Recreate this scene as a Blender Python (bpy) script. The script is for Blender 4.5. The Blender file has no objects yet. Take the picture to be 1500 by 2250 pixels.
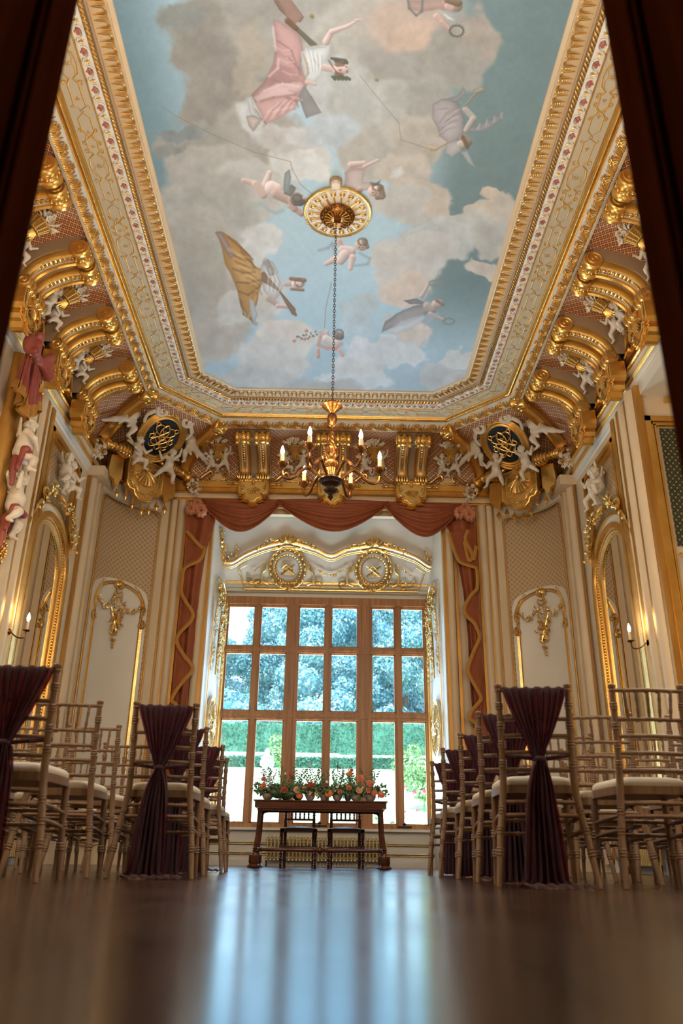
import bpy, math, random
import numpy as np
from mathutils import Vector, Matrix, noise as mnoise

# ------------------------------------------------------------------ camera, world, lights, exposure
S = bpy.context.scene
COL = S.collection
PI = math.pi
CF, CP, CY, CR, CH = 1783.9, 0.40491, 0.0123993, 0.0143232, 0.107   # focal (px at 1500x2250), pitch, yaw, roll, height
def _axes():
    f = np.array([math.sin(CY)*math.cos(CP), math.cos(CY)*math.cos(CP), math.sin(CP)])
    r = np.array([math.cos(CY), -math.sin(CY), 0.0]); u = np.cross(r, f)
    return math.cos(CR)*r+math.sin(CR)*u, -math.sin(CR)*r+math.cos(CR)*u, f
AX, AU, AF = _axes()
cam = bpy.data.cameras.new('camera'); camo = bpy.data.objects.new('camera', cam); COL.objects.link(camo)
m = Matrix.Identity(4)
for i in range(3):
    m[i][0] = AX[i]; m[i][1] = AU[i]; m[i][2] = -AF[i]
m[2][3] = CH
camo.matrix_world = m
cam.sensor_fit = 'VERTICAL'; cam.sensor_height = 36.0; cam.lens = CF/2250*36
cam.clip_start = 0.02; cam.clip_end = 400
cam.dof.use_dof = True; cam.dof.focus_distance = 10.5; cam.dof.aperture_fstop = 2.6
S.camera = camo
def ray(x, y): return (x-750)/CF*AX-(y-1125)/CF*AU+AF
def onY(x, y, Y):
    d = ray(x, y); t = Y/d[1]; return (d[0]*t, Y, CH+d[2]*t)
def onZ(x, y, z):
    d = ray(x, y); t = (z-CH)/d[2]; return (d[0]*t, d[1]*t, z)
def onX(x, y, X):
    d = ray(x, y); t = X/d[0]; return (X, d[1]*t, CH+d[2]*t)

S.view_settings.view_transform = 'Standard'; S.view_settings.look = 'None'
S.view_settings.gamma = 1.0; S.view_settings.use_curve_mapping = False
S.view_settings.exposure = 0.40
S.cycles.max_bounces = 7; S.cycles.diffuse_bounces = 4; S.cycles.glossy_bounces = 4
S.cycles.transmission_bounces = 6; S.cycles.transparent_max_bounces = 12
S.cycles.sample_clamp_indirect = 4.0; S.cycles.caustics_reflective = False; S.cycles.caustics_refractive = False
S.cycles.use_denoising = True

W = bpy.data.worlds.new('sky'); S.world = W; W.use_nodes = True
nt = W.node_tree; bg = nt.nodes['Background']
sky = nt.nodes.new('ShaderNodeTexSky'); sky.sky_type = 'HOSEK_WILKIE'; sky.turbidity = 6.0
sky.sun_direction = (0.5, -0.35, 0.75)
mx = nt.nodes.new('ShaderNodeMix'); mx.data_type = 'RGBA'; mx.inputs[0].default_value = 0.6
nt.links.new(sky.outputs[0], mx.inputs[6]); mx.inputs[7].default_value = (0.62, 0.82, 1.0, 1)
nt.links.new(mx.outputs[2], bg.inputs[0]); bg.inputs[1].default_value = 3.2

def light(name, typ, loc, power, color, **k):
    d = bpy.data.lights.new(name, typ); d.energy = power; d.color = color
    for a, b in k.items():
        if a != 'rot': setattr(d, a, b)
    o = bpy.data.objects.new(name, d); o.location = loc; COL.objects.link(o)
    if 'rot' in k: o.rotation_euler = k['rot']
    return o
light('sunlight', 'SUN', (5, -3, 30), 5.0, (1.0, 0.95, 0.86), angle=0.03, rot=(math.radians(38), 0, math.radians(-25)))
# area lamp added just outside the great window to stand in for its daylight
light('window_daylight_lamp', 'AREA', (-0.07, 14.7, 2.6), 80, (0.32, 0.60, 1.0), shape='RECTANGLE', size=3.3, size_y=3.8, rot=(math.radians(-90), 0, 0))
light('lawn_bounce_fill_lamp', 'AREA', (-0.07, 15.3, 0.25), 720, (0.86, 0.94, 1.0), shape='RECTANGLE', size=4.0, size_y=1.6, rot=(math.radians(-148), 0, 0))  # second lamp added low outside to brighten the bay, imitating light off the lawn
# fill lamps added to light the near half of the room; no fixtures there
light('near_fill_lamp', 'POINT', (0.0, 4.0, 4.3), 170, (1.0, 0.94, 0.85), shadow_soft_size=0.45)
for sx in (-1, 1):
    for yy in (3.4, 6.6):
        light('sconce_and_fill_glow', 'POINT', (sx*3.0, yy, 2.9), 42, (1.0, 0.80, 0.56), shadow_soft_size=0.3)

# ------------------------------------------------------------------ helpers
def link(o, parent=None):
    COL.objects.link(o)
    if parent is not None: o.parent = parent
    return o
def tag(o, label=None, cat=None, group=None, kind=None):
    if label: o['label'] = label
    if cat: o['category'] = cat
    if group: o['group'] = group
    if kind: o['kind'] = kind
    return o
def empty(name, label=None, cat=None, loc=(0, 0, 0), rz=0.0, group=None, parent=None):
    o = bpy.data.objects.new(name, None); o.empty_display_size = 0.1
    o.location = loc; o.rotation_euler = (0, 0, rz); link(o, parent)
    return tag(o, label, cat, group)
def kids(o): return list(o.children)
def copy_tree(o, parent=None):
    c = o.copy(); COL.objects.link(c); c.parent = parent
    for ch in kids(o): copy_tree(ch, c)
    return c
def place(o, loc, rz=None, label=None, group=None):
    o.location = loc
    if rz is not None: o.rotation_euler = (0, 0, rz)
    if label: o['label'] = label
    if group: o['group'] = group
    return o

class MB:
    """collects shapes and links them as one mesh object"""
    def __init__(s): s.v = []; s.f = []; s.n = 0; s.uv = None
    def add(s, v, f):
        v = np.asarray(v, float).reshape(-1, 3); s.v.append(v)
        s.f += [tuple(int(i)+s.n for i in q) for q in f]; s.n += len(v); return s
    def box(s, c, d, rot=None):
        x, y, z = [q/2 for q in d]
        v = np.array([(a, b, e) for a in (-x, x) for b in (-y, y) for e in (-z, z)])
        if rot is not None: v = v @ np.array(rot).T
        s.add(v+np.array(c), [(0, 1, 3, 2), (4, 6, 7, 5), (0, 4, 5, 1), (2, 3, 7, 6), (0, 2, 6, 4), (1, 5, 7, 3)]); return s
    def bbox(s, a, b):
        return s.box([(a[i]+b[i])/2 for i in range(3)], [abs(b[i]-a[i]) for i in range(3)])
    def grid(s, P, closeu=False, closev=False):
        P = np.asarray(P, float); nu, nv = P.shape[:2]
        f = []
        for i in range(nu if closeu else nu-1):
            for j in range(nv if closev else nv-1):
                i2 = (i+1) % nu; j2 = (j+1) % nv
                f.append((i*nv+j, i2*nv+j, i2*nv+j2, i*nv+j2))
        s.add(P.reshape(-1, 3), f); return s
    def tube(s, pts, r, n=8, cap=True, closed=False, flat=1.0):
        pts = np.asarray(pts, float); m_ = len(pts)
        rr = np.full(m_, r) if np.isscalar(r) else np.asarray(r, float)
        if closed: T = np.roll(pts, -1, 0)-np.roll(pts, 1, 0)
        else: T = np.gradient(pts, axis=0)
        T /= np.linalg.norm(T, axis=1)[:, None]+1e-12
        up = np.array([0, 0, 1.0]) if abs(T[0][2]) < 0.9 else np.array([1.0, 0, 0])
        N = np.zeros_like(pts); nrm = np.cross(T[0], up); nrm /= np.linalg.norm(nrm)
        for i in range(m_):
            nrm = nrm-T[i]*np.dot(nrm, T[i]); nrm /= np.linalg.norm(nrm)+1e-12; N[i] = nrm
        B = np.cross(T, N)
        a = np.linspace(0, 2*PI, n, endpoint=False)
        P = pts[:, None, :]+rr[:, None, None]*(np.cos(a)[None, :, None]*N[:, None, :]+flat*np.sin(a)[None, :, None]*B[:, None, :])
        s.grid(P, closeu=closed, closev=True)
        if cap and not closed:
            b = s.n-m_*n
            s.f.append(tuple(b+i for i in range(n))[::-1]); s.f.append(tuple(b+(m_-1)*n+i for i in range(n)))
        return s
    def lathe(s, prof, c=(0, 0, 0), n=16, axis='z', ribs=0, amp=0.0, cap=True):
        a = np.linspace(0, 2*PI, n, endpoint=False); P = []
        for r, z in prof:
            rr = r*(1+amp*np.cos(ribs*a)) if ribs else np.full(n, r)
            x, y, zz = rr*np.cos(a), rr*np.sin(a), np.full(n, z)
            q = {'z': (x, y, zz), 'x': (zz, x, y), 'y': (x, zz, y)}[axis]
            P.append(np.stack(q, 1))
        P = np.array(P)+np.array(c); s.grid(P, closev=True)
        if cap:
            b = s.n-len(prof)*n
            s.f.append(tuple(b+i for i in range(n))[::-1]); s.f.append(tuple(s.n-n+i for i in range(n)))
        return s
    def ball(s, c, r, n=8, m_=6, rot=None):
        r = np.array([r, r, r]) if np.isscalar(r) else np.array(r)
        th = np.linspace(0.12, PI-0.12, m_); a = np.linspace(0, 2*PI, n, endpoint=False)
        P = np.stack([np.sin(th)[:, None]*np.cos(a), np.sin(th)[:, None]*np.sin(a), np.cos(th)[:, None]*np.ones(n)], 2)*r
        if rot is not None: P = P @ np.array(rot).T
        s.grid(P+np.array(c), closev=True)
        b = s.n-m_*n
        s.f.append(tuple(b+i for i in range(n))); s.f.append(tuple(s.n-n+i for i in range(n))[::-1])
        return s
    def prism(s, poly, y0, y1, inner=None):
        """polygon in local x,z extruded from y0 to y1"""
        n = len(poly); v = [(x, y0, z) for x, z in poly]+[(x, y1, z) for x, z in poly]
        f = [tuple(range(n)), tuple(range(2*n-1, n-1, -1))]+[(i, i+n, (i+1) % n+n, (i+1) % n) for i in range(n)]
        s.add(v, f); return s
    def ring(s, outer, inner, y0, y1):
        """flat band between two same-length outlines in x,z"""
        n = len(outer)
        P = np.array([[(x, y1, z) for x, z in outer], [(x, y0, z) for x, z in outer], [(x, y0, z) for x, z in inner], [(x, y1, z) for x, z in inner]])
        s.grid(P, closeu=True, closev=True); return s
    def merge(s, o, M=None):
        v = np.concatenate(o.v) if o.v else np.zeros((0, 3))
        if M is not None:
            M = np.array(M); v = v @ M[:3, :3].T+M[:3, 3]
        s.add(v, o.f); return s
    def build(s, name, mat, parent=None, smooth=True, uv=None, angle=40):
        me = bpy.data.meshes.new(name)
        V = np.concatenate(s.v) if s.v else np.zeros((0, 3))
        me.from_pydata(V.tolist(), [], s.f); me.update()
        if mat is not None: me.materials.append(mat)
        if smooth and len(me.polygons):
            me.polygons.foreach_set('use_smooth', [True]*len(me.polygons))
            if angle < 180:
                try: me.set_sharp_from_angle(angle=math.radians(angle))
                except Exception: pass
        if uv is not None:
            l = me.uv_layers.new(name='UVMap'); idx = np.zeros(len(me.loops), dtype=np.int32)
            me.loops.foreach_get('vertex_index', idx); l.data.foreach_set('uv', np.asarray(uv, float)[idx].ravel())
        o = bpy.data.objects.new(name, me); return link(o, parent)

def rot(ax, a):
    c, s_ = math.cos(a), math.sin(a)
    return np.array({'x': [[1, 0, 0], [0, c, -s_], [0, s_, c]], 'y': [[c, 0, s_], [0, 1, 0], [-s_, 0, c]], 'z': [[c, -s_, 0], [s_, c, 0], [0, 0, 1]]}[ax])
def TM(loc=(0, 0, 0), R=None, sc=1.0):
    M = np.eye(4); M[:3, :3] = (np.eye(3) if R is None else np.array(R))*sc; M[:3, 3] = loc; return M
def spline(pts, n=8):
    """Catmull-Rom through points"""
    p = np.asarray(pts, float); p = np.vstack([2*p[0]-p[1], p, 2*p[-1]-p[-2]]); out = []
    for i in range(1, len(p)-2):
        for t in np.linspace(0, 1, n, endpoint=False):
            out.append(0.5*((2*p[i])+(-p[i-1]+p[i+1])*t+(2*p[i-1]-5*p[i]+4*p[i+1]-p[i+2])*t*t+(-p[i-1]+3*p[i]-3*p[i+1]+p[i+2])*t**3))
    out.append(p[-2]); return np.array(out)

# ------------------------------------------------------------------ materials
def N(nt, typ, **k):
    n = nt.nodes.new('ShaderNode'+typ)
    for a, b in k.items(): setattr(n, a, b)
    return n
def new_mat(name):
    m_ = bpy.data.materials.new(name); m_.use_nodes = True
    t = m_.node_tree; return m_, t, t.nodes['Principled BSDF']
def math_(t, op, a, b=None, c=None, clamp=False):
    n = N(t, 'Math', operation=op); n.use_clamp = clamp
    for i, q in enumerate((a, b, c)):
        if q is None: continue
        if isinstance(q, (int, float)): n.inputs[i].default_value = q
        else: t.links.new(q, n.inputs[i])
    return n.outputs[0]
def mix(t, fac, a, b):
    n = N(t, 'Mix', data_type='RGBA')
    for i, q in ((0, fac), (6, a), (7, b)):
        if isinstance(q, (int, float)): n.inputs[i].default_value = q
        elif isinstance(q, tuple): n.inputs[i].default_value = (*q[:3], 1)
        else: t.links.new(q, n.inputs[i])
    return n.outputs[2]
def noise_tex(t, scale, detail=3, coord='Object', rough=0.5, stretch=None):
    tc = N(t, 'TexCoord'); n = N(t, 'TexNoise'); n.inputs['Scale'].default_value = scale
    n.inputs['Detail'].default_value = detail; n.inputs['Roughness'].default_value = rough
    if stretch:
        mp = N(t, 'Mapping'); mp.inputs['Scale'].default_value = stretch
        t.links.new(tc.outputs[coord], mp.inputs[0]); t.links.new(mp.outputs[0], n.inputs[0])
    else: t.links.new(tc.outputs[coord], n.inputs[0])
    return n.outputs[0]
def ramp(t, fac, stops):
    r = N(t, 'ValToRGB'); e = r.color_ramp.elements
    while len(e) < len(stops): e.new(0.5)
    for q, (p, c) in zip(e, stops): q.position = p; q.color = (*c, 1)
    t.links.new(fac, r.inputs[0]); return r.outputs[0]
def bump(t, b, h, strength=0.3, dist=0.01):
    n = N(t, 'Bump'); n.inputs['Strength'].default_value = strength; n.inputs['Distance'].default_value = dist
    t.links.new(h, n.inputs['Height']); t.links.new(n.outputs[0], b.inputs['Normal'])
def simple(name, col, rough=0.5, metal=0.0, col2=None, nscale=8, bmp=0.0, bscale=30, stretch=None, spec=None, sheen=0):
    m_, t, b = new_mat(name)
    b.inputs['Roughness'].default_value = rough; b.inputs['Metallic'].default_value = metal
    if spec is not None: b.inputs['Specular IOR Level'].default_value = spec
    if sheen: b.inputs['Sheen Weight'].default_value = sheen
    if col2 is not None:
        f = noise_tex(t, nscale, 4, stretch=stretch); t.links.new(ramp(t, f, [(0.3, col), (0.7, col2)]), b.inputs['Base Color'])
    else: b.inputs['Base Color'].default_value = (*col, 1)
    if bmp: bump(t, b, noise_tex(t, bscale, 4), bmp)
    return m_
GOLD = simple('gilding', (0.82, 0.51, 0.15), 0.30, 0.85, (0.70, 0.39, 0.09), 5, 0.25, 40)
GOLD_DK = simple('old_gilding', (0.46, 0.22, 0.045), 0.42, 0.8, (0.62, 0.34, 0.09), 7, 0.3, 60, stretch=(1, 1, 0.15))
GOLD_BR = simple('bright_gilding', (0.88, 0.60, 0.22), 0.26, 0.85, (0.78, 0.48, 0.14), 9, 0.3, 50)
CREAM = simple('cream_paint', (0.76, 0.61, 0.42), 0.45, 0, (0.70, 0.55, 0.37), 2.0)
CREAM_W = simple('white_paint', (0.80, 0.76, 0.69), 0.42, 0, (0.76, 0.72, 0.64), 2.0)
TAUPE = simple('taupe_paint', (0.42, 0.29, 0.18), 0.5, 0, (0.35, 0.235, 0.14), 2.0)
PLASTER = simple('ivory_plaster', (0.78, 0.70, 0.60), 0.42, 0, (0.68, 0.58, 0.46), 9, 0.15, 30)
PINK = simple('rose_gesso', (0.34, 0.075, 0.055), 0.45, 0, (0.52, 0.22, 0.16), 30)
STRAPG = simple('gilt_paint', (0.62, 0.35, 0.08), 0.45, 0.4)
BLACKG = simple('black_ground', (0.012, 0.014, 0.018), 0.25)

def wood(name, c1, c2, rough=0.4, axis=(1, 1, 0.08), scale=22, bmp=0.15, spec=0.5):
    m_, t, b = new_mat(name)
    f = noise_tex(t, scale, 6, stretch=axis, rough=0.65)
    t.links.new(ramp(t, f, [(0.28, c1), (0.72, c2)]), b.inputs['Base Color'])
    b.inputs['Roughness'].default_value = rough; b.inputs['Specular IOR Level'].default_value = spec
    bump(t, b, f, bmp, 0.004); return m_
OAK = wood('varnished_pine', (0.28, 0.11, 0.038), (0.56, 0.27, 0.11), 0.35, (1, 1, 0.06), 16)
MAHOG = wood('dark_mahogany', (0.045, 0.013, 0.007), (0.15, 0.042, 0.018), 0.25, (0.1, 1, 1), 14)
DOORW = wood('door_mahogany', (0.030, 0.006, 0.002), (0.075, 0.018, 0.005), 0.75, (1, 1, 0.06), 9, spec=0.0)
LIME = wood('limewashed_beech', (0.17, 0.092, 0.046), (0.31, 0.19, 0.108), 0.42, (1, 1, 0.10), 30)
# lattice patterns that follow a UV map in metres
def lattice(name, ground, ground2, line, pitch, lw, dot, rough=0.5, metal_line=0.0, kind='cove'):
    m_, t, b = new_mat(name)
    uv = N(t, 'UVMap'); sp = N(t, 'SeparateXYZ'); t.links.new(uv.outputs[0], sp.inputs[0])
    u, v = sp.outputs[0], sp.outputs[1]
    p = math_(t, 'ADD', u, v); q = math_(t, 'SUBTRACT', u, v)
    def tri(x, per):   # distance to nearest line 0..0.5
        f = math_(t, 'FRACT', math_(t, 'MULTIPLY', x, 1.0/per)); return math_(t, 'ABSOLUTE', math_(t, 'SUBTRACT', f, 0.5))
    a = tri(p, pitch); c = tri(q, pitch)
    la = math_(t, 'GREATER_THAN', math_(t, 'MAXIMUM', a, c), 0.5-lw)
    d = math_(t, 'ADD', math_(t, 'POWER', a, 2.0), math_(t, 'POWER', c, 2.0))
    if kind == 'cove':
        dd = math_(t, 'LESS_THAN', d, dot*dot); mask = math_(t, 'MAXIMUM', la, dd)
        colr = mix(t, mask, mix(t, math_(t, 'LESS_THAN', d, 0.10), ground, ground2), line)
    elif kind == 'damask':
        l2 = math_(t, 'LESS_THAN', math_(t, 'ABSOLUTE', math_(t, 'SUBTRACT', math_(t, 'MAXIMUM', a, c), 0.34)), 0.022)
        four = math_(t, 'LESS_THAN', math_(t, 'ADD', math_(t, 'MULTIPLY', a, c), math_(t, 'MULTIPLY', d, 0.12)), 0.014)
        inside = math_(t, 'MULTIPLY', four, math_(t, 'LESS_THAN', math_(t, 'MAXIMUM', a, c), 0.27))
        mask = math_(t, 'MAXIMUM', math_(t, 'MAXIMUM', la, l2), inside)
        colr = mix(t, mask, ground, line); colr = mix(t, inside, colr, ground2)
    else:
        fl = math_(t, 'LESS_THAN', math_(t, 'ADD', math_(t, 'MULTIPLY', a, c), math_(t, 'MULTIPLY', d, 0.10)), 0.018)
        mask = math_(t, 'MAXIMUM', fl, math_(t, 'MULTIPLY', la, 0.35))
        colr = mix(t, mask, ground, line)
    t.links.new(colr, b.inputs['Base Color']); b.inputs['Roughness'].default_value = rough
    if metal_line: t.links.new(math_(t, 'MULTIPLY', mask, metal_line), b.inputs['Metallic'])
    bump(t, b, mask, 0.25, 0.004); return m_
COVE = lattice('terracotta_lattice', (0.25, 0.060, 0.022), (0.34, 0.105, 0.045), (0.90, 0.66, 0.38), 0.094, 0.075, 0.12, 0.42, 0.25)
DAMASK = lattice('straw_damask', (0.50, 0.35, 0.20), (0.33, 0.20, 0.09), (0.62, 0.47, 0.30), 0.088, 0.050, 0.1, 0.6, 0.0, 'damask')
GREENP = lattice('green_gold_lattice', (0.010, 0.024, 0.020), (0.2, 0.2, 0.1), (0.45, 0.36, 0.14), 0.085, 0.03, 0.1, 0.4, 0.3, 'green')

def cloth(name, c1, c2, rough=0.7, sheen=0.5, bscale=300):
    m_, t, b = new_mat(name)
    t.links.new(ramp(t, noise_tex(t, 5, 3), [(0.3, c1), (0.7, c2)]), b.inputs['Base Color'])
    b.inputs['Roughness'].default_value = rough; b.inputs['Sheen Weight'].default_value = sheen
    b.inputs['Sheen Roughness'].default_value = 0.4
    bump(t, b, noise_tex(t, bscale, 2), 0.15, 0.002); return m_
RUST = cloth('rust_velvet', (0.27, 0.062, 0.018), (0.33, 0.085, 0.026), 0.6, 0.12)
ROSEC = cloth('rose_satin', (0.56, 0.21, 0.105), (0.62, 0.26, 0.14), 0.4, 0.2)
REDC = cloth('painted_red_drape', (0.24, 0.035, 0.026), (0.34, 0.085, 0.062), 0.45, 0.1)
BRAID = simple('gold_braid', (0.50, 0.25, 0.05), 0.5, 0.35, (0.40, 0.18, 0.03), 60, 0.4, 200)
CUSH = simple('ivory_seat_fabric', (0.74, 0.68, 0.58), 0.8, 0, (0.68, 0.62, 0.52), 40, 0.1, 300)
LEATHER = simple('black_leather', (0.02, 0.018, 0.018), 0.35)
BRONZE = simple('antique_bronze', (0.13, 0.052, 0.016), 0.26, 0.9, (0.30, 0.14, 0.045), 14, 0.2, 60)
IRON = simple('blackened_metal', (0.045, 0.025, 0.016), 0.4, 0.7)
# ------------------------------------------------------------------ room shell
WX, YC, XCC, RC = 3.95, 12.25, 2.95, 1.0      # side wall plane, corner arc centres, corner radius
YB = YC+RC                                     # back wall plane 13.25
YN = 1.35                                      # entrance wall
XB = -0.07                                     # axis of the window bay
NA = 16
def wallpath(o, y0=YN, y1=None):
    """left wall -> corner arc -> back wall -> corner arc -> right wall, moved o into the room"""
    p = [(-WX+o, y0)]+[(-WX+o, y) for y in np.linspace(y0, YC, 8)[1:-1]]
    for a in np.linspace(PI, PI/2, NA+1): p.append((-XCC+(RC-o)*math.cos(a), YC+(RC-o)*math.sin(a)))
    p += [(x, YB-o) for x in np.linspace(-XCC, XCC, 8)[1:-1]]
    for a in np.linspace(PI/2, 0, NA+1): p.append((XCC+(RC-o)*math.cos(a), YC+(RC-o)*math.sin(a)))
    p += [(WX-o, y) for y in np.linspace(YC, y0, 8)[1:]]
    return np.array(p)
def cornpath(o, y0=YN):
    """octagonal-ended cornice outline at distance o from the walls, same point count as wallpath"""
    s = 14.0-(o-1.15)*1.40; xs = WX-o; yb = YB-o
    c1 = (-xs, s-xs); c2 = (-(s-yb), yb)
    p = [(-xs, y0)]+[(-xs, y) for y in np.linspace(y0, c1[1], 8)[1:-1]]
    p += [(c1[0]+(c2[0]-c1[0])*t, c1[1]+(c2[1]-c1[1])*t) for t in np.linspace(0, 1, NA+1)]
    p += [(x, yb) for x in np.linspace(c2[0], -c2[0], 8)[1:-1]]
    q = [(-x, y) for x, y in p[:8+NA]][::-1]
    return np.array(p+q)
def at_z(p, z): return np.column_stack([p, np.full(len(p), z)])
def sweep(pathf, prof, **k):
    mb = MB(); mb.grid(np.array([at_z(pathf(o, **k), z) for o, z in prof])); return mb
def arclen(p): return np.concatenate([[0], np.cumsum(np.linalg.norm(np.diff(p, axis=0), axis=1))])
def struct(name, mb, mat, **k): return tag(mb.build(name, mat, **k), kind='structure')

# floor: long polished boards
m_, t, b = new_mat('polished_boards')
tc = N(t, 'TexCoord'); mp = N(t, 'Mapping'); mp.inputs['Rotation'].default_value = (0, 0, PI/2)
t.links.new(tc.outputs['Object'], mp.inputs[0])
br = N(t, 'TexBrick'); br.offset = 0.37; br.inputs['Scale'].default_value = 1.0
for a_, v_ in (('Brick Width', 2.6), ('Row Height', 0.235), ('Mortar Size', 0.004), ('Mortar Smooth', 0.2), ('Bias', 0.0)): br.inputs[a_].default_value = v_
br.inputs['Color1'].default_value = (0.30, 0.30, 0.30, 1); br.inputs['Color2'].default_value = (0.7, 0.7, 0.7, 1); br.inputs['Mortar'].default_value = (0, 0, 0, 1)
t.links.new(mp.outputs[0], br.inputs[0])
gr = noise_tex(t, 6, 8, stretch=(5, 0.35, 1), rough=0.6)
wn = noise_tex(t, 0.9, 4)
basec = ramp(t, math_(t, 'ADD', math_(t, 'MULTIPLY', gr, 0.6), math_(t, 'MULTIPLY', br.outputs[0], 0.4)), [(0.2, (0.026, 0.013, 0.008)), (0.75, (0.082, 0.042, 0.025))])
t.links.new(mix(t, br.outputs['Fac'], basec, (0.012, 0.007, 0.005)), b.inputs['Base Color'])
t.links.new(math_(t, 'ADD', math_(t, 'MULTIPLY', wn, 0.22), 0.10), b.inputs['Roughness'])
b.inputs['Specular IOR Level'].default_value = 0.30
bump(t, b, math_(t, 'SUBTRACT', math_(t, 'MULTIPLY', gr, 0.25), br.outputs['Fac']), 0.12, 0.003)
FLOORM = m_
mb = MB(); mb.bbox((-6.2, -2.6, -0.1), (6.2, 14.62, 0.0)); struct('floor', mb, FLOORM, smooth=False)

# side and back walls ------------------------------------------------
def wallgrid(pts, z0, z1, o=0.0):
    mb = MB(); mb.grid(np.array([at_z(np.array(pts), z) for z in (z0, z1)])); return mb
wp = wallpath(0.0)
n1 = 8+NA   # end of left corner arc
struct('wall_left', wallgrid(list(wp[:8]), 0, 6.35), CREAM)
XC2, YC2, RC2 = 2.86, 12.19, 0.95     # the curved corner panelling stands a little proud of the walls
for s_, nm in ((-1, 'left'), (1, 'right')):
    pth = [(s_*WX, YC2-0.02), (s_*(XC2+RC2), YC2-0.02)]+[(s_*(XC2+RC2*math.cos(a)), YC2+RC2*math.sin(a)) for a in np.linspace(0, PI/2, NA+1)]+[(s_*XC2, YB)]
    struct('wall_corner_'+nm, wallgrid(pth, 0, 6.0), CREAM)
# right wall: pier from the corner to the recess, then the near part
mb = MB(); mb.bbox((WX, 9.0, 0), (WX+0.35, YC, 6.35)); struct('wall_right', mb, CREAM, smooth=False)
mb = MB(); mb.bbox((WX, YN, 0), (WX+0.35, 5.2, 6.35)); mb.bbox((WX-0.02, 5.2, 5.66), (WX+0.62, 9.0, 6.35)); struct('wall_right_near', mb, CREAM_W, smooth=False)
# recess beyond the opening in the right wall
mb = MB(); mb.bbox((WX+0.35, 9.0, 0), (6.2, 9.2, 6.35)); mb.bbox((6.1, 5.2, 0), (6.2, 9.2, 6.35)); mb.bbox((WX+0.35, 5.1, 0), (6.2, 5.2, 6.35)); struct('wall_recess', mb, CREAM, smooth=False)
mb = MB(); mb.bbox((WX+0.3, 5.1, 6.35), (6.2, 9.2, 6.45)); struct('ceiling_recess', mb, CREAM_W, smooth=False)
# back wall with the bay opening
BL, BR = XB-1.99, XB+1.99
mb = MB()
mb.bbox((-XCC-0.02, YB, 0), (BL, YB+0.12, 6.35)); mb.bbox((BR, YB, 0), (XCC+0.02, YB+0.12, 6.35)); mb.bbox((BL, YB, 5.72), (BR, YB+0.12, 6.35))
struct('wall_back', mb, CREAM, smooth=False)
# entrance wall, opening behind the open doors
mb = MB(); mb.bbox((-WX-0.1, YN-0.2, 0), (-1.05, YN, 7.2)); mb.bbox((1.05, YN-0.2, 0), (WX+0.5, YN, 7.2)); mb.bbox((-1.05, YN-0.2, 5.4), (1.05, YN, 7.2))
struct('wall_entrance', mb, CREAM, smooth=False)
mb = MB(); mb.bbox((-2.6, -2.5, 0), (-2.5, YN-0.2, 5.5)); mb.bbox((2.5, -2.5, 0), (2.6, YN-0.2, 5.5)); mb.bbox((-2.6, -2.6, 0), (2.6, -2.5, 5.5)); mb.bbox((-2.6, -2.6, 5.5), (2.6, YN-0.2, 5.6))
struct('wall_hall_light_block', mb, TAUPE, smooth=False)  # unseen box added behind the camera to keep sky light off the doors

# entablature under the cove ------------------------------------------
struct('trim_1', sweep(wallpath, [(0.0, 6.30), (0.12, 6.29), (0.12, 6.18), (0.07, 6.175)]), GOLD)
struct('trim_2', sweep(wallpath, [(0.07, 6.175), (0.07, 6.115), (0.10, 6.10)]), GOLD_DK)
struct('trim_3', sweep(wallpath, [(0.10, 6.10), (0.125, 6.09), (0.13, 6.075), (0.12, 6.062), (0.09, 6.055)]), GOLD_BR)
struct('trim_4', sweep(wallpath, [(0.09, 6.055), (0.06, 6.03), (0.05, 6.0), (0.05, 5.985)]), CREAM)
struct('trim_5', sweep(wallpath, [(0.05, 5.985), (0.075, 5.98), (0.08, 5.965), (0.06, 5.955), (0.065, 5.945), (0.05, 5.93), (0.0, 5.93)]), GOLD)
# wide cream band with gilt edge that the side walls and corners carry below the entablature
def sidepath_l(o): return wallpath(o)[:n1]
def sidepath_r(o): return wallpath(o)[-n1:]
for k, f in enumerate((sidepath_l, sidepath_r)):
    struct('trim_%d' % (6+2*k), sweep(f, [(0.0, 5.93), (0.05, 5.925), (0.045, 5.88), (0.025, 5.86), (0.022, 5.82), (0.0, 5.80)]), CREAM_W)

# cove -----------------------------------------------------------------
A = wallpath(0.02); B = cornpath(0.99); zc0, zc1 = 6.29, 6.94
NT = 14
ts = np.linspace(0, PI/2, NT+1)
P = np.array([np.column_stack([A+(B-A)*(1-math.cos(t_)), np.full(len(A), zc0+(zc1-zc0)*math.sin(t_))]) for t_ in ts])
P2 = np.array([at_z(A, 6.20)]+list(P)); 
# subdivide between the stations for a clean UV
mb = MB(); mb.grid(P)
al = arclen((A+B)/2); us = np.tile(al, (NT+1, 1)); vs = np.concatenate([[0], np.cumsum(np.linalg.norm(np.diff(P[:, 30], axis=0), axis=1))])
uv = np.stack([us, np.tile(vs[:, None], (1, len(A)))], 2).reshape(-1, 2)
struct('wall_cove', mb, COVE, uv=uv)

STRAW = simple('straw_ground', (0.66, 0.50, 0.30), 0.45, 0.1, (0.58, 0.42, 0.24), 3)
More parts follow.
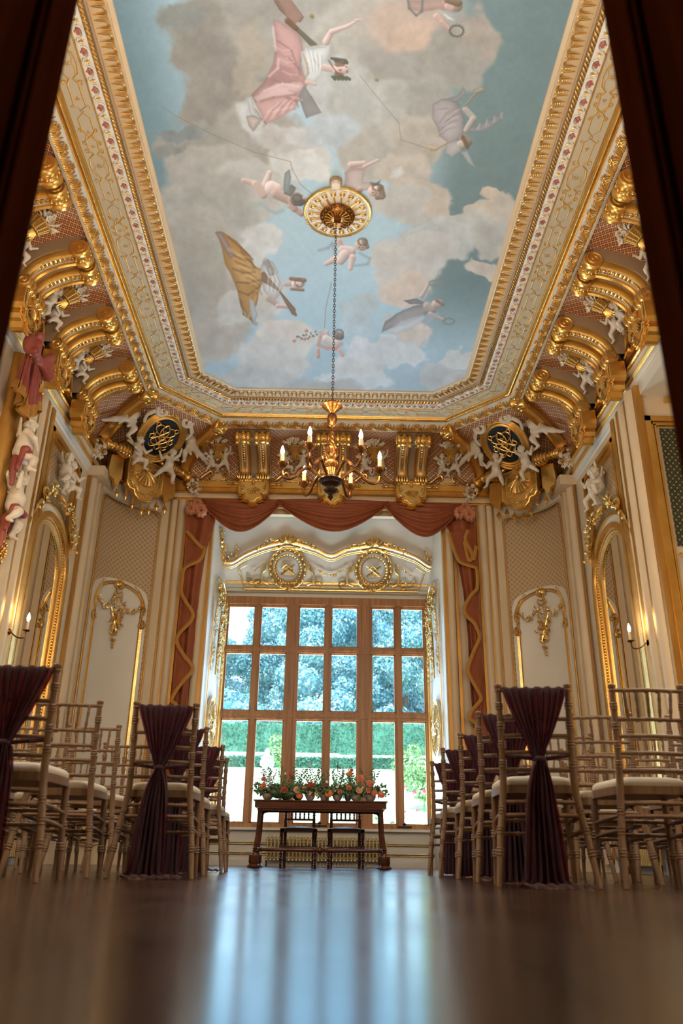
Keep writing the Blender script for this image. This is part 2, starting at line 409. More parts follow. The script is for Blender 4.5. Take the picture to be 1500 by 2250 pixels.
# cornice -----------------------------------------------------------
struct('trim_10', sweep(cornpath, [(0.94, 6.985), (0.955, 6.90), (0.985, 6.895), (1.0, 6.905)]), CREAM)
struct('trim_11', sweep(cornpath, [(1.0, 6.905), (1.015, 6.915), (1.09, 7.005), (1.095, 7.03)]), CREAM_W)
struct('trim_12', sweep(cornpath, [(1.095, 7.03), (1.10, 7.035), (1.115, 7.02), (1.118, 7.035), (1.125, 7.05), (1.135, 7.035)]), GOLD)
struct('trim_13', sweep(cornpath, [(1.135, 7.035), (1.14, 7.02), (1.152, 7.012), (1.165, 7.02), (1.172, 7.035)]), GOLD_BR)
struct('trim_14', sweep(cornpath, [(1.172, 7.035), (1.182, 7.05), (1.195, 7.052), (1.20, 7.06)]), GOLD)
struct('trim_15', sweep(cornpath, [(1.20, 7.06), (1.462, 7.062)]), simple('stone_coloured_ground', (0.58, 0.50, 0.37), 0.5, 0, (0.53, 0.45, 0.33), 2.0))
struct('trim_16', sweep(cornpath, [(1.462, 7.062), (1.466, 7.052), (1.476, 7.052), (1.48, 7.062)]), GOLD)
struct('trim_17', sweep(cornpath, [(1.48, 7.062), (1.50, 7.06), (1.55, 7.072), (1.585, 7.095)]), CREAM_W)
struct('trim_18', sweep(cornpath, [(1.585, 7.095), (1.59, 7.10), (1.645, 7.10), (1.65, 7.088), (1.662, 7.085), (1.672, 7.09), (1.675, 7.105)]), TAUPE)
struct('trim_19', sweep(cornpath, [(1.675, 7.105), (1.69, 7.10), (1.83, 7.118), (1.85, 7.125)]), STRAW)
struct('trim_20', sweep(cornpath, [(1.85, 7.125), (1.855, 7.118), (1.90, 7.118), (1.905, 7.14)]), CREAM)

def along(o, z, pitch, ymin=3.6, spans=None):
    """stations (point, tangent angle) along the cornice at offset o; centred on every straight run"""
    s = 14.0-(o-1.15)*1.40; xs = WX-o; yb = YB-o
    c = [(-xs, ymin), (-xs, s-xs), (-(s-yb), yb), (s-yb, yb), (xs, s-xs), (xs, ymin)]
    out = []
    for i in range(5):
        a_, b_ = np.array(c[i]), np.array(c[i+1]); L = np.linalg.norm(b_-a_); n = max(1, int(round(L/pitch)))
        d = (b_-a_)/L
        for k in range(n):
            q = a_+d*(k+0.5)*L/n; out.append((q[0], q[1], z, math.atan2(d[1], d[0]), i, L/n/pitch))
    return out
def scatter(name, mat, unit, stations, flip=False):
    V = np.concatenate(unit.v); n0 = len(V); mb = MB()
    for x, y, z, a_, i, k in stations:
        R = rot('z', a_); v = V*np.array([k, 1, 1]) @ R.T+np.array([x, y, z]); mb.add(v, unit.f)
    return struct(name, mb, mat)
# local frame of every station: x along the run, +y away from the room centre (towards the wall), z up
# acanthus leaves of the lowest moulding (o 1.0 .. 1.09 sloping)
u = MB()
for k in range(7):      # fan of lobes
    a_ = (k-3)*0.17; x0 = -0.035+a_*0.02
    pts = [(x0+a_*0.05, 0.045, -0.075), (x0+a_*0.14+0.01, 0.02, -0.062), (x0+a_*0.26+0.02, -0.012, -0.035), (x0+a_*0.34+0.035, -0.036+abs(a_)*0.02, -0.002)]
    u.tube(spline(pts, 3), [0.008, 0.012, 0.013, 0.013, 0.014, 0.014, 0.012, 0.010, 0.008, 0.005][:len(spline(pts, 3))], n=5, flat=0.7)
scatter('trim_21', GOLD_DK, u, along(1.045, 6.975, 0.258))
u = MB()
for k in range(3):
    x0 = 0.082+k*0.026
    u.tube([(x0-0.02, 0.05, -0.085), (x0-0.012, 0.03, -0.07), (x0+0.005, 0.0, -0.045), (x0+0.02, -0.03, -0.012), (x0+0.022, -0.044, 0.015)], [0.007, 0.011, 0.010, 0.009, 0.005], n=5)
for k in range(8):
    u.tube([(-0.12+k*0.031, 0.052, -0.078), (-0.105+k*0.031, 0.036, -0.078), (-0.095+k*0.031, 0.02, -0.066)], [0.005, 0.008, 0.003], n=4)
scatter('trim_22', GOLD, u, along(1.045, 6.975, 0.258))
# heart-shaped lotus ornament
u = MB(); a_ = np.linspace(-0.25, PI+0.25, 13)
u.tube(np.column_stack([0.062*np.cos(a_), 0.0-0.040*np.sin(a_), -0.012+0.012*np.sin(a_)]), [0.004]+[0.009]*11+[0.004], n=5)
for s_ in (-1, 1): u.ball((s_*0.098, 0.045, -0.005), (0.013, 0.010, 0.010), 6, 4)
u.tube([(-0.10, 0.04, -0.012), (-0.06, 0.022, -0.012)], 0.006, n=4); u.tube([(0.10, 0.04, -0.012), (0.06, 0.022, -0.012)], 0.006, n=4)
scatter('trim_23', CREAM_W, u, along(1.535, 7.064, 0.208))
u = MB()
for x0, y0, r_ in ((0, -0.012, 0.024), (-0.022, 0.006, 0.021), (0.022, 0.006, 0.021), (0, 0.028, 0.016)): u.ball((x0, y0, -0.002), (r_, r_*0.9, 0.010), 7, 4)
scatter('trim_24', PINK, u, along(1.535, 7.064, 0.208))
u = MB()
for s_ in (-1, 1):
    u.tube([(s_*0.104, 0.03, -0.008), (s_*0.103, -0.01, 0.0), (s_*0.088, -0.03, 0.006)], [0.003, 0.006, 0.002], n=4)
    u.tube([(s_*0.104, 0.02, -0.008), (s_*0.090, -0.002, 0.0), (s_*0.076, -0.010, 0.0)], [0.003, 0.005, 0.002], n=4)
u.tube([(-0.10, 0.062, 0.0), (0.10, 0.062, 0.0)], 0.006, n=4)
scatter('trim_25', GOLD_BR, u, along(1.535, 7.064, 0.208))
# rope
u = MB(); u.tube([(-0.032, 0.022, 0), (-0.014, 0.006, -0.012), (0.010, -0.010, -0.010), (0.030, -0.024, 0.004)], [0.006, 0.013, 0.013, 0.006], n=5)
scatter('trim_26', GOLD_BR, u, along(1.617, 7.095, 0.052))
# tongues
u = MB()
out = [(-0.040, 0.075), (-0.040, -0.035)]+[(0.040*math.cos(a), -0.035-0.032*math.sin(a)) for a in np.linspace(PI, 0, 9)[1:-1]]+[(0.040, -0.035), (0.040, 0.075)]
u.tube([(x, y, 0.0-(y-0.075)*-0.10) for x, y in out], 0.0085, n=5)
inn = [(x*0.62, y*0.9+0.004) for x, y in out]; u.tube([(x, y, 0.004+(y-0.075)*0.10) for x, y in inn], 0.003, n=4)
for k in range(5): u.ball((0.0655, 0.06-k*0.022, 0.002-k*0.002), (0.008, 0.009, 0.006), 5, 3)
u.ball((0.0655, -0.055, 0.0), (0.012, 0.016, 0.006), 5, 3)
scatter('trim_27', GOLD, u, [(x, y, z, a_, i, k) for x, y, z, a_, i, k in along(1.765, 7.108, 0.131)])
# gilded strapwork on the flat band
u = MB()
def strap(p, r=0.0082): u.tube([(x, y, -0.003) for x, y in p], r, n=4, flat=0.5)
def arc(cx, cy, r, a0, a1, n=9, ry=None): return [(cx+r*math.cos(a), cy+(ry or r)*math.sin(a)) for a in np.linspace(a0, a1, n)]
for s_ in (-1, 1):
    strap([(-0.60, s_*0.062), (-0.47, s_*0.062)]); strap(arc(-0.46, s_*0.078, 0.018, -s_*PI/2, s_*PI*0.9)+[(-0.40, s_*0.03), (-0.36, -s_*0.03), (-0.31, -s_*0.075)]+arc(-0.30, -s_*0.078, 0.017, PI, PI+s_*PI*1.3))
    strap([(-0.40, s_*0.03), (-0.33, s_*0.055), (-0.22, s_*0.055)]); strap(arc(-0.20, s_*0.078, 0.022, -s_*PI*0.6, s_*PI*0.9)+[(-0.16, s_*0.02)])
    strap([(-0.16, s_*0.02), (-0.10, s_*0.085), (0.0, s_*0.10), (0.10, s_*0.085), (0.16, s_*0.02)])
    strap([(-0.12, s_*0.05), (-0.06, s_*0.068), (0, s_*0.045), (0.06, s_*0.068), (0.12, s_*0.05)], 0.004)
    strap(arc(0.20, s_*0.078, 0.022, PI-s_*PI*0.9, PI+s_*PI*0.6)+[(0.33, s_*0.055), (0.46, s_*0.06)]); strap([(0.16, s_*0.02), (0.22, s_*0.055)])
    strap([(0.46, s_*0.06), (0.52, -s_*0.02), (0.60, s_*0.062)], 0.0045); strap(arc(0.47, s_*0.08, 0.016, 0, s_*PI*1.5), 0.0045)
for x0 in (0.0, -0.45, 0.36, -0.27):
    for k in range(6 if x0 == 0 else 3):
        a_ = k*PI/3 if x0 == 0 else (k-1)*0.6; r_ = 0.03
        u.ball((x0+r_*math.cos(a_)*0.8, r_*math.sin(a_)*0.8, -0.003), (0.015, 0.007, 0.004), 5, 3, rot('z', a_))
    u.ball((x0, 0, -0.004), (0.009, 0.009, 0.006), 5, 3)
scatter('trim_28', STRAPG, u, along(1.331, 7.0605, 1.2))

# arched top of a niche, in (x,z)
def arch(hw, z0, zs, rise, n=20, cx=0.0):
    """outline from bottom left up over an elliptical arch to bottom right"""
    return [(cx-hw, z0)]+[(cx-hw*math.cos(a), zs+rise*math.sin(a)) for a in np.linspace(0, PI, n)]+[(cx+hw, z0)]
# pilaster rolls and gilt fillets -----------------------------------
def roll(mb, x, y, r, z0, z1, n=12): mb.tube([(x, y, z0), (x, y, (z0+z1)/2), (x, y, z1)], r, n=n)
creamr, goldr, cap = MB(), MB(), MB()
for s_ in (-1, 1):
    for yy, r_ in ((12.34, 0.07), (12.05, 0.09)): roll(creamr, s_*(WX-0.03), yy, r_, 0.1, 5.80)
    for yy in (12.19, 12.47, 11.90): goldr.bbox((s_*WX-0.03, yy-0.035, 0.1), (s_*(WX-0.045), yy+0.035, 5.80)) if s_ > 0 else goldr.bbox((-WX-0.01, yy-0.035, 0.1), (-WX+0.045, yy+0.035, 5.80))
    for xx, r_ in ((2.93, 0.045), (2.785, 0.062), (2.65, 0.075)): roll(creamr, s_*xx, YB-0.02, r_, 0.1, 5.93)
    for xx in (2.86, 2.715, 2.565): goldr.bbox((s_*xx-0.022, YB-0.055, 0.1), (s_*xx+0.022, YB, 5.93))
    roll(creamr, XB+s_*2.12, YB-0.02, 0.07, 0.1, 5.75); roll(creamr, XB+s_*2.005, YB+0.0, 0.022, 0.1, 5.75)
    for xx in (2.215, 2.035): goldr.bbox((XB+s_*xx-0.026, YB-0.05, 0.1), (XB+s_*xx+0.026, YB, 5.75))
    # capital block of the corner pilaster
    cap.bbox((s_*(WX-0.13)-0.13, 11.86, 5.76), (s_*(WX-0.13)+0.13, 12.5, 5.93))
struct('trim_30', creamr, CREAM); struct('trim_31', goldr, GOLD_DK); struct('trim_32', cap, CREAM, smooth=False)
# pier beside the recess: alternating rolls and fillets (Y 8.95 .. 9.85) on both sides
creamr, goldr, goldb = MB(), MB(), MB()
for s_ in (-1, 1):
    for yy, r_ in ((9.72, 0.06), (9.46, 0.10), (9.14, 0.12)): roll(creamr, s_*(WX-0.03), yy, r_, 0.1, 5.80)
    for yy, w_ in ((9.85, 0.05), (9.62, 0.045), (9.31, 0.05), (8.98, 0.04)):
        a_, b_ = sorted((s_*WX, s_*(WX-0.09))); (goldb if yy < 9.5 else goldr).bbox((a_, yy-w_, 0.1), (b_, yy+w_, 5.80))
struct('trim_33', creamr, CREAM); struct('trim_34', goldr, GOLD); struct('trim_35', goldb, GOLD_DK)
# gilt rectangular frame round each mirror panel, damask above the arch
PY0, PY1, PZ1 = 9.92, 11.30, 5.58
for s_, nm in ((-1, 'left'), (1, 'right')):
    fr = MB()
    for d_, w_, dep in ((0.0, 0.07, 0.09), (0.075, 0.03, 0.05), (0.11, 0.02, 0.07)):
        y0, y1, z1 = PY0+d_, PY1-d_, PZ1-d_
        xa, xb = sorted((s_*WX, s_*(WX-dep)))
        fr.bbox((xa, y1-w_, 0.9), (xb, y1, z1)); fr.bbox((xa, y0, 0.9), (xb, y0+w_, z1)); fr.bbox((xa, y0, z1-w_), (xb, y1, z1))
    struct('trim_%d' % (36 if s_ < 0 else 37), fr, GOLD)
    x_ = s_*(WX-0.012)
    mb = MB(); mb.grid([[(x_, PY0+0.12, 3.6), (x_, PY1-0.12, 3.6)], [(x_, PY0+0.12, PZ1-0.13), (x_, PY1-0.12, PZ1-0.13)]])
    o = struct('wall_damask_'+nm, mb, DAMASK, uv=[(0, 0), (1.14, 0), (0, 1.85), (1.14, 1.85)])
# corner panels bent round the arc; s = arc position (0 at the side wall end), o = distance into the room
def bend(side, mb, R=0.95):
    """maps local (x along the arc from its middle, y away from the room, z) to the corner of that side"""
    V = np.concatenate(mb.v); th = V[:, 0]/R; rr = R+V[:, 1]
    ang = 3*PI/4-th if side < 0 else PI/4-th
    cx = -XC2 if side < 0 else XC2
    out = MB(); out.add(np.column_stack([cx+rr*np.cos(ang), YC2+rr*np.sin(ang), V[:, 2]]), mb.f); return out
HL = 0.615   # half length of the damask field
for s_, nm in ((-1, 'left'), (1, 'right')):
    mb = MB(); xs = np.linspace(-HL, HL, 17); zs = np.linspace(0.9, 5.66, 12)
    mb.grid([[(x, -0.012, z) for x in xs] for z in zs])
    struct('wall_damask_corner_'+nm, bend(s_, mb), DAMASK, uv=[(x, z) for z in zs for x in xs])
    mb = MB()
    for d_, r_ in ((0.0, 0.010), (0.03, 0.006)):
        h = HL-d_; z1 = 5.66-d_; c_ = 0.07
        pts = [(-h, 0.9), (-h, z1-c_)]+[(-h+c_*math.sin(a)*0.9, z1-c_*math.cos(a)*0.9) for a in (0.5, 1.0)]+[(-h+c_, z1)]+[(x, z1) for x in np.linspace(-h+c_, h-c_, 12)[1:]]+[(h-c_*math.sin(a)*0.9, z1-c_*math.cos(a)*0.9) for a in (1.0, 0.5)]+[(h, z1-c_), (h, 0.9)]
        mb.tube([(x, -0.02, z) for x, z in pts], r_, n=5)
    for e in (-1, 1):
        for k in range(2): mb.tube([(e*(HL-0.06+0.035*math.cos(a)*(1-k*0.4)), -0.02, 5.60+0.035*math.sin(a)*(1-k*0.4)) for a in np.linspace(0, 5, 12)], 0.006, n=4)
    struct('trim_%d' % (38 if s_ < 0 else 39), bend(s_, mb), GOLD_DK)

for s_, k in ((-1, 46), (1, 47)):
    mb = MB(); xs = np.linspace(-0.70, 0.70, 17); mb.grid([[(x, -o, z) for x in xs] for o, z in ((0.0, 5.70), (0.02, 5.705), (0.022, 5.76), (0.045, 5.80), (0.05, 5.86), (0.085, 5.90), (0.09, 5.935), (-0.3, 5.94))])
    struct('trim_%d' % k, bend(s_, mb), CREAM_W)
    mb = MB(); mb.grid([[(x, -o, z) for x in xs] for o, z in ((0.09, 5.93), (0.12, 5.94), (0.12, 5.965), (0.10, 5.98), (0.13, 6.0), (0.13, 6.03), (-0.3, 6.04))])
    struct('trim_%d' % (k+2), bend(s_, mb), GOLD)
# baseboards and dado
def runs(o, z0, z1, name, mat):
    L = wallpath(o)
    for k, seg in enumerate((L[:n1+1], L[-n1-1:])):
        seg = np.array(seg); 
        if k == 1: seg = seg[seg[:, 1] > 9.0]
        seg = seg[(np.abs(seg[:, 0]) > 2.2)]
        mb = MB(); mb.grid([at_z(seg, z) for z in (z0, z1)]); L2 = seg.copy()
        c = np.array([0.0, 8.0]); d = seg-c; d /= np.linalg.norm(d, axis=1)[:, None]
        mb.grid([at_z(seg, z1), at_z(seg+d*0.05, z1)])
        struct(name+('_left' if k == 0 else '_right'), mb, mat)
runs(0.045, 0.0, 0.16, 'baseboard', CREAM_W)
runs(0.035, 0.86, 0.93, 'trim_dado', GOLD)
# ------------------------------------------------------------------ window bay
YW = 14.5
def bx_(mb, x0, x1, y0, y1, z0, z1): mb.bbox((x0, y0, z0), (x1, y1, z1)); return mb
WL, WR = XB-1.86, XB+1.84; WZ0, WZ1 = 0.60, 4.57
mb = MB(); bx_(mb, XB-2.1, XB+2.1, YW+0.06, YW+0.2, 0, WZ0-0.02); bx_(mb, XB-2.1, XB+2.1, YW+0.06, YW+0.2, WZ1+0.02, 6.3)
struct('wall_window', mb, CREAM_W, smooth=False)
mb = MB(); bx_(mb, XB-2.0, XB+2.0, YW-0.02, YW+0.06, 0, WZ0-0.02); struct('wall_apron', mb, CREAM_W, smooth=False)
# splayed reveals
for s_, nm in ((-1, 'left'), (1, 'right')):
    x0, x1 = XB+s_*1.99, XB+s_*1.85
    mb = MB(); mb.grid([[(x0, YB+0.02, 0), (x1, YW+0.06, 0)], [(x0, YB+0.02, 6.0), (x1, YW+0.06, 6.0)]])
    struct('wall_bay_'+nm, mb, CREAM_W)
def revx(s_, y, o=0.0): return XB+s_*(1.99-0.14*(y-YB)/(YW-YB)-o)
# bay ceiling: cavetto panel sloping up from the window head
mb = MB()
prof = [(YW+0.02, 4.66), (YW-0.05, 4.67), (YW-0.06, 4.72), (YW-0.09, 4.73), (YW-0.10, 4.78), (YW-0.14, 4.79)]
mb.grid([[(XB-1.98, y, z), (XB+1.98, y, z)] for y, z in prof]); struct('trim_50', mb, CREAM_W, smooth=False)
mb = MB(); mb.grid([[(XB-1.98, y, z), (XB+1.98, y, z)] for y, z in ((YW-0.14, 4.79), (YW-0.145, 4.83), (YW-0.16, 4.835))]); struct('trim_51', mb, GOLD_BR)
SL0, SL1 = (YW-0.16, 4.835), (YB+0.12, 5.98)
mb = MB(); mb.grid([[(XB-1.98, y, z), (XB+1.98, y, z)] for y, z in (SL0, SL1)]); struct('ceiling_bay', mb, CREAM_W)
sv = np.array([0, SL1[0]-SL0[0], SL1[1]-SL0[1]]); SLL = np.linalg.norm(sv); sv /= SLL; sn = np.array([0, -sv[2], sv[1]])*1.0   # in-plane up, normal into the room (down and forwards)
if sn[2] > 0: sn = -sn
def slope_px(x, y):
    """point of the sloping panel seen at that place of the photo, as (u, v) in its plane"""
    d = ray(x, y); p0 = np.array([0, SL0[0], SL0[1]]); c0 = np.array([0, 0, CH]); t_ = np.dot(p0-c0, sn)/np.dot(d, sn); q = c0+d*t_
    return q[0]-XB, np.dot(q-p0, sv)
def slope_map(mb):
    """local x = u, z = v, y = away from the surface (negative = into the room)"""
    V = np.concatenate(mb.v); o = MB(); p0 = np.array([XB, SL0[0], SL0[1]])
    o.add(p0+V[:, :1]*np.array([1.0, 0, 0])+V[:, 2:3]*sv-V[:, 1:2]*sn, mb.f); return o

# window frame ---------------------------------------------------------
win = empty('window_1'); tag(win, kind='structure')
def ex(px, y=1400): return onY(px, y, YW)[0]
fr = MB(); bx_(fr, WL-0.02, WR+0.02, YW-0.05, YW+0.09, WZ1-0.14, WZ1); bx_(fr, WL-0.02, WL+0.055, YW-0.04, YW+0.09, WZ0, WZ1); bx_(fr, WR-0.055, WR+0.02, YW-0.04, YW+0.09, WZ0, WZ1)
bx_(fr, WL-0.02, WR+0.02, YW-0.08, YW+0.09, WZ0-0.02, WZ0+0.05)
bx_(fr, WL+0.055, WR-0.055, YW-0.02, YW+0.05, WZ1-0.175, WZ1-0.14)
fr.build('frame', OAK, win, smooth=False)
mulls = [(ex(631), ex(655)), (ex(786), ex(815))]
for a_, b_ in mulls:
    q = MB(); c_ = (a_+b_)/2; w_ = (b_-a_)/2; bx_(q, a_, b_, YW-0.05, YW+0.09, WZ0+0.05, WZ1-0.14); bx_(q, c_-w_*0.42, c_+w_*0.42, YW-0.085, YW-0.05, WZ0+0.05, WZ1-0.14)
    for z_ in (3.58, 2.44): bx_(q, c_-w_*0.5, c_+w_*0.5, YW-0.095, YW-0.05, z_-0.07, z_+0.07)
    q.build('mullion', OAK, win, smooth=False)
zt = (3.585, 2.42)
bays = [(WL+0.055, mulls[0][0]), (mulls[0][1], mulls[1][0]), (mulls[1][1], WR-0.055)]
GL, t, b = new_mat('old_glass_with_haze')
t.nodes.remove(b); tr = N(t, 'BsdfTransparent'); gl = N(t, 'BsdfGlossy'); df = N(t, 'BsdfDiffuse'); m1 = N(t, 'MixShader'); m2 = N(t, 'MixShader')
gl.inputs['Roughness'].default_value = 0.02; df.inputs[0].default_value = (0.65, 0.8, 0.9, 1); tr.inputs[0].default_value = (0.93, 0.98, 1.0, 1)  # bluish-white diffuse film puts outdoor haze into the panes
m1.inputs[0].default_value = 0.003
t.links.new(tr.outputs[0], m1.inputs[1]); t.links.new(gl.outputs[0], m1.inputs[2])
spk = ramp(t, noise_tex(t, 55, 5, stretch=(1, 1, 0.4)), [(0.56, (0.045, 0.045, 0.045)), (0.76, (0.34, 0.34, 0.34))])
t.links.new(spk, m2.inputs[0]); t.links.new(m1.outputs[0], m2.inputs[1]); t.links.new(df.outputs[0], m2.inputs[2]); t.links.new(m2.outputs[0], t.nodes['Material Output'].inputs[0])
for i, (a_, b_) in enumerate(bays):
    c_ = (a_+b_)/2
    q = MB(); bx_(q, c_-0.05, c_+0.05, YW-0.03, YW+0.06, WZ0+0.05, WZ1-0.16); bx_(q, c_-0.022, c_+0.022, YW-0.05, YW-0.03, WZ0+0.05, WZ1-0.16); q.build('sash_bar', OAK, win, smooth=False)
    for z_ in zt:
        q = MB(); h_ = 0.055 if z_ > 3 else 0.07; bx_(q, a_, b_, YW-0.035, YW+0.06, z_-h_, z_+h_); bx_(q, a_, b_, YW-0.055, YW-0.035, z_-0.02, z_+0.02); q.build('transom', OAK, win, smooth=False)
    zz = [WZ0+0.05, zt[1]-0.07, zt[1]+0.07, zt[0]-0.055, zt[0]+0.055, WZ1-0.17]
    for k in range(3):
        for x0, x1 in ((a_, c_-0.05), (c_+0.05, b_)):
            q = MB(); 
            for (e0, e1, f0, f1) in ((x0, x0+0.022, zz[2*k], zz[2*k+1]), (x1-0.022, x1, zz[2*k], zz[2*k+1]), (x0, x1, zz[2*k], zz[2*k]+0.022), (x0, x1, zz[2*k+1]-0.022, zz[2*k+1])): bx_(q, e0, e1, YW-0.01, YW+0.04, f0, f1)
            q.build('casement', OAK, win, smooth=False)
            g = MB(); bx_(g, x0+0.02, x1-0.02, YW+0.012, YW+0.018, zz[2*k]+0.02, zz[2*k+1]-0.02); g.build('pane', GL, win, smooth=False)
for px in (702, 887):
    q = MB(); x_ = ex(px, 1800); bx_(q, x_-0.12, x_+0.12, YW-0.11, YW-0.08, WZ0+0.015, WZ0+0.035); q.lathe([(0.03, 0), (0.018, 0.03), (0.03, 0.05), (0.01, 0.07)], (x_, YW-0.10, WZ0+0.02), 10); q.build('catch', IRON, win)
q = MB(); bx_(q, XB-1.95, XB+1.95, YW-0.12, YW, 0.545, 0.585); q.build('window_sill', CREAM_W, win, smooth=False)
# dado mouldings under the window
mb = MB()
for z_ in (0.355, 0.330, 0.200, 0.172): mb.tube([(XB-1.95, YW-0.03, z_), (XB+1.95, YW-0.03, z_)], 0.012 if z_ in (0.330, 0.2) else 0.007, n=6)
struct('trim_52', mb, GOLD_BR)
mb = MB(); bx_(mb, XB-1.98, XB+1.98, YW-0.05, YW-0.02, 0, 0.10); struct('baseboard_back', mb, CREAM_W, smooth=False)

# ------------------------------------------------------------------ garden
GR = simple('lawn_grass', (0.42, 0.60, 0.34), 0.9, 0, (0.62, 0.74, 0.50), 3.0)
LEAFM, t, b = new_mat('tree_foliage')
gi = N(t, 'NewGeometry'); hue = ramp(t, gi.outputs['Random Per Island'], [(0.0, (0.07, 0.27, 0.37)), (0.5, (0.20, 0.46, 0.52)), (1.0, (0.62, 0.80, 0.76))])  # palest leaves carry highlights put into the leaf colour
t.links.new(hue, b.inputs['Base Color']); b.inputs['Roughness'].default_value = 0.55
HEDGEM = simple('clipped_hedge', (0.05, 0.20, 0.15), 0.8, 0, (0.12, 0.34, 0.23), 14, 0.5, 25)
STONE = simple('pale_garden_stone', (0.62, 0.60, 0.55), 0.8, 0, (0.72, 0.70, 0.66), 12)
BARK = simple('tree_bark', (0.10, 0.08, 0.06), 0.9)
rng = random.Random(4)
def gz(y): return float(np.interp(y, [14.7, 16, 19, 22, 30, 40, 60, 75, 140], [-0.55, -0.5, 0.1, 0.8, 2.5, 4.25, 7.1, 8.2, 14]))   # garden ground rises away from the house
mb = MB(); ys = [14.7, 16, 19, 22, 30, 40, 60, 75, 140]; xs = np.linspace(-60, 60, 13)
mb.grid([[(x, y, gz(y)) for x in xs] for y in ys]); struct('ground_garden', mb, GR)
def leafcloud(n, blobs, size, seed, up=0.3):
    """small leaf quads over lumpy crowns"""
    r = np.random.RandomState(seed); V = []; F = []
    tot = sum(q[3]**2 for q in blobs)
    for (x, y, z, rad) in blobs:
        k = int(n*rad**2/tot); d = r.normal(size=(k, 3)); d /= np.linalg.norm(d, axis=1)[:, None]
        c = np.array([x, y, z])+d*rad*(0.80+0.24*r.rand(k, 1))*np.array([1, 1, 0.85])
        a1 = r.normal(size=(k, 3)); a1 -= d*(a1*d).sum(1)[:, None]*0.75; a1 /= np.linalg.norm(a1, axis=1)[:, None]
        a2 = np.cross(d+0.4*r.normal(size=(k, 3)), a1); a2 /= np.linalg.norm(a2, axis=1)[:, None]+1e-9
        s_ = size*(0.6+0.8*r.rand(k, 1))
        b0 = len(V)*4
        V.append(np.stack([c-a1*s_, c-a2*s_*0.6, c+a1*s_, c+a2*s_*0.6], 1).reshape(-1, 3))
    V = np.concatenate(V); n_ = len(V)//4
    return V, [(4*i, 4*i+1, 4*i+2, 4*i+3) for i in range(n_)]
def tree(x, y, h, w, seed, label, n=9000, size=0.16, name='tree', low=0.12):
    g = gz(y); r = random.Random(seed); e = empty(name, label, 'tree', (x, y, g), group='trees beyond the hedge')
    mbx = MB(); mbx.tube([(0, 0, -0.2), (0.1, 0, h*0.3), (0, 0.1, h*0.7)], [w*0.06, w*0.045, w*0.02], n=8); mbx.build('trunk', BARK, e)
    bl = []
    for k in range(26):
        a = r.uniform(0, 2*PI); zz = r.uniform(low, 1.0); prof = math.sin(PI*min(0.95, zz*0.75+0.2))
        rr = r.uniform(0.0, 0.42)*w*prof; bl.append((rr*math.cos(a), rr*math.sin(a), zz*h*0.92, w*r.uniform(0.13, 0.23)))
    V, F = leafcloud(n, bl, size, seed); m2 = MB(); m2.add(V, F)
    for q in bl: m2.ball(q[:3], q[3]*0.80, 7, 5)
    m2.build('foliage', LEAFM, e, smooth=False)
    return e
tl = [(-21, 78, 14, 11, 'tree beyond the left edge of the window view'), (-11.6, 74, 12.6, 10, 'tree with a rounded crown seen through the left window light'), (-6.0, 84, 17, 9.5, 'tall tree behind the left window light, topmost against the sky'),
      (-1.9, 72, 14.5, 9, 'tree behind the left mullion of the window'), (2.6, 82, 18, 11, 'tall broad tree seen through the middle window light'),
      (6.6, 73, 16.5, 9, 'tree behind the right mullion of the window'), (12.0, 76, 17, 10, 'dark tree seen through the right window light'), (19, 80, 18, 11, 'tree at the right edge of the window view'), (9.6, 97, 23, 14, 'tallest tree, far behind the right window light'), (-4.5, 99, 18.5, 13, 'far tree showing between the left and middle window lights')]
for i, (x, y, h, w, lb) in enumerate(tl): tree(x, y, h, w, 20+i, lb, n=30000, size=0.145)
for i, (x, y, w) in enumerate(((-8.5, 66, 8.5), (0.5, 66, 8.5), (9.5, 66, 8.5))):
    tree(x, y, 4.4, w, 70+i, ['dark shrub-like tree low behind the left part of the hedge', 'dark shrub-like tree low behind the middle of the hedge', 'dark shrub-like tree low behind the right part of the hedge'][i], n=14000, low=0.05, size=0.13)
# hedge: clipped, two heights
def hedge(x0, x1, y, h, d, label, seed, curve=0.0):
    n = int((x1-x0)/0.4); r = np.random.RandomState(seed); mbx = MB(); P = []
    pr = [(-d/2, -0.1), (-d/2, h*0.5), (-d/2, h*0.93), (-d/2*0.7, h), (0, h*1.01), (d/2*0.7, h), (d/2, h*0.9), (d/2, -0.1)]
    for i in range(n+1):
        x = x0+(x1-x0)*i/n; row = []
        for a_, z_ in pr: row.append((x, y+a_+curve*math.sin(PI*i/n)+r.normal()*0.03, gz(y)+z_+(r.normal()*0.04 if z_ > 0 else 0)))
        P.append(row)
    mbx.grid(P); V, F = [], []
    k = int((x1-x0)*300); xx = r.uniform(x0, x1, k); zz = r.uniform(0, 1, k)*h; c = np.column_stack([xx, y-d/2-0.02+curve*np.sin(PI*(xx-x0)/(x1-x0))+r.normal(size=k)*0.04, gz(y)+zz])
    a1 = r.normal(size=(k, 3))*0.06; a2 = r.normal(size=(k, 3))*0.03
    mbx.add(np.stack([c-a1, c-a2, c+a1, c+a2], 1).reshape(-1, 3), [(4*i, 4*i+1, 4*i+2, 4*i+3) for i in range(k)])
    o = mbx.build('hedge', HEDGEM, None, smooth=False); return tag(o, label, 'hedge')
hedge(-14, 1.2, 61, 2.0, 1.6, 'tall clipped green hedge across the left and middle of the garden', 1)
hedge(0.8, 15, 57, 2.15, 1.6, 'tall clipped green hedge across the right of the garden, nearer the house', 2, 1.2)
hedge(-10, 10, 38, 0.4, 0.7, 'low clipped box hedge crossing the lawn', 3)
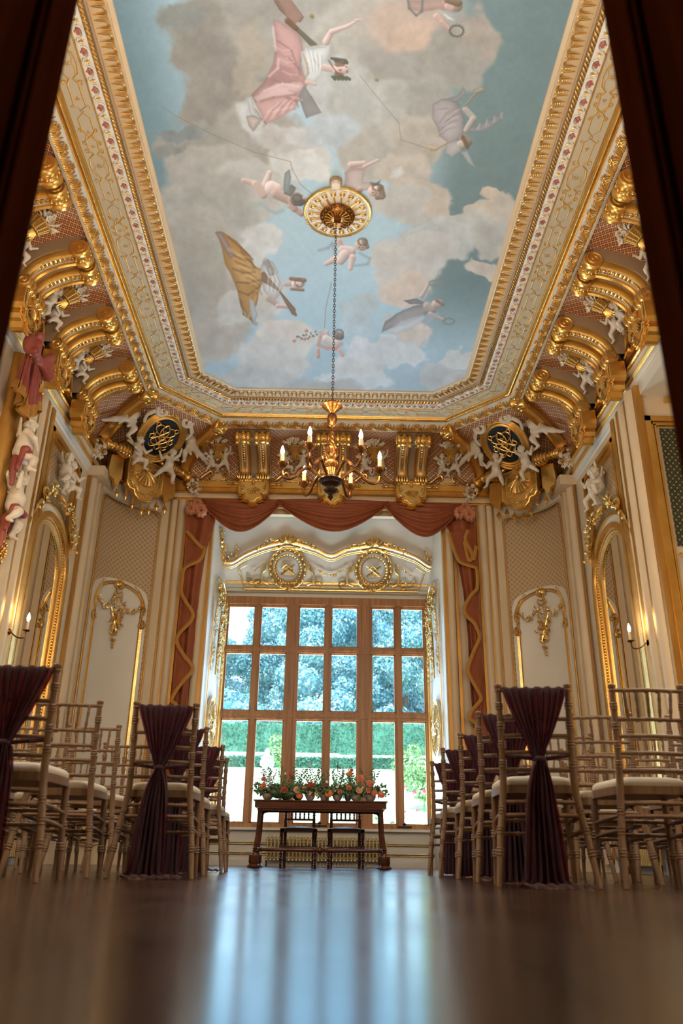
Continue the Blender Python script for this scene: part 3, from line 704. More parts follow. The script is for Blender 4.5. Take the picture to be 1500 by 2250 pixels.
# urn on a pedestal with low wall
ux, uy = onY(588, 1650, 20.0)[0], 20.0
e = empty('garden_urn', 'pale stone urn with finial on a pedestal outside the left window light', 'urn', (ux, uy, gz(20.0)))
q = MB(); q.bbox((-0.17, -0.17, -0.1), (0.17, 0.17, 1.5)); q.bbox((-0.22, -0.22, 1.5), (0.22, 0.22, 1.58)); q.bbox((-0.22, -0.22, 0), (0.22, 0.22, 0.2)); q.build('pedestal', STONE, e, smooth=False)
q = MB(); q.lathe([(0.10, 1.58), (0.05, 1.63), (0.08, 1.68), (0.16, 1.78), (0.18, 1.88), (0.14, 1.95), (0.17, 1.98), (0.09, 2.02), (0.04, 2.07), (0.07, 2.13), (0.02, 2.2), (0.0, 2.21)], n=16); q.build('urn_bowl', STONE, e)
q = MB(); q.bbox((-4.2, 20.3, 0.0), (-1.75, 20.6, 1.75)); tag(q.build('garden_wall', STONE, None, smooth=False), 'low pale stone wall beside the urn pedestal', 'wall')
# flowering shrubs below the window
FLW = simple('crimson_blossom', (0.75, 0.06, 0.10), 0.6, 0, (0.9, 0.18, 0.25), 30)
FLP = simple('white_blossom', (0.85, 0.80, 0.78), 0.6)
SHR = simple('pale_green_leaves', (0.20, 0.42, 0.16), 0.7, 0, (0.42, 0.62, 0.30), 10)
sh = [(-1.5, 16.2, 1.35, 0, 'leafy shrub under the left window light'), (-0.75, 16.0, 1.15, 0, 'low leafy shrub outside behind the flower table, left'), (0.35, 16.0, 1.2, 0, 'low leafy shrub outside behind the flower table, right'),
      (1.15, 16.2, 1.5, 1, 'leafy shrub with white flowers outside the right window light'), (1.75, 15.9, 1.75, 2, 'shrub with crimson flower heads outside the right window corner'), (-2.1, 15.9, 1.4, 1, 'leafy shrub with pale flowers at the left window corner')]
for i, (x, y, h, k, lb) in enumerate(sh):
    e = empty('flowering_shrub', lb, 'shrub', (x, y, -0.55), group='shrubs below the window')
    r = random.Random(i+50); bl = [(r.uniform(-.3, .3), r.uniform(-.15, .15), h*r.uniform(0.3, 0.85), 0.2) for _ in range(9)]
    V, F = leafcloud(900, bl, 0.05, i+90); q = MB(); q.add(V, F); q.tube([(0, 0, 0), (0, 0, h*0.7)], 0.03, n=6); q.build('foliage', SHR, e, smooth=False)
    if k:
        for j in range(7):
            q = MB(); c = (r.uniform(-.35, .35), r.uniform(-.2, 0), h*r.uniform(0.75, 1.12))
            for _ in range(8): q.ball((c[0]+r.uniform(-.04, .04), c[1]+r.uniform(-.04, .04), c[2]+r.uniform(-.03, .03)), 0.022, 5, 4)
            q.build('flower_head', FLW if k == 2 else FLP, e)
for i, (px, y, h, lb) in enumerate(((613, 30.0, 1.7, 'small round shrub on the lawn beside the urn'), (900, 29, 1.5, 'pale rose bush on the lawn at the right of the view'), (930, 25.0, 1.6, 'white flowering bush at the right edge of the lawn'))):
    x = onY(px, 1700, y)[0]; e = empty('garden_bush', lb, 'bush', (x, y, gz(y)))
    r = random.Random(i); bl = [(r.uniform(-.35, .35), r.uniform(-.3, .3), h*r.uniform(0.3, 0.9), 0.3) for _ in range(9)]
    V, F = leafcloud(1500, bl, 0.06, i+190); q = MB(); q.add(V, F); q.tube([(0, 0, 0), (0, 0, h*0.7)], 0.03, n=6); q.build('foliage', SHR, e, smooth=False)
# ------------------------------------------------------------------ painted ceiling
# a mural of clouds and floating figures, painted vertex by vertex on the flat of the ceiling
ZM = 7.135
nx, ny = 560, 900
gx = np.linspace(-2.25, 2.25, nx); gy = np.concatenate([np.linspace(YN-0.1, 4.4, 60), np.linspace(4.4, 11.6, ny-60)[1:]]); ny = len(gy)
GX, GY = np.meshgrid(gx, gy)
D = np.stack([GX.ravel(), GY.ravel(), np.full(GX.size, ZM-CH)], 1)
zz_ = D @ AF; U = 750+CF*(D @ AX)/zz_; Vv = 1125-CF*(D @ AU)/zz_      # mural coordinates of every vertex
def vnoise(x, y, seed):
    r = np.random.RandomState(seed).rand(64, 64); xi = np.floor(x).astype(int); yi = np.floor(y).astype(int)
    fx = x-xi; fy = y-yi; fx = fx*fx*(3-2*fx); fy = fy*fy*(3-2*fy)
    g = lambda a, b: r[a % 64, b % 64]
    return (g(xi, yi)*(1-fx)+g(xi+1, yi)*fx)*(1-fy)+(g(xi, yi+1)*(1-fx)+g(xi+1, yi+1)*fx)*fy
def fbm(x, y, s, seed, o=5):
    v = 0; a = 0.5; t_ = 0
    for k in range(o): v = v+a*vnoise(x/s+k*7.3, y/s+k*3.1, seed+k); t_ += a; a *= 0.5; s /= 2.05
    return v/t_
n1_ = fbm(U, Vv, 90, 1); n2_ = fbm(U, Vv, 90, 11); n3_ = fbm(U, Vv, 22, 21, 4); n4_ = fbm(U, Vv, 200, 31, 3); w1_ = fbm(U, Vv, 26, 51, 3); w2_ = fbm(U, Vv, 26, 61, 3)
def lin(c): c = np.array(c, float)/255; return np.where(c <= 0.04045, c/12.92, ((c+0.055)/1.055)**2.4)
def lerp(a, b, t_): return a*(1-t_[:, None])+b*t_[:, None]
def sst(a, b, x): t_ = np.clip((x-a)/(b-a), 0, 1); return t_*t_*(3-2*t_)
# sky
skyl = np.array([108, 138, 146]); skyc = np.array([172, 199, 208]); skyr = np.array([112, 134, 132]); skyb = np.array([168, 178, 176])
C = np.tile(skyc.astype(float), (len(U), 1))
C = lerp(C, skyl.astype(float), 1-sst(300, 520, U+0.25*(Vv-300)*-1)); C = lerp(C, skyr.astype(float), sst(900, 1040, U+0.12*(Vv-200)))
C = lerp(C, np.array([166, 186, 188.]), sst(600, 800, Vv)); C = lerp(C, skyb.astype(float), sst(780, 860, Vv)*0.7)
def cloud(x, y, rx, ry, col, soft=0.35, ang=0.0, warp=34, op=1.0):
    global C
    soft = soft*0.6; u = U+(n1_-0.5)*warp*2.4+(w1_-0.5)*20-x; v = Vv+(n2_-0.5)*warp*2.4+(w2_-0.5)*20-y; c_, s_ = math.cos(ang), math.sin(ang)
    d = np.sqrt(((u*c_+v*s_)/rx)**2+((-u*s_+v*c_)/ry)**2)
    f = (1-sst(1-soft, 1+soft*0.25, d))*op
    shade = 0.93+0.12*n3_+0.05*np.clip(d, 0, 1)**3*f
    C = lerp(C, np.array(col, float)*shade[:, None], f)
for a in [
 # dark grey bank upper left
 (470, 60, 110, 95, (150, 142, 128)), (400, 40, 60, 34, (140, 140, 130), .5), (500, 150, 120, 120, (146, 136, 124)), (460, 240, 80, 80, (150, 140, 128)), (570, 300, 120, 90, (168, 158, 146)),
 (640, 60, 160, 110, (165, 158, 146)), (560, 20, 90, 60, (158, 150, 138)), (420, 130, 32, 60, (146, 138, 124), .5), (545, 130, 40, 110, (172, 158, 138), .7),
 (430, 320, 90, 40, (160, 153, 140)), (470, 380, 100, 60, (176, 168, 156)), (560, 420, 120, 70, (190, 184, 172)), (390, 300, 40, 22, (132, 138, 134), .6), (380, 345, 34, 24, (140, 140, 132), .6),
 (450, 470, 130, 80, (172, 166, 154)), (430, 560, 100, 120, (176, 168, 154)), (470, 660, 110, 80, (178, 164, 146)), (450, 740, 100, 60, (186, 168, 148)), (410, 620, 60, 110, (170, 160, 144)),
 # light clouds, middle
 (660, 350, 80, 42, (206, 200, 190)), (620, 300, 90, 40, (188, 180, 170)), (580, 520, 60, 42, (208, 204, 198)), (545, 560, 50, 80, (204, 200, 192), .6), (600, 655, 56, 42, (202, 196, 186)), (540, 690, 80, 40, (198, 186, 170)),
 (640, 745, 80, 48, (216, 196, 178)), (600, 790, 100, 40, (204, 190, 176)), (560, 820, 90, 30, (190, 180, 168)), (780, 830, 90, 30, (206, 200, 192)),
 # big grey centre and right
 (790, 120, 150, 140, (176, 168, 154)), (860, 60, 130, 70, (178, 164, 148)), (900, 150, 130, 110, (158, 150, 138)), (1000, 110, 90, 90, (156, 148, 134)), (1050, 75, 50, 50, (168, 152, 134), .5), (1020, 150, 60, 60, (158, 150, 136), .5),
 (830, 250, 110, 80, (172, 168, 156)), (760, 210, 90, 80, (178, 176, 166)), (880, 60, 90, 60, (188, 160, 138), .6), (915, 70, 50, 35, (200, 166, 140), .6), (940, 220, 60, 50, (160, 154, 142)),
 (690, 290, 70, 30, (196, 190, 184), .6), (730, 280, 60, 50, (182, 188, 190), .7),
 (830, 330, 90, 70, (178, 170, 156)), (920, 300, 60, 60, (182, 168, 150)), (900, 370, 60, 60, (192, 176, 158)), (930, 430, 60, 40, (196, 178, 158)), (880, 450, 90, 50, (190, 182, 170)), (960, 460, 40, 30, (200, 182, 160)),
 (1090, 440, 34, 24, (208, 184, 158), .4), (1060, 470, 40, 22, (206, 186, 164), .4), (1110, 470, 40, 50, (196, 180, 160), .4), (1020, 500, 90, 34, (194, 186, 174)), (960, 530, 90, 50, (186, 184, 176)), (1090, 520, 60, 40, (184, 178, 166)),
 (890, 600, 80, 60, (204, 194, 182)), (880, 640, 60, 40, (216, 190, 168), .6), (940, 560, 60, 40, (196, 188, 178)), (1060, 590, 50, 30, (202, 184, 164)), (800, 690, 40, 60, (180, 190, 190)),
 (900, 720, 50, 34, (214, 190, 170)), (850, 770, 90, 26, (206, 198, 190)), (780, 800, 60, 26, (204, 192, 182)), (1010, 780, 50, 20, (208, 198, 186)), (960, 820, 60, 40, (190, 184, 174)), (1020, 830, 50, 30, (196, 186, 172)), (700, 850, 100, 26, (178, 170, 158)),
 (690, 370, 36, 30, (208, 204, 196), .5), (545, 260, 26, 50, (200, 196, 190), .6), (700, 180, 40, 60, (186, 184, 178), .7)]:
    cloud(a[0], a[1], a[2], a[3], a[4], *(a[5:]))
C *= (0.95+0.10*fbm(U*1.0, Vv*1.0, 9, 41, 3))[:, None]*0.5+(0.96+0.08*n4_)[:, None]*0.5
C += ((n3_-0.5)*7)[:, None]
def stroke(p, q, r1, r2, col, shade=0.25, soft=1.6, op=1.0):
    """a painted limb or fold: tapered capsule with modelled edge"""
    global C
    p = np.array(p, float); q = np.array(q, float); d = q-p; L = max(1e-6, np.dot(d, d))
    lo = np.minimum(p, q)-max(r1, r2)-4; hi = np.maximum(p, q)+max(r1, r2)+4
    i = np.where((U > lo[0]) & (U < hi[0]) & (Vv > lo[1]) & (Vv < hi[1]))[0]
    if len(i) == 0: return
    u = U[i]+(n3_[i]-0.5)*2.0-p[0]; v = Vv[i]-p[1]; t_ = np.clip((u*d[0]+v*d[1])/L, 0, 1); dx = u-t_*d[0]; dy = v-t_*d[1]
    r = r1+(r2-r1)*t_; dist = np.sqrt(dx*dx+dy*dy); f = (1-sst(r-soft, r+soft, dist))*op
    s_ = 1-shade*np.clip((dx*0.55+dy*0.75)/np.maximum(r, 0.5), -0.6, 1.0)
    C[i] = C[i]*(1-f[:, None])+np.array(col, float)*s_[:, None]*f[:, None]
def poly(pts, col, shade=0.0, soft=1.2, op=1.0, grad=(0.0, 0.0)):
    """painted polygonal passage of colour with soft edge"""
    global C
    P = np.array(pts, float); lo = P.min(0)-4; hi = P.max(0)+4
    i = np.where((U > lo[0]) & (U < hi[0]) & (Vv > lo[1]) & (Vv < hi[1]))[0]
    if len(i) == 0: return
    x = U[i]+(n3_[i]-0.5)*3; y = Vv[i]+(n3_[i]-0.5)*3; ins = np.zeros(len(i), bool); dm = np.full(len(i), 1e9)
    for k in range(len(P)):
        a, b_ = P[k], P[(k+1) % len(P)]
        c_ = ((a[1] > y) != (b_[1] > y)) & (x < (b_[0]-a[0])*(y-a[1])/(b_[1]-a[1]+1e-9)+a[0]); ins ^= c_
        d = b_-a; t_ = np.clip(((x-a[0])*d[0]+(y-a[1])*d[1])/(d@d+1e-9), 0, 1); dm = np.minimum(dm, np.hypot(x-a[0]-t_*d[0], y-a[1]-t_*d[1]))
    sd = np.where(ins, dm, -dm); f = sst(-soft, soft, sd)*op
    c0 = P.mean(0); s_ = 1+grad[0]*(x-c0[0])/(hi[0]-lo[0])+grad[1]*(y-c0[1])/(hi[1]-lo[1])-shade*np.exp(-np.maximum(sd, 0)/6.0)+(n3_[i]-0.5)*0.12
    C[i] = C[i]*(1-f[:, None])+np.array(col, float)*s_[:, None]*f[:, None]
def fold(pts, w, col, op=0.6):
    for a, b_ in zip(pts[:-1], pts[1:]): stroke(a, b_, w, w, col, 0, 2.2, op)
SK = (206, 172, 158); SKD = (170, 132, 116); PK = (196, 146, 138); PKL = (216, 172, 164); PKD = (150, 98, 92); WH = (212, 210, 204)
# reclining lady in rose, upper centre
poly([(600, 0), (640, 0), (668, 38), (660, 50), (632, 40), (612, 20)], (148, 112, 88), 0.2); poly([(612, 0), (640, 0), (666, 36), (650, 52), (634, 48)], (160, 120, 104), 0.1)
poly([(600, 42), (612, 45), (648, 70), (660, 82), (666, 110), (660, 145), (676, 185), (655, 222), (640, 240), (585, 272), (552, 208), (580, 180), (600, 140), (606, 90)], PK, 0.22, 2, grad=(0.1, -0.1))
poly([(600, 140), (640, 150), (668, 180), (665, 196), (620, 196), (585, 190)], (166, 116, 110), 0.0, 6, 0.6); poly([(556, 214), (610, 180), (660, 180), (672, 190), (640, 212), (565, 226)], PKL, 0.15, 3)
poly([(560, 226), (600, 216), (655, 212), (650, 240), (585, 272)], (212, 160, 150), 0.15, 2)
for f in ([(600, 175), (615, 182), (640, 180)], [(572, 222), (600, 214), (650, 208)], [(635, 128), (655, 150), (660, 165)], [(610, 90), (640, 110), (650, 140)], [(560, 240), (575, 262), (584, 272)], [(630, 215), (650, 222), (655, 235)]): fold(f, 2.0, PKD, 0.55)
for f in ([(590, 168), (610, 150), (612, 130)], [(600, 60), (606, 110)], [(580, 200), (620, 184), (655, 190)], [(600, 245), (640, 235)]): fold(f, 2.5, (228, 190, 182), 0.6)
poly([(655, 214), (668, 186), (680, 205), (707, 248), (672, 260)], (146, 140, 136), 0.12, 1.5); poly([(541, 214), (552, 212), (560, 245), (578, 268), (570, 274), (548, 250)], WH, 0.2)
poly([(540, 255), (556, 252), (575, 262), (556, 290), (546, 276)], (206, 186, 172), 0.3)
stroke((648, 60), (690, 100), 5, 7, (110, 98, 82), 0.2); stroke((632, 46), (650, 62), 7, 6, (120, 84, 62), 0.2)
poly([(660, 115), (680, 102), (712, 96), (726, 98), (724, 118), (712, 140), (706, 165), (690, 180), (672, 176), (664, 150)], WH, 0.2, 1.5)
for f in ([(684, 108), (700, 104), (715, 104)], [(668, 125), (674, 150), (676, 165)], [(690, 130), (700, 145)]): fold(f, 1.6, (168, 158, 142), 0.6)
fold([(666, 118), (674, 140), (677, 160), (668, 175)], 1.4, (176, 140, 90), 0.8)
stroke((716, 92), (728, 70), 8, 6.5, SK, 0.3); stroke((728, 70), (762, 58), 6.5, 4, SK, 0.3); stroke((762, 58), (786, 44), 4, 2.5, SK, 0.3); stroke((780, 44), (796, 42), 2.2, 1, SK)
stroke((675, 180), (692, 185), 5, 4, SK, 0.2); stroke((712, 148), (730, 152), 8, 7, SK, 0.25)
stroke((742, 152), (756, 151), 11.5, 11.5, (216, 182, 168), 0.3); stroke((728, 128), (758, 134), 3, 5, (92, 96, 82)); stroke((732, 168), (762, 172), 3, 4, (98, 100, 84)); fold([(722, 133), (738, 158), (752, 168)], 1.4, (110, 70, 48), 0.8)
for k in range(5): stroke((732+k*6, 128+k*1), (738+k*6, 134+k*1), 1.5, 4, (86, 92, 78), 0, 1.2); stroke((728+k*8, 168), (736+k*8, 174), 1.5, 3.5, (92, 96, 78), 0, 1.2)
stroke((746, 154), (748, 154), 2, 2, (150, 90, 82)); stroke((760, 146), (761, 147), 1.5, 1.5, (110, 86, 80)); stroke((762, 157), (763, 158), 1.5, 1.5, (110, 86, 80))
for k in range(9): a = k*0.35; fold([(600+k*5, 100+k*14), (622+k*4, 112+k*13), (640+k*3, 108+k*14)], 1.3, (172, 118, 112) if k % 2 else (222, 182, 176), 0.5)
for k in range(6): fold([(575+k*11, 270-k*5), (590+k*10, 246-k*4), (612+k*8, 226-k*2)], 1.3, (160, 108, 102) if k % 2 else (228, 190, 184), 0.55)
for k in range(8): fold([(672+k*5, 108+k*2), (680+k*4, 132+k*2), (684+k*3, 158)], 1.1, (168, 164, 152) if k % 2 else (232, 230, 226), 0.6)
stroke((740, 142), (752, 139), 5, 7, (118, 86, 62), 0.2, 2, 0.8); stroke((738, 162), (750, 165), 4, 5, (118, 86, 62), 0.2, 2, 0.8)
# genius with wreath, upper right
poly([(895, 0), (1008, 0), (1014, 14), (1000, 30), (965, 20), (920, 26), (900, 18)], (184, 146, 130), 0.15, 3); stroke((985, 8), (1004, 14), 14, 12, (160, 134, 112), 0.3); stroke((985, 14), (992, 18), 9, 7, (196, 154, 140))
stroke((958, 36), (970, 48), 7, 5, (200, 156, 138), 0.3); stroke((970, 48), (988, 64), 4.5, 3, (200, 150, 132)); fold([(896, 0), (898, 18), (914, 34), (926, 26), (928, 0)], 2.6, (106, 108, 104), 0.8); poly([(970, 28), (980, 32), (1000, 46), (984, 42)], (196, 196, 188))
def wreath(x, y, rx, ry, col=(92, 90, 78), w=1.8, n=14):
    for k in range(n):
        a = 2*PI*k/n; b_ = a+2*PI/n; stroke((x+rx*math.cos(a), y+ry*math.sin(a)), (x+rx*math.cos(b_), y+ry*math.sin(b_)), w, w*0.7, col, 0, 1.2, 0.8)
        stroke((x+rx*math.cos(a), y+ry*math.sin(a)), (x+(rx+4)*math.cos(a+0.25), y+(ry+4)*math.sin(a+0.25)), w, 0.6, col, 0, 1, 0.7)
wreath(1003, 68, 15, 12)
stroke((982, 0), (1006, 6), 7, 9, (132, 104, 80), 0.3, 2.5)
# trumpeting figures, right
poly([(950, 230), (970, 218), (1000, 214), (1012, 240), (1020, 262), (1018, 290), (1005, 308), (988, 316), (966, 300), (960, 280), (950, 262)], (172, 160, 156), 0.25, 2, grad=(-0.1, 0.1))
for f in ([(965, 270), (980, 250), (1000, 235)], [(968, 285), (985, 262), (1006, 250)], [(990, 215), (1005, 235), (1012, 250)], [(962, 240), (985, 238)]): fold(f, 1.8, (150, 128, 124), 0.6)
poly([(985, 216), (1008, 208), (1018, 190), (1024, 205), (1010, 220), (996, 226)], (156, 152, 146), 0.2); poly([(1016, 284), (1046, 276), (1080, 262), (1114, 240), (1098, 266), (1070, 286), (1040, 292)], (154, 152, 150), 0.2)
stroke((1022, 240), (1040, 260), 6, 7, (176, 160, 146), 0.3); stroke((1038, 262), (1024, 286), 7, 6, (176, 160, 146), 0.3); stroke((1020, 234), (1048, 202), 2.0, 2.5, (150, 130, 104)); stroke((1046, 202), (1058, 198), 3, 5, (160, 138, 108))
poly([(980, 312), (1010, 308), (1012, 330), (992, 345), (978, 336)], (190, 178, 172), 0.2); stroke((1018, 304), (1028, 312), 10, 9, (146, 126, 104), 0.3); stroke((1012, 316), (1016, 318), 8, 6, (194, 168, 152)); poly([(1010, 332), (1026, 330), (1044, 368), (1030, 360)], (176, 176, 172), 0.2)
stroke((988, 310), (958, 328), 1.6, 2.4, (170, 146, 112)); stroke((956, 328), (946, 326), 4, 5, (186, 156, 110))
for k in range(8): fold([(1040+k*9, 288-k*4), (1046+k*8, 276-k*4)], 1.1, (196, 190, 184) if k % 2 else (120, 118, 116), 0.6)
for k in range(7): fold([(962+k*4, 300-k*8), (980+k*4, 285-k*8), (1000+k*2, 280-k*8)], 1.2, (200, 184, 180) if k % 2 else (138, 118, 116), 0.5)
stroke((1016, 300), (1026, 322), 4, 5, (120, 96, 72), 0.2, 2)
# putti holding the rose: left
stroke((535, 396), (560, 404), 5, 7, SK, 0.3); stroke((560, 404), (578, 428), 8, 9, SK, 0.3); stroke((592, 380), (584, 405), 6, 9, (214, 182, 170), 0.3); stroke((596, 412), (606, 416), 15, 14, (222, 192, 180), 0.3); stroke((606, 425), (640, 440), 12, 11, (190, 156, 138), 0.35)
stroke((640, 452), (662, 470), 8, 6, (184, 148, 130), 0.35); stroke((640, 440), (646, 458), 9, 8, (184, 148, 130)); poly([(622, 425), (640, 405), (650, 412), (640, 432)], (136, 132, 128), 0.2); poly([(625, 380), (636, 372), (640, 390), (634, 425), (622, 420)], (152, 160, 158), 0.2); stroke((652, 438), (658, 440), 15, 13, (116, 108, 98), 0.35)
fold([(556, 450), (575, 448), (590, 462), (606, 468), (622, 462)], 3.5, (158, 176, 176), 0.8); stroke((668, 434), (690, 440), 4, 3, (196, 164, 148))
# right above the rose
poly([(758, 378), (772, 366), (800, 372), (798, 400), (812, 402), (824, 414), (800, 420), (774, 428), (756, 412)], (200, 178, 166), 0.2, 2); stroke((770, 362), (800, 358), 7, 5, SK, 0.3); stroke((800, 366), (830, 352), 4, 3, SK, 0.3); fold([(762, 400), (760, 380), (775, 372), (800, 372)], 3, (182, 138, 126), 0.7)
stroke((776, 428), (790, 416), 6, 7, (196, 160, 146), 0.3); stroke((820, 420), (828, 420), 12, 11, (212, 178, 160), 0.3); stroke((836, 412), (840, 430), 7, 7, (140, 114, 92), 0.2); stroke((828, 434), (840, 434), 5, 4, (140, 114, 92)); poly([(812, 400), (826, 402), (836, 395), (832, 408), (818, 410)], (118, 112, 104)); poly([(862, 376), (880, 366), (888, 380), (872, 392), (856, 390)], (206, 204, 202), 0, 5, 0.7); stroke((804, 440), (812, 452), 6, 4, (206, 170, 156))
# putto below the rose
stroke((745, 530), (752, 548), 6, 6, (204, 164, 148), 0.3); stroke((752, 548), (772, 552), 9, 10, (214, 182, 168), 0.3); stroke((790, 538), (796, 540), 11, 11, (208, 174, 158), 0.3); stroke((800, 530), (806, 542), 6, 5, (146, 120, 100)); stroke((774, 566), (770, 590), 8, 5, (214, 180, 166), 0.3); stroke((738, 568), (716, 580), 8, 4, (210, 178, 164), 0.3); stroke((756, 560), (748, 572), 12, 10, (216, 186, 172), 0.3)
fold([(700, 550), (720, 545), (730, 535), (736, 556)], 3.5, (150, 160, 164), 0.7); fold([(790, 556), (812, 568), (808, 580), (780, 584)], 3, (146, 168, 172), 0.7)
for hx, hy in ((652, 438), (828, 414), (796, 534), (744, 735)):
    for k in range(9): a = 2*PI*k/9; stroke((hx+9*math.cos(a), hy+7*math.sin(a)-3), (hx+10*math.cos(a+.4), hy+8*math.sin(a+.4)-3), 2.6, 2.2, (112, 92, 74), 0.4, 1.6, 0.55)
for hx, hy in ((824, 421), (794, 541)): stroke((hx-5, hy+2), (hx-4, hy+2), 1.3, 1.3, (120, 84, 72)); stroke((hx+2, hy+3), (hx+3, hy+3), 1.3, 1.3, (120, 84, 72)); stroke((hx-2, hy+7), (hx+1, hy+7), 1.3, 1.0, (170, 92, 84))
# lady in ochre, left centre
OC = (194, 136, 66); OCD = (136, 84, 44)
poly([(476, 508), (490, 510), (520, 530), (548, 560), (560, 585), (575, 592), (577, 620), (568, 645), (565, 668), (552, 690), (565, 715), (556, 712), (540, 690), (528, 672), (522, 640), (506, 600), (494, 580), (488, 548)], OC, 0.2, 2, grad=(0.05, -0.05))
poly([(510, 575), (545, 585), (574, 592), (576, 612), (560, 625), (530, 620), (516, 600)], (214, 162, 92), 0.1, 4, 0.8); poly([(472, 510), (486, 508), (510, 548), (520, 565), (505, 568), (492, 545)], (186, 150, 132), 0.3, 1.5)
for f in ([(512, 590), (535, 600), (560, 598)], [(520, 620), (545, 622), (570, 615)], [(524, 640), (545, 648), (570, 630)], [(500, 520), (530, 545), (555, 570)], [(530, 552), (560, 588)], [(528, 660), (535, 690), (548, 700)]): fold(f, 2.2, OCD, 0.6)
for f in ([(505, 545), (525, 560), (550, 580)], [(525, 585), (555, 592)], [(545, 700), (556, 675), (562, 650)]): fold(f, 2.0, (226, 180, 112), 0.5)
poly([(548, 655), (556, 660), (566, 690), (560, 705), (570, 712), (556, 712), (550, 690)], (196, 192, 186), 0.2)
poly([(572, 585), (585, 570), (600, 575), (612, 600), (622, 622), (614, 648), (600, 662), (580, 640), (574, 615)], (206, 198, 188), 0.2, 1.5); stroke((584, 575), (596, 598), 8, 8, (158, 146, 136), 0.3); stroke((590, 655), (610, 670), 8, 5, (186, 158, 138), 0.3); stroke((610, 672), (642, 674), 5, 4, SK, 0.3)
poly([(574, 600), (580, 596), (650, 680), (645, 692), (640, 690), (612, 640), (574, 618)], (150, 112, 82), 0.1, 1.2); stroke((645, 684), (649, 692), 3, 3, (132, 98, 66))
stroke((626, 624), (640, 622), 5, 7, SK, 0.2); stroke((650, 624), (660, 623), 10.5, 9, (220, 190, 174), 0.3); stroke((638, 612), (668, 616), 4, 5, (150, 112, 92)); stroke((640, 635), (665, 637), 3, 3.5, (156, 118, 96)); stroke((652, 627), (653, 627), 1.6, 1.6, (160, 90, 84)); stroke((664, 622), (665, 622), 1.3, 1.3, (112, 88, 82))
for k in range(11): fold([(500+k*6, 548+k*9), (522+k*5, 560+k*8), (548+k*3, 566+k*9)], 1.5, (146, 94, 48) if k % 2 else (224, 176, 104), 0.5)
for k in range(7): fold([(582+k*5, 585+k*3), (590+k*5, 610+k*2), (588+k*4, 640)], 1.1, (168, 158, 146) if k % 2 else (232, 228, 222), 0.55)
for k in range(8): a = 2*PI*k/8; stroke((657+9*math.cos(a), 623-2+9*math.sin(a)), (657+10*math.cos(a+.3), 623-2+10*math.sin(a+.3)), 2.2, 2.0, (142, 104, 82), 0.3, 1.5, 0.6)
# flying lady with wreaths, lower right
poly([(838, 730), (846, 705), (870, 690), (910, 672), (935, 668), (950, 680), (930, 695), (890, 715), (860, 722)], (166, 154, 148), 0.25, 2); poly([(850, 728), (880, 705), (930, 690), (935, 700), (905, 722), (870, 735)], (204, 202, 198), 0.15, 4, 0.8); poly([(885, 660), (915, 656), (938, 668), (900, 668)], (150, 140, 138), 0.2)
stroke((948, 680), (938, 672), 10, 9, (182, 158, 142), 0.3); stroke((926, 650), (940, 626), 5, 3.5, (196, 172, 158), 0.3); stroke((945, 690), (972, 702), 5, 3, (194, 164, 148), 0.3); stroke((956, 668), (964, 667), 9, 8.5, (204, 172, 156), 0.3); stroke((958, 660), (972, 668), 3.5, 4, (146, 124, 100)); poly([(940, 690), (966, 685), (965, 692), (930, 722)], (166, 164, 162), 0, 2, 0.6)
wreath(957, 622, 14, 6, (140, 134, 118), 1.4); wreath(986, 706, 11, 6, (140, 130, 116), 1.4)
# putto with roses at the bottom
stroke((718, 730), (722, 752), 4.5, 4, (206, 168, 152)); stroke((702, 728), (712, 740), 4, 7, (206, 168, 152), 0.3); stroke((715, 745), (735, 756), 9, 11, (214, 188, 172), 0.3); stroke((742, 738), (748, 739), 8.5, 8, (136, 112, 92), 0.3)
fold([(704, 742), (700, 758), (718, 765), (740, 766), (750, 756)], 4.0, (208, 142, 120), 0.8); stroke((698, 768), (698, 782), 4, 5, (212, 150, 128)); stroke((746, 770), (752, 780), 4, 4, (212, 158, 138))
for x, y in ((672, 726), (668, 744), (645, 748)): stroke((x, y), (x+1, y), 4, 4, (206, 140, 128), 0.3)
for k in range(14): a_ = rng.uniform(0, 6); x = 652+k*3.4; y = 744-k*0.8+rng.uniform(-6, 6); stroke((x, y), (x+3*math.cos(a_), y+3*math.sin(a_)), 1.8, 1, (110, 120, 92), 0, 1)
poly([(758, 752), (780, 768), (776, 776), (756, 765)], (196, 200, 198), 0, 3, 0.7)
g_ = C.mean(1, keepdims=True); C = g_+(C-g_)*0.80
# old cracks
for pts in ([(350, 232), (400, 262), (465, 295), (560, 335), (638, 355), (642, 372), (660, 405), (700, 438)], [(790, 165), (830, 215), (876, 270), (881, 308), (905, 315), (945, 328)], [(1050, 355), (1085, 400)], [(728, 620), (715, 680), (712, 720)]):
    for a, b_ in zip(pts[:-1], pts[1:]): stroke(a, b_, 0.7, 0.7, (132, 118, 96), 0, 1.0, 0.75)
stroke((684, 35), (685, 36), 5, 5, (140, 120, 84)); stroke((826, 174), (828, 175), 4.5, 4.5, (146, 132, 104))
C = np.clip((C*1.03+12)*np.array([0.93, 1.0, 1.095]), 0, 255)
mb = MB(); mb.grid(np.stack([GX, GY, np.full_like(GX, ZM)], 2))
MUR, t, b = new_mat('ceiling_mural')
at_ = N(t, 'Attribute'); at_.attribute_name = 'mural'; t.links.new(at_.outputs['Color'], b.inputs['Base Color'])
b.inputs['Roughness'].default_value = 0.65; b.inputs['Specular IOR Level'].default_value = 0.25
bump(t, b, noise_tex(t, 60, 4), 0.08, 0.004)
o = struct('ceiling', mb, MUR, angle=180)
ca = o.data.color_attributes.new('mural', 'FLOAT_COLOR', 'POINT')
MURK = 1.0
lc = lin(C)*MURK; ca.data.foreach_set('color', np.column_stack([lc, np.ones(len(lc))]).astype(np.float32).ravel())
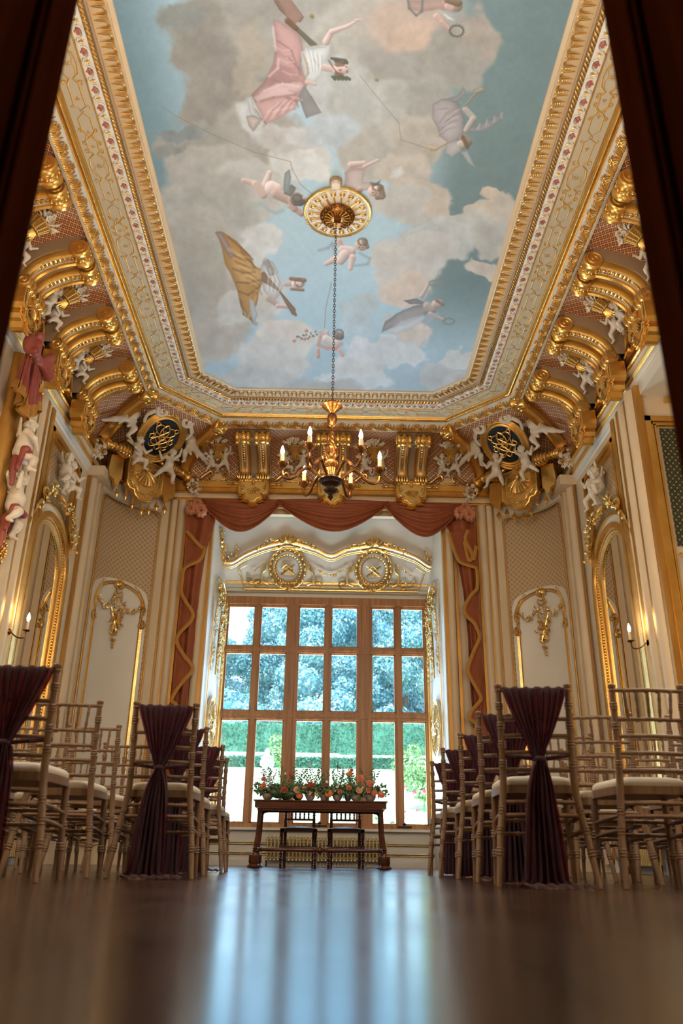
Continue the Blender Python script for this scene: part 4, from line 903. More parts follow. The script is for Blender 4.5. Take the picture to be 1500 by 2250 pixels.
mb = MB(); mb.bbox((-WX-0.5, YN-0.2, 7.3), (6.3, YW+0.2, 7.35)); struct('ceiling_slab', mb, CREAM, smooth=False)
# ------------------------------------------------------------------ organic shapes from blended volumes
def smin(a, b_, k): h = np.clip(0.5+0.5*(b_-a)/k, 0, 1); return b_*(1-h)+a*h-k*h*(1-h)
class SDF:
    """capsules and ellipsoids melted into one continuous surface"""
    def __init__(s): s.p = []
    def cap(s, a, b_, r1, r2, k=0.03): s.p.append(('c', np.array(a, float), np.array(b_, float), r1, r2, k)); return s
    def ell(s, c, r, k=0.03, R=None): s.p.append(('e', np.array(c, float), np.array(r, float), R, None, k)); return s
    def cut(s, c, r, k=0.01): s.p.append(('x', np.array(c, float), r, None, None, k)); return s
    def mesh(s, h):
        los, his = [], []
        for q in s.p:
            if q[0] == 'c': m_ = max(q[3], q[4]); los.append(np.minimum(q[1], q[2])-m_); his.append(np.maximum(q[1], q[2])+m_)
            elif q[0] == 'e': m_ = max(q[2]); los.append(q[1]-m_); his.append(q[1]+m_)
        lo = np.min(los, 0)-2.5*h; hi = np.max(his, 0)+2.5*h; n = np.ceil((hi-lo)/h).astype(int)+1
        ax = [lo[i]+h*np.arange(n[i]) for i in range(3)]; X, Y, Z = np.meshgrid(*ax, indexing='ij'); G = np.stack([X, Y, Z], 3).astype(np.float32)
        F = np.full(X.shape, 9.0, np.float32)
        for q in s.p:
            if q[0] == 'c':
                a, b_, r1, r2 = q[1:5]; d = (b_-a).astype(np.float32); L = float(d@d)+1e-9; t_ = np.clip(((G-a) @ d)/L, 0, 1)
                f = np.linalg.norm(G-a-t_[..., None]*d, axis=3)-(r1+(r2-r1)*t_)
            elif q[0] == 'e':
                v = G-q[1]
                if q[3] is not None: v = v @ np.array(q[3])
                v = v/q[2]; l = np.linalg.norm(v, axis=3); f = (l-1)*min(q[2])*(0.5+0.5*np.mean(q[2])/min(q[2]))
            else:
                f = q[2]-np.linalg.norm(G-q[1], axis=3); F = -smin(-F, -f, q[5]); continue
            F = smin(F, f.astype(np.float32), q[5])
        return nets(F, lo, h)
def nets(F, lo, h):
    """surface nets"""
    S_ = F < 0; c = np.zeros(tuple(np.array(F.shape)-1), np.int32)
    for dx in (0, 1):
        for dy in (0, 1):
            for dz in (0, 1): c += S_[dx:F.shape[0]-1+dx, dy:F.shape[1]-1+dy, dz:F.shape[2]-1+dz]
    I = np.argwhere((c > 0) & (c < 8)); idx = np.full(c.shape, -1, np.int64); idx[tuple(I.T)] = np.arange(len(I))
    acc = np.zeros((len(I), 3)); cnt = np.zeros(len(I))
    cn = [np.array(q) for q in ((0, 0, 0), (1, 0, 0), (0, 1, 0), (1, 1, 0), (0, 0, 1), (1, 0, 1), (0, 1, 1), (1, 1, 1))]
    for a, b_ in ((0, 1), (2, 3), (4, 5), (6, 7), (0, 2), (1, 3), (4, 6), (5, 7), (0, 4), (1, 5), (2, 6), (3, 7)):
        fa = F[tuple((I+cn[a]).T)]; fb = F[tuple((I+cn[b_]).T)]; m_ = (fa < 0) != (fb < 0); t_ = np.where(m_, fa/(fa-fb+1e-12), 0)
        p = cn[a]+(cn[b_]-cn[a])*t_[:, None]; acc += p*m_[:, None]; cnt += m_
    V = lo+(I+acc/np.maximum(cnt, 1)[:, None])*h; Fc = []
    for ax in range(3):
        o1, o2 = [(1, 2), (2, 0), (0, 1)][ax]
        sl = [slice(None)]*3; sl2 = [slice(None)]*3; sl[ax] = slice(0, -1); sl2[ax] = slice(1, None)
        ch = S_[tuple(sl)] != S_[tuple(sl2)]; E_ = np.argwhere(ch)
        ok = (E_[:, o1] > 0) & (E_[:, o2] > 0) & (E_[:, o1] < F.shape[o1]-1) & (E_[:, o2] < F.shape[o2]-1); E_ = E_[ok]
        def g(d1, d2):
            q = E_.copy(); q[:, o1] -= d1; q[:, o2] -= d2; return idx[tuple(q.T)]
        Q = np.stack([g(0, 0), g(1, 0), g(1, 1), g(0, 1)], 1); fl = S_[tuple(E_.T)]; Q[~fl] = Q[~fl][:, ::-1]; Fc.append(Q)
    return V, np.concatenate(Fc)
def head(s, c, r, look=(0, -1, 0), k=0.012, curls=True, seed=0):
    """a child's head: skull, cheeks, brow, nose, lips, chin, ears"""
    f = np.array(look, float); f /= np.linalg.norm(f); up = np.array([0, 0, 1.0]); sd = np.cross(f, up); sd /= np.linalg.norm(sd); u = np.cross(sd, f); c = np.array(c, float)
    P = lambda a, b_, d: c+r*(a*sd+b_*f+d*u)
    s.ell(c, (r*0.88, r*0.95, r*1.02), k)
    s.ell(P(0, 0.25, -0.35), (r*0.62,)*3, k)
    for e in (-1, 1): s.ell(P(e*0.42, 0.55, -0.32), (r*0.32,)*3, k*0.7); s.ell(P(e*0.88, 0.0, -0.1), (r*0.16,)*3, k*0.4)
    s.ell(P(0, 0.90, -0.18), (r*0.15,)*3, k*0.4); s.ell(P(0, 0.85, 0.20), (r*0.28,)*3, k); s.ell(P(0, 0.80, -0.50), (r*0.14,)*3, k*0.4); s.ell(P(0, 0.70, -0.78), (r*0.2,)*3, k)
    for e in (-1, 1): s.cut(P(e*0.30, 1.02, 0.02), r*0.15, k*0.5)
    if curls:
        rr = random.Random(seed)
        for i in range(22):
            a = rr.uniform(0, 2*PI); d = rr.uniform(-0.35, 1.0); w = math.sqrt(max(0, 1-d*d)); x, y = math.cos(a)*w, math.sin(a)*w
            if y > 0.45 and d < 0.45: continue
            s.ell(P(x*0.95, y*0.95, d*1.0), (r*0.22,)*3, k*0.35)
def hand(s, wr, d, r, spread=(0, 0, 1)):
    """small hand: palm, four fingers, thumb"""
    wr = np.array(wr, float); d = np.array(d, float); d /= np.linalg.norm(d); sp = np.array(spread, float); sp -= d*(sp@d); sp /= np.linalg.norm(sp)+1e-9; nn = np.cross(d, sp)
    s.cap(wr, wr+d*r*1.4, r*0.85, r*0.95, r*0.4)
    for i, L in enumerate((0.9, 1.15, 1.1, 0.8)):
        b_ = wr+d*r*1.7+sp*r*(i-1.5)*0.52; m_ = b_+d*r*L*0.6+nn*r*0.15; s.cap(b_, m_, r*0.26, r*0.24, r*0.08); s.cap(m_, m_+d*r*L*0.45+nn*r*0.4, r*0.24, r*0.19, r*0.08)
    s.cap(wr+d*r*0.7-sp*r*0.7, wr+d*r*1.3-sp*r*1.45, r*0.32, r*0.24, r*0.1)
def putto(J, look=(0, -1, 0.1), wings=False, h=0.0115, seed=0, drape=None):
    """a plump winged child about 1 unit tall; J gives joints: pel, che, hea, and per side sho elb wri hip kne ank toe"""
    s = SDF(); g = lambda n: np.array(J[n], float)
    pel, che, hea = g('pel'), g('che'), g('hea')
    s.ell(pel, (0.118, 0.10, 0.10), 0.05); s.cap(pel, (pel+che)/2+np.array([0, -0.035, -0.01]), 0.098, 0.105, 0.05); s.cap((pel+che)/2, che, 0.10, 0.092, 0.05)
    s.cap(che, hea, 0.045, 0.045, 0.03)
    for e in 'LR':
        sh, el, wr, hp, kn, an, to = [g(k+e) for k in ('sho', 'elb', 'wri', 'hip', 'kne', 'ank', 'toe')]
        s.cap(che, sh, 0.06, 0.05, 0.03); s.cap(sh, el, 0.048, 0.037, 0.025); s.cap(el, wr, 0.040, 0.025, 0.012); hand(s, wr, wr-el, 0.024)
        s.cap(pel, hp, 0.08, 0.078, 0.04); s.cap(hp, kn, 0.078, 0.053, 0.03); s.cap(kn, an, 0.056, 0.033, 0.016); s.ell(kn+(an-kn)*0.3, (0.052,)*3, 0.03)
        s.cap(an, to, 0.033, 0.022, 0.02)
        for i in range(4): s.ell(to+np.array([(i-1.5)*0.011, 0, 0]), (0.0095,)*3, 0.006)
    head(s, hea, 0.098, look, seed=seed)
    if drape:
        for a, b_, r1, r2 in drape: s.cap(a, b_, r1, r2, 0.02)
    if wings:
        for e in (-1, 1):
            for i in range(5): a = 0.25+i*0.22; s.cap(che+np.array([e*0.04, 0.09, 0.04]), che+np.array([e*(0.10+0.20*math.cos(a)), 0.12, 0.04+0.22*math.sin(a)-0.05*i*0.3]), 0.025, 0.016, 0.012)
    return s.mesh(h)
def pm(V, F, sc=1.0, R=None, loc=(0, 0, 0), flip=False):
    V = np.array(V)
    if flip: V = V*np.array([-1, 1, 1]); F = [tuple(f)[::-1] for f in F]
    m_ = MB(); m_.add((V*sc) @ (np.eye(3) if R is None else np.array(R)).T+np.array(loc), F); return m_
# poses, facing -y, feet near z=0
PA = dict(pel=(0, 0, .42), che=(0.02, 0, .64), hea=(0.06, -.03, .85), shoL=(.13, 0, .70), elbL=(.24, -.03, .82), wriL=(.26, -.05, .97), shoR=(-.10, -.01, .70), elbR=(-.22, -.04, .60), wriR=(-.30, -.06, .74),
          hipL=(.07, 0, .38), kneL=(.14, -.10, .22), ankL=(.16, -.02, .05), toeL=(.18, -.10, .02), hipR=(-.07, 0, .38), kneR=(-.20, -.10, .27), ankR=(-.30, 0, .12), toeR=(-.36, -.05, .07))   # reaching up
PB = dict(pel=(0, 0, .34), che=(-.04, -.02, .56), hea=(-.07, -.05, .76), shoL=(.07, -.02, .62), elbL=(.16, -.10, .50), wriL=(.25, -.14, .60), shoR=(-.15, -.02, .61), elbR=(-.22, -.12, .50), wriR=(-.12, -.18, .42),
          hipL=(.07, -.02, .30), kneL=(.20, -.14, .30), ankL=(.22, -.10, .12), toeL=(.26, -.18, .08), hipR=(-.07, -.02, .30), kneR=(-.10, -.18, .24), ankR=(-.18, -.12, .06), toeR=(-.22, -.20, .03))   # seated
PC = dict(pel=(0, 0, .45), che=(.14, -.01, .62), hea=(.28, -.04, .78), shoL=(.24, 0, .60), elbL=(.36, -.04, .68), wriL=(.47, -.06, .76), shoR=(.10, -.02, .70), elbR=(.16, -.08, .84), wriR=(.28, -.10, .92),
          hipL=(.04, 0, .40), kneL=(.16, -.08, .27), ankL=(.10, -.02, .10), toeL=(.16, -.06, .05), hipR=(-.06, 0, .40), kneR=(-.24, -.05, .30), ankR=(-.42, 0, .20), toeR=(-.52, -.02, .16))   # lunging
DR = [((-.12, -.05, .36), (.12, -.06, .40), .05, .05), ((.10, -.04, .36), (.02, -.06, .26), .05, .03), ((-.10, -.03, .36), (-.16, -.03, .24), .05, .02)]
VA = putto(PA, (0.2, -1, 0.1), True, seed=1); VB = putto(PB, (-0.1, -1, -0.1), True, seed=2); VC = putto(PC, (0.7, -0.8, 0.15), False, seed=3, drape=DR)

# ------------------------------------------------------------------ small ornament builders
def leaf(mb, c, L, w, ang=0, tilt=0.3, n=5):
    """a curved leaf lying in the x,z plane, rising towards -y"""
    t_ = np.linspace(0, 1, n); P = []
    for q in t_:
        hw = w*math.sin(PI*min(1, q*0.9+0.08))*(1-q*0.25); y = -L*tilt*math.sin(PI*q*0.8)
        P.append([(-hw, y+hw*0.35, q*L), (0, y-hw*0.15, q*L), (hw, y+hw*0.35, q*L)])
    P = np.array(P) @ rot('y', ang).T+np.array(c); mb.grid(P)
def flower(mb, c, r, n=5, seed=0):
    for k in range(n): a = 2*PI*k/n+seed; mb.ball((c[0]+r*0.55*math.cos(a), c[1], c[2]+r*0.55*math.sin(a)), (r*0.42, r*0.22, r*0.42), 6, 4)
    mb.ball((c[0], c[1]-r*0.2, c[2]), r*0.28, 6, 4)
def spiral(cx, cz, r0, r1, turns, a0=0, n=26, y=0.0, cw=1):
    return [(cx+(r0+(r1-r0)*t_)*math.cos(a0+cw*turns*2*PI*t_), y, cz+(r0+(r1-r0)*t_)*math.sin(a0+cw*turns*2*PI*t_)) for t_ in np.linspace(0, 1, n)]
def garland(mb, pts, r, seed=0, step=0.03, leafy=True):
    p = spline(pts, 10); mb.tube(p, r*0.16, n=5); d = np.concatenate([[0], np.cumsum(np.linalg.norm(np.diff(p, axis=0), axis=1))]); rr = random.Random(seed); s_ = 0
    while s_ < d[-1]:
        q = [np.interp(s_, d, p[:, i]) for i in range(3)]; e = math.sin(PI*s_/d[-1])*0.5+0.6
        o = (q[0]+rr.uniform(-1, 1)*r*0.6, q[1]-rr.uniform(0, 0.6)*r, q[2]+rr.uniform(-1, 1)*r*0.6)
        if rr.random() < 0.4: flower(mb, o, r*0.8*e, 5, rr.random()*6)
        elif leafy: leaf(mb, o, r*1.6*e, r*0.45*e, rr.uniform(0, 6.28), 0.5, 4)
        else: mb.ball(o, r*0.5*e, 6, 4)
        s_ += step
def shell(mb, c, r, n=9, a0=0.15, a1=PI-0.15, down=False):
    """scallop of radiating ribs"""
    for k in range(n):
        a = a0+(a1-a0)*k/(n-1); s_ = -1 if down else 1
        mb.tube([(c[0]+r*q*math.cos(a), c[1]-r*0.35*math.sin(PI*min(1, q+0.12)), c[2]+s_*r*q*math.sin(a)) for q in (0.12, 0.4, 0.7, 0.9, 1.0)], [r*0.04, r*0.07, r*0.11, r*0.13, r*0.06], n=6)
def beadrow(mb, pts, r, step):
    p = np.array(pts, float); d = np.concatenate([[0], np.cumsum(np.linalg.norm(np.diff(p, axis=0), axis=1))])
    for s_ in np.arange(step/2, d[-1], step): mb.ball([np.interp(s_, d, p[:, i]) for i in range(3)], r, 6, 4)
def scroll_path(L): return L

# ------------------------------------------------------------------ paired ribs of the cove (brackets)
# local frame: x along the wall, -y into the room, z height; y=0 is the wall plane
def cv(t_, d=0.0):
    """point on the rib profile: t 0 at the foot, 1 under the cornice, d = thickness added towards the room"""
    a = t_*PI/2; hx, hz = 0.10+0.86*(1-math.cos(a)), 6.30+0.60*math.sin(a)
    nx_, nz_ = math.cos(a)*0.60, -math.sin(a)*0.86; n_ = math.hypot(nx_, nz_); return hx+d*nx_/n_, hz+d*nz_/n_
def cvc(t_, d=0.0):
    a = t_*PI/2; hx, hz = 0.10+1.12*(1-math.cos(a)), 6.31+0.50*math.sin(a)
    nx_, nz_ = math.cos(a)*0.50, -math.sin(a)*1.12; n_ = math.hypot(nx_, nz_); return hx+d*nx_/n_, hz+d*nz_/n_
def bracket():
    e = empty('cove_bracket')
    tt = np.linspace(0.0, 0.93, 15)
    body = MB()
    P = []
    for t_ in tt:
        h0, z0 = cv(t_, -0.06); h1, z1 = cv(t_, 0.13); P.append([(-0.285, -h0, z0), (-0.285, -h1, z1), (0.285, -h1, z1), (0.285, -h0, z0)])
    body.grid(P, closev=False); body.f.append(tuple(body.n-4+i for i in range(4))); body.build('bracket_body', TAUPE, e)
    for s_ in (-1, 1):
        x0 = s_*0.165; rib = MB(); prof = [(-0.105, 0.12), (-0.105, 0.20), (-0.085, 0.225), (-0.062, 0.21), (-0.058, 0.185), (0.058, 0.185), (0.062, 0.21), (0.085, 0.225), (0.105, 0.20), (0.105, 0.12)]
        rib.grid([[(x0+a, -cv(t_, d)[0], cv(t_, d)[1]) for a, d in prof] for t_ in tt]); r_ = rib.build('gilt_rib', GOLD, e)
        q = MB(); q.grid([[(x0+a, -cv(t_, 0.190)[0], cv(t_, 0.190)[1]) for a in (-0.056, -0.028)] for t_ in tt]); q.grid([[(x0+a, -cv(t_, 0.190)[0], cv(t_, 0.190)[1]) for a in (0.028, 0.056)] for t_ in tt]); q.build('cream_fillet', CREAM, r_)
        q = MB()
        for k in range(9):
            t_ = 0.90-k*0.055; w = 0.034*(1-k*0.07); h1, z1 = cv(t_, 0.20); q.ball((x0, -h1, z1), (w, 0.022, 0.018), 7, 5)
            if k % 2: flower(q, (x0, -h1-0.01, z1), w*1.1, 5, k)
        q.tube([(x0, -cv(t_, 0.20)[0], cv(t_, 0.20)[1]) for t_ in np.linspace(0.42, 0.12, 6)], 0.008, n=5)
        hh, zh = cv(0.08, 0.20)
        for k in range(5): a = (k-2)*0.45; q.ball((x0+0.05*math.sin(a), -hh, zh+0.05*math.cos(a)), (0.014, 0.015, 0.028), 6, 4, rot('y', a))
        q.build('husk_drop', GOLD_BR, r_)
        # volute under the cornice: a fat cylinder across the rib with a spiral eye on its outer end
        hv, zv = cv(0.93, 0.13); q = MB()
        q.lathe([(0.0, -0.125), (0.11, -0.125), (0.125, -0.11), (0.125, -0.075), (0.105, -0.06), (0.10, -0.05), (0.108, -0.035), (0.108, 0.035), (0.10, 0.05), (0.105, 0.06), (0.125, 0.075), (0.125, 0.11), (0.11, 0.125), (0.0, 0.125)], (x0, -hv, zv), 18, 'x')
        for e2 in (-1, 1):
            q.tube([(x0+e2*0.127, -hv+y_, zv+z_) for y_, _, z_ in spiral(0, 0, 0.108, 0.014, 1.8, -1.2, 32)], 0.012, n=5); q.ball((x0+e2*0.13, -hv, zv), 0.022, 7, 5)
        for k in range(12):
            a = 2*PI*k/12; q.ball((x0+0.0, -hv+0.112*math.cos(a), zv+0.112*math.sin(a)), (0.028, 0.014, 0.020), 6, 4)
        q.build('volute', GOLD, e)
        # lower scroll
        q = MB(); hb, zb = 0.30, 6.28
        for k, (r_2, w_) in enumerate(((0.100, 0.022), (0.082, 0.02), (0.108, 0.02), (0.082, 0.02), (0.100, 0.022))):
            x1 = x0+(k-2)*0.044; q.lathe([(r_2*0.7, -w_), (r_2, -w_*0.6), (r_2*1.02, 0), (r_2, w_*0.6), (r_2*0.7, w_)], (x1, -hb, zb), 16, 'x')
        for e2 in (-1, 1):
            q.lathe([(0.0, -0.004), (0.092, 0), (0.0, 0.004)], (x0+e2*0.108, -hb, zb), 14, 'x'); q.tube([(x0+e2*0.116, -hb+y_, zb+z_) for y_, _, z_ in spiral(0, 0, 0.084, 0.012, 1.5, 2, 26)], 0.010, n=5); q.ball((x0+e2*0.12, -hb, zb), 0.014, 6, 4)
        q.build('scroll', GOLD_BR, e)
    # apron plaque with palmette, scalloped outline and fringe
    q = MB(); out = []
    half = [(0.0, 5.76), (0.05, 5.775), (0.09, 5.83), (0.15, 5.84), (0.175, 5.89), (0.165, 5.94), (0.22, 5.93), (0.265, 5.98), (0.275, 6.05), (0.265, 6.20), (0.23, 6.25)]
    out = half+[(-x, z) for x, z in half[::-1][:-1]]
    q.prism(out, -0.22, -0.02); q.build('apron', GOLD, e, smooth=False).location.y = -0.12
    q = MB(); c0 = (0, 6.02)
    inn = [(x*0.80, 6.05+(z-6.05)*0.80) for x, z in out]; q.tube([(x, -0.232, z) for x, z in inn], 0.014, n=6, closed=True)
    q.tube([(x*0.96, -0.225, 6.05+(z-6.05)*0.96) for x, z in out], 0.011, n=5, closed=True)
    for k in range(9): a = (k-4)*0.30; q.tube([(0.025*math.sin(a), -0.235, 6.09-0.025*math.cos(a)), (0.075*math.sin(a), -0.245, 6.08-0.075*math.cos(a)), (0.125*math.sin(a), -0.24, 6.07-0.13*math.cos(a)*(1 if abs(a) < 0.7 else 0.9))], [0.006, 0.010, 0.012], n=5)
    for s_ in (-1, 1): q.tube(spiral(s_*0.20, 6.08, 0.04, 0.01, 1.2, 1, 16, -0.235, s_), 0.009, n=5); q.tube([(s_*0.235, -0.235, 6.18), (s_*0.215, -0.24, 6.02), (s_*0.19, -0.235, 5.98)], [0.01, 0.016, 0.006], n=5)
    q.lathe([(0.0, -0.05), (0.03, -0.03), (0.036, 0), (0.03, 0.03), (0.0, 0.05)], (0, -0.24, 6.17), 10); q.build('palmette', GOLD_BR, e).location.y = -0.12
    q = MB()
    for x, z in [(x, z) for x, z in out if z < 5.96]:
        for k in range(5): a = math.atan2(x, 6.0-z)+(k-2)*0.10; L_ = 0.055; xx = x*0.93+(k-2)*0.016; q.tube([(xx, -0.19, z+0.01), (xx+L_*math.sin(a)*0.6, -0.195, z-L_*math.cos(a)*0.7)], [0.008, 0.011], n=4)
    q.build('fringe', GOLD, e).location.y = -0.12
    # baluster rods that run along the gold band on both sides
    for s_ in (-1, 1):
        q = MB(); q.lathe([(0.018, s_*0.28), (0.018, s_*0.36), (0.03, s_*0.37), (0.022, s_*0.385), (0.032, s_*0.40), (0.022, s_*0.42), (0.02, s_*0.45), (0.034, s_*0.465), (0.036, s_*0.48), (0.008, s_*0.50)], (0, -0.14, 6.235), 10, 'x')
        q.build('rod', GOLD_BR, e)
    return e
def frame(side, pos):
    """location and rotation of a wall-local frame"""
    if side == 'back': return (pos, YB, 0), 0.0
    if side == 'left': return (-WX, pos, 0), PI/2
    return (WX, pos, 0), -PI/2
br0 = bracket()
ribs = [('back', -1.39, 'left of the three on the back wall'), ('back', 0.0, 'middle of the three on the back wall, behind chandelier'), ('back', 1.38, 'right of the three on the back wall')]
for sd in ('left', 'right'):
    for pos, w in ((10.52, 'deepest'), (9.25, 'second from the far end'), (7.98, 'third from the far end'), (6.71, 'fourth from the far end'), (5.44, 'nearest')): ribs.append((sd, pos, '%s on the %s wall' % (w, sd)))
for i, (sd, pos, lb) in enumerate(ribs):
    o = br0 if i == 0 else copy_tree(br0); l_, r_ = frame(sd, pos); place(o, l_, r_, 'paired gilt cove ribs and apron, '+lb, 'paired ribs of the cove'); o['category'] = 'bracket'

# ------------------------------------------------------------------ putti holding flower baskets between the ribs
def basket():
    e = empty('flower_basket')
    q = MB(); n = 14
    for k in range(6): z = k*0.022; r_ = 0.085+0.035*k/5; q.lathe([(r_-0.006, z-0.010), (r_+0.004, z), (r_-0.006, z+0.010)], (0, 0, z*0), n, cap=False)
    for k in range(n): a = 2*PI*k/n; q.tube([(0.083*math.cos(a), 0.083*math.sin(a), -0.01), (0.122*math.cos(a), 0.122*math.sin(a), 0.115)], 0.009, n=5)
    q.lathe([(0.0, -0.012), (0.088, -0.012), (0.088, 0.0), (0, 0)], n=n); q.lathe([(0.115, 0.10), (0.132, 0.112), (0.132, 0.124), (0.11, 0.13)], n=n, cap=False)
    q.build('wicker_bowl', STRAPG, e)
    q = MB(); r = random.Random(9)
    for k in range(11): a = r.uniform(0, 2*PI); d = r.uniform(0, 0.13); flower(q, (d*math.cos(a)*1.3, -0.06+r.uniform(-.06, .06), 0.17+r.uniform(-0.03, 0.08)-d*0.3), 0.042, 5, k)
    for k in range(16): a = r.uniform(-1.7, 1.7); leaf(q, (0.06*math.sin(a), r.uniform(-.09, 0.02), 0.14), r.uniform(.10, .17), 0.02, a, 0.4)
    q.build('plaster_flowers', PLASTER, e)
    q = MB()
    for k in range(5): a = (k-2)*0.35; q.tube([(0.02*k-0.04, -0.05, -0.02), (0.02*k-0.04+0.03*math.sin(a), -0.06, -0.10), (0.02*k-0.04+0.07*math.sin(a), -0.05, -0.16)], [0.012, 0.015, 0.004], n=5)
    for k in range(14): q.ball((r.uniform(-.1, .1), -0.10+r.uniform(-.03, .02), 0.14+r.uniform(-.02, .08)), 0.012, 5, 4)
    q.build('gilt_leaves', GOLD_BR, e); return e
def crest():
    """double scroll on which the children stand, with small lattice shield"""
    e = empty('scroll_crest')
    q = MB()
    for s_ in (-1, 1):
        q.tube(spline([(s_*0.40, -0.10, 6.32), (s_*0.30, -0.13, 6.34), (s_*0.20, -0.15, 6.42), (s_*0.13, -0.16, 6.46), (s_*0.09, -0.15, 6.42), (s_*0.10, -0.14, 6.37), (s_*0.13, -0.14, 6.36)], 6), [0.018]*6+[0.024]*12+[0.022]*12+[0.014]*7, n=7)
        q.tube(spline([(s_*0.13, -0.13, 6.40), (s_*0.12, -0.13, 6.33), (0, -0.13, 6.30)], 6), 0.014, n=6)
    q.build('gilt_scroll', GOLD, e); q = MB(); q.prism([(-.12, 6.30), (-.13, 6.38), (-.07, 6.43), (0, 6.44), (.07, 6.43), (.13, 6.38), (.12, 6.30)], -0.12, -0.08); q.build('shield', COVE, e, smooth=False)
    return e
bk0, cr0 = basket(), crest()
pa0 = pm(*VA).build('putto', PLASTER, None, angle=180); pb0 = pm(*VB).build('putto', PLASTER, None, angle=180)
def w2(side, pos, x, y, z):
    """world point of a wall-local point"""
    (lx, ly, _), r_ = frame(side, pos); return (lx+x*math.cos(r_)-y*math.sin(r_), ly+x*math.sin(r_)+y*math.cos(r_), z)
bays_ = [('back', -2.05, 'at the left end of the back wall', .78), ('back', -0.70, 'left of the chandelier on the back wall', 1), ('back', 0.70, 'right of the chandelier on the back wall', 1), ('back', 2.05, 'at the right end of the back wall', .78)]
for sd in ('left', 'right'):
    for pos, w in ((9.885, 'between the deepest ribs'), (8.615, 'in the second bay from the far end'), (7.345, 'in the third bay from the far end'), (6.075, 'in the nearest bay')): bays_.append((sd, pos, '%s of the %s cove' % (w, sd), 1))
first = True
def tiltm(o, side, loc, rz, tilt, sc):
    o.location = loc; o.rotation_euler = (tilt, 0, rz); o.scale = (sc, sc, sc)
for sd, pos, lb, sc in bays_:
    r_ = frame(sd, pos)[1]; fl = 1
    ps = [('putto', pa0, 0.17, 'standing right one of the pair', 0.49, 0.0, -0.10), ('putto', pb0, -0.16, 'seated left one of the pair', 0.50, 0.0, -0.10)]
    if sd != 'back': ps = [('putto', pa0, -0.13, 'standing one of the pair', 0.50, 0.0, -0.12), ('putto', pb0, 0.15, 'seated one of the pair', 0.50, 0.0, -0.12)]
    for nm, src, x, w, s2, a2, yy in ps:
        o = src if first else src.copy()
        if not first: COL.objects.link(o)
        tiltm(o, sd, w2(sd, pos, x*sc, yy-0.10, 6.40), r_+(0.25 if x < 0 else -0.15), 0.42, s2)
        tag(o, 'plaster putto, %s, %s' % (w.replace(' one of the pair', ''), lb), 'putto', 'plaster putti of the cove')
    o = bk0 if first else copy_tree(bk0); tiltm(o, sd, w2(sd, pos, 0.03*sc, -0.44, 6.76), r_, 0.75, 1.08); tag(o, 'gilt flower basket '+lb, 'basket', 'flower baskets of the cove')
    o = cr0 if first else copy_tree(cr0); place(o, *frame(sd, pos)); o['label'] = 'gilt double scroll, '+lb; o['category'] = 'ornament'; o['group'] = 'scroll crests of the cove'; first = False

# ------------------------------------------------------------------ corner cartouches
def flourish(mb, y=0.0):
    """interlaced monogram of looping gilt scrolls"""
    L = []
    for s_ in (-1, 1):
        L += [[(s_*0.02, 0.16), (s_*0.10, 0.17), (s_*0.15, 0.11), (s_*0.10, 0.05), (s_*0.02, 0.02), (-s_*0.08, -0.02), (-s_*0.13, -0.09), (-s_*0.06, -0.13), (s_*0.03, -0.09), (s_*0.10, -0.02), (s_*0.12, 0.05)],
              [(s_*0.13, 0.12), (s_*0.17, 0.15), (s_*0.16, 0.19), (s_*0.12, 0.18), (s_*0.13, 0.15)], [(s_*0.03, 0.19), (s_*0.06, 0.08), (s_*0.02, -0.03), (-s_*0.03, -0.12), (-s_*0.10, -0.17), (-s_*0.14, -0.13)],
              [(s_*0.16, 0.04), (s_*0.12, -0.02), (s_*0.15, -0.06), (s_*0.18, -0.02), (s_*0.13, 0.02)], [(0, 0.20), (s_*0.05, 0.13), (0, 0.06), (-s_*0.05, 0.0), (0, -0.06), (s_*0.04, -0.14), (s_*0.01, -0.19)]]
    for l_ in L: p = spline([(x, y, z) for x, z in l_], 6); mb.tube(p, 0.0085, n=6)
    for z in (0.10, 0.04, -0.02): mb.ball((0, y-0.004, z), 0.013, 6, 4)
def ellipse(rx, rz, n=28): return [(rx*math.cos(2*PI*k/n), rz*math.sin(2*PI*k/n)) for k in range(n)]
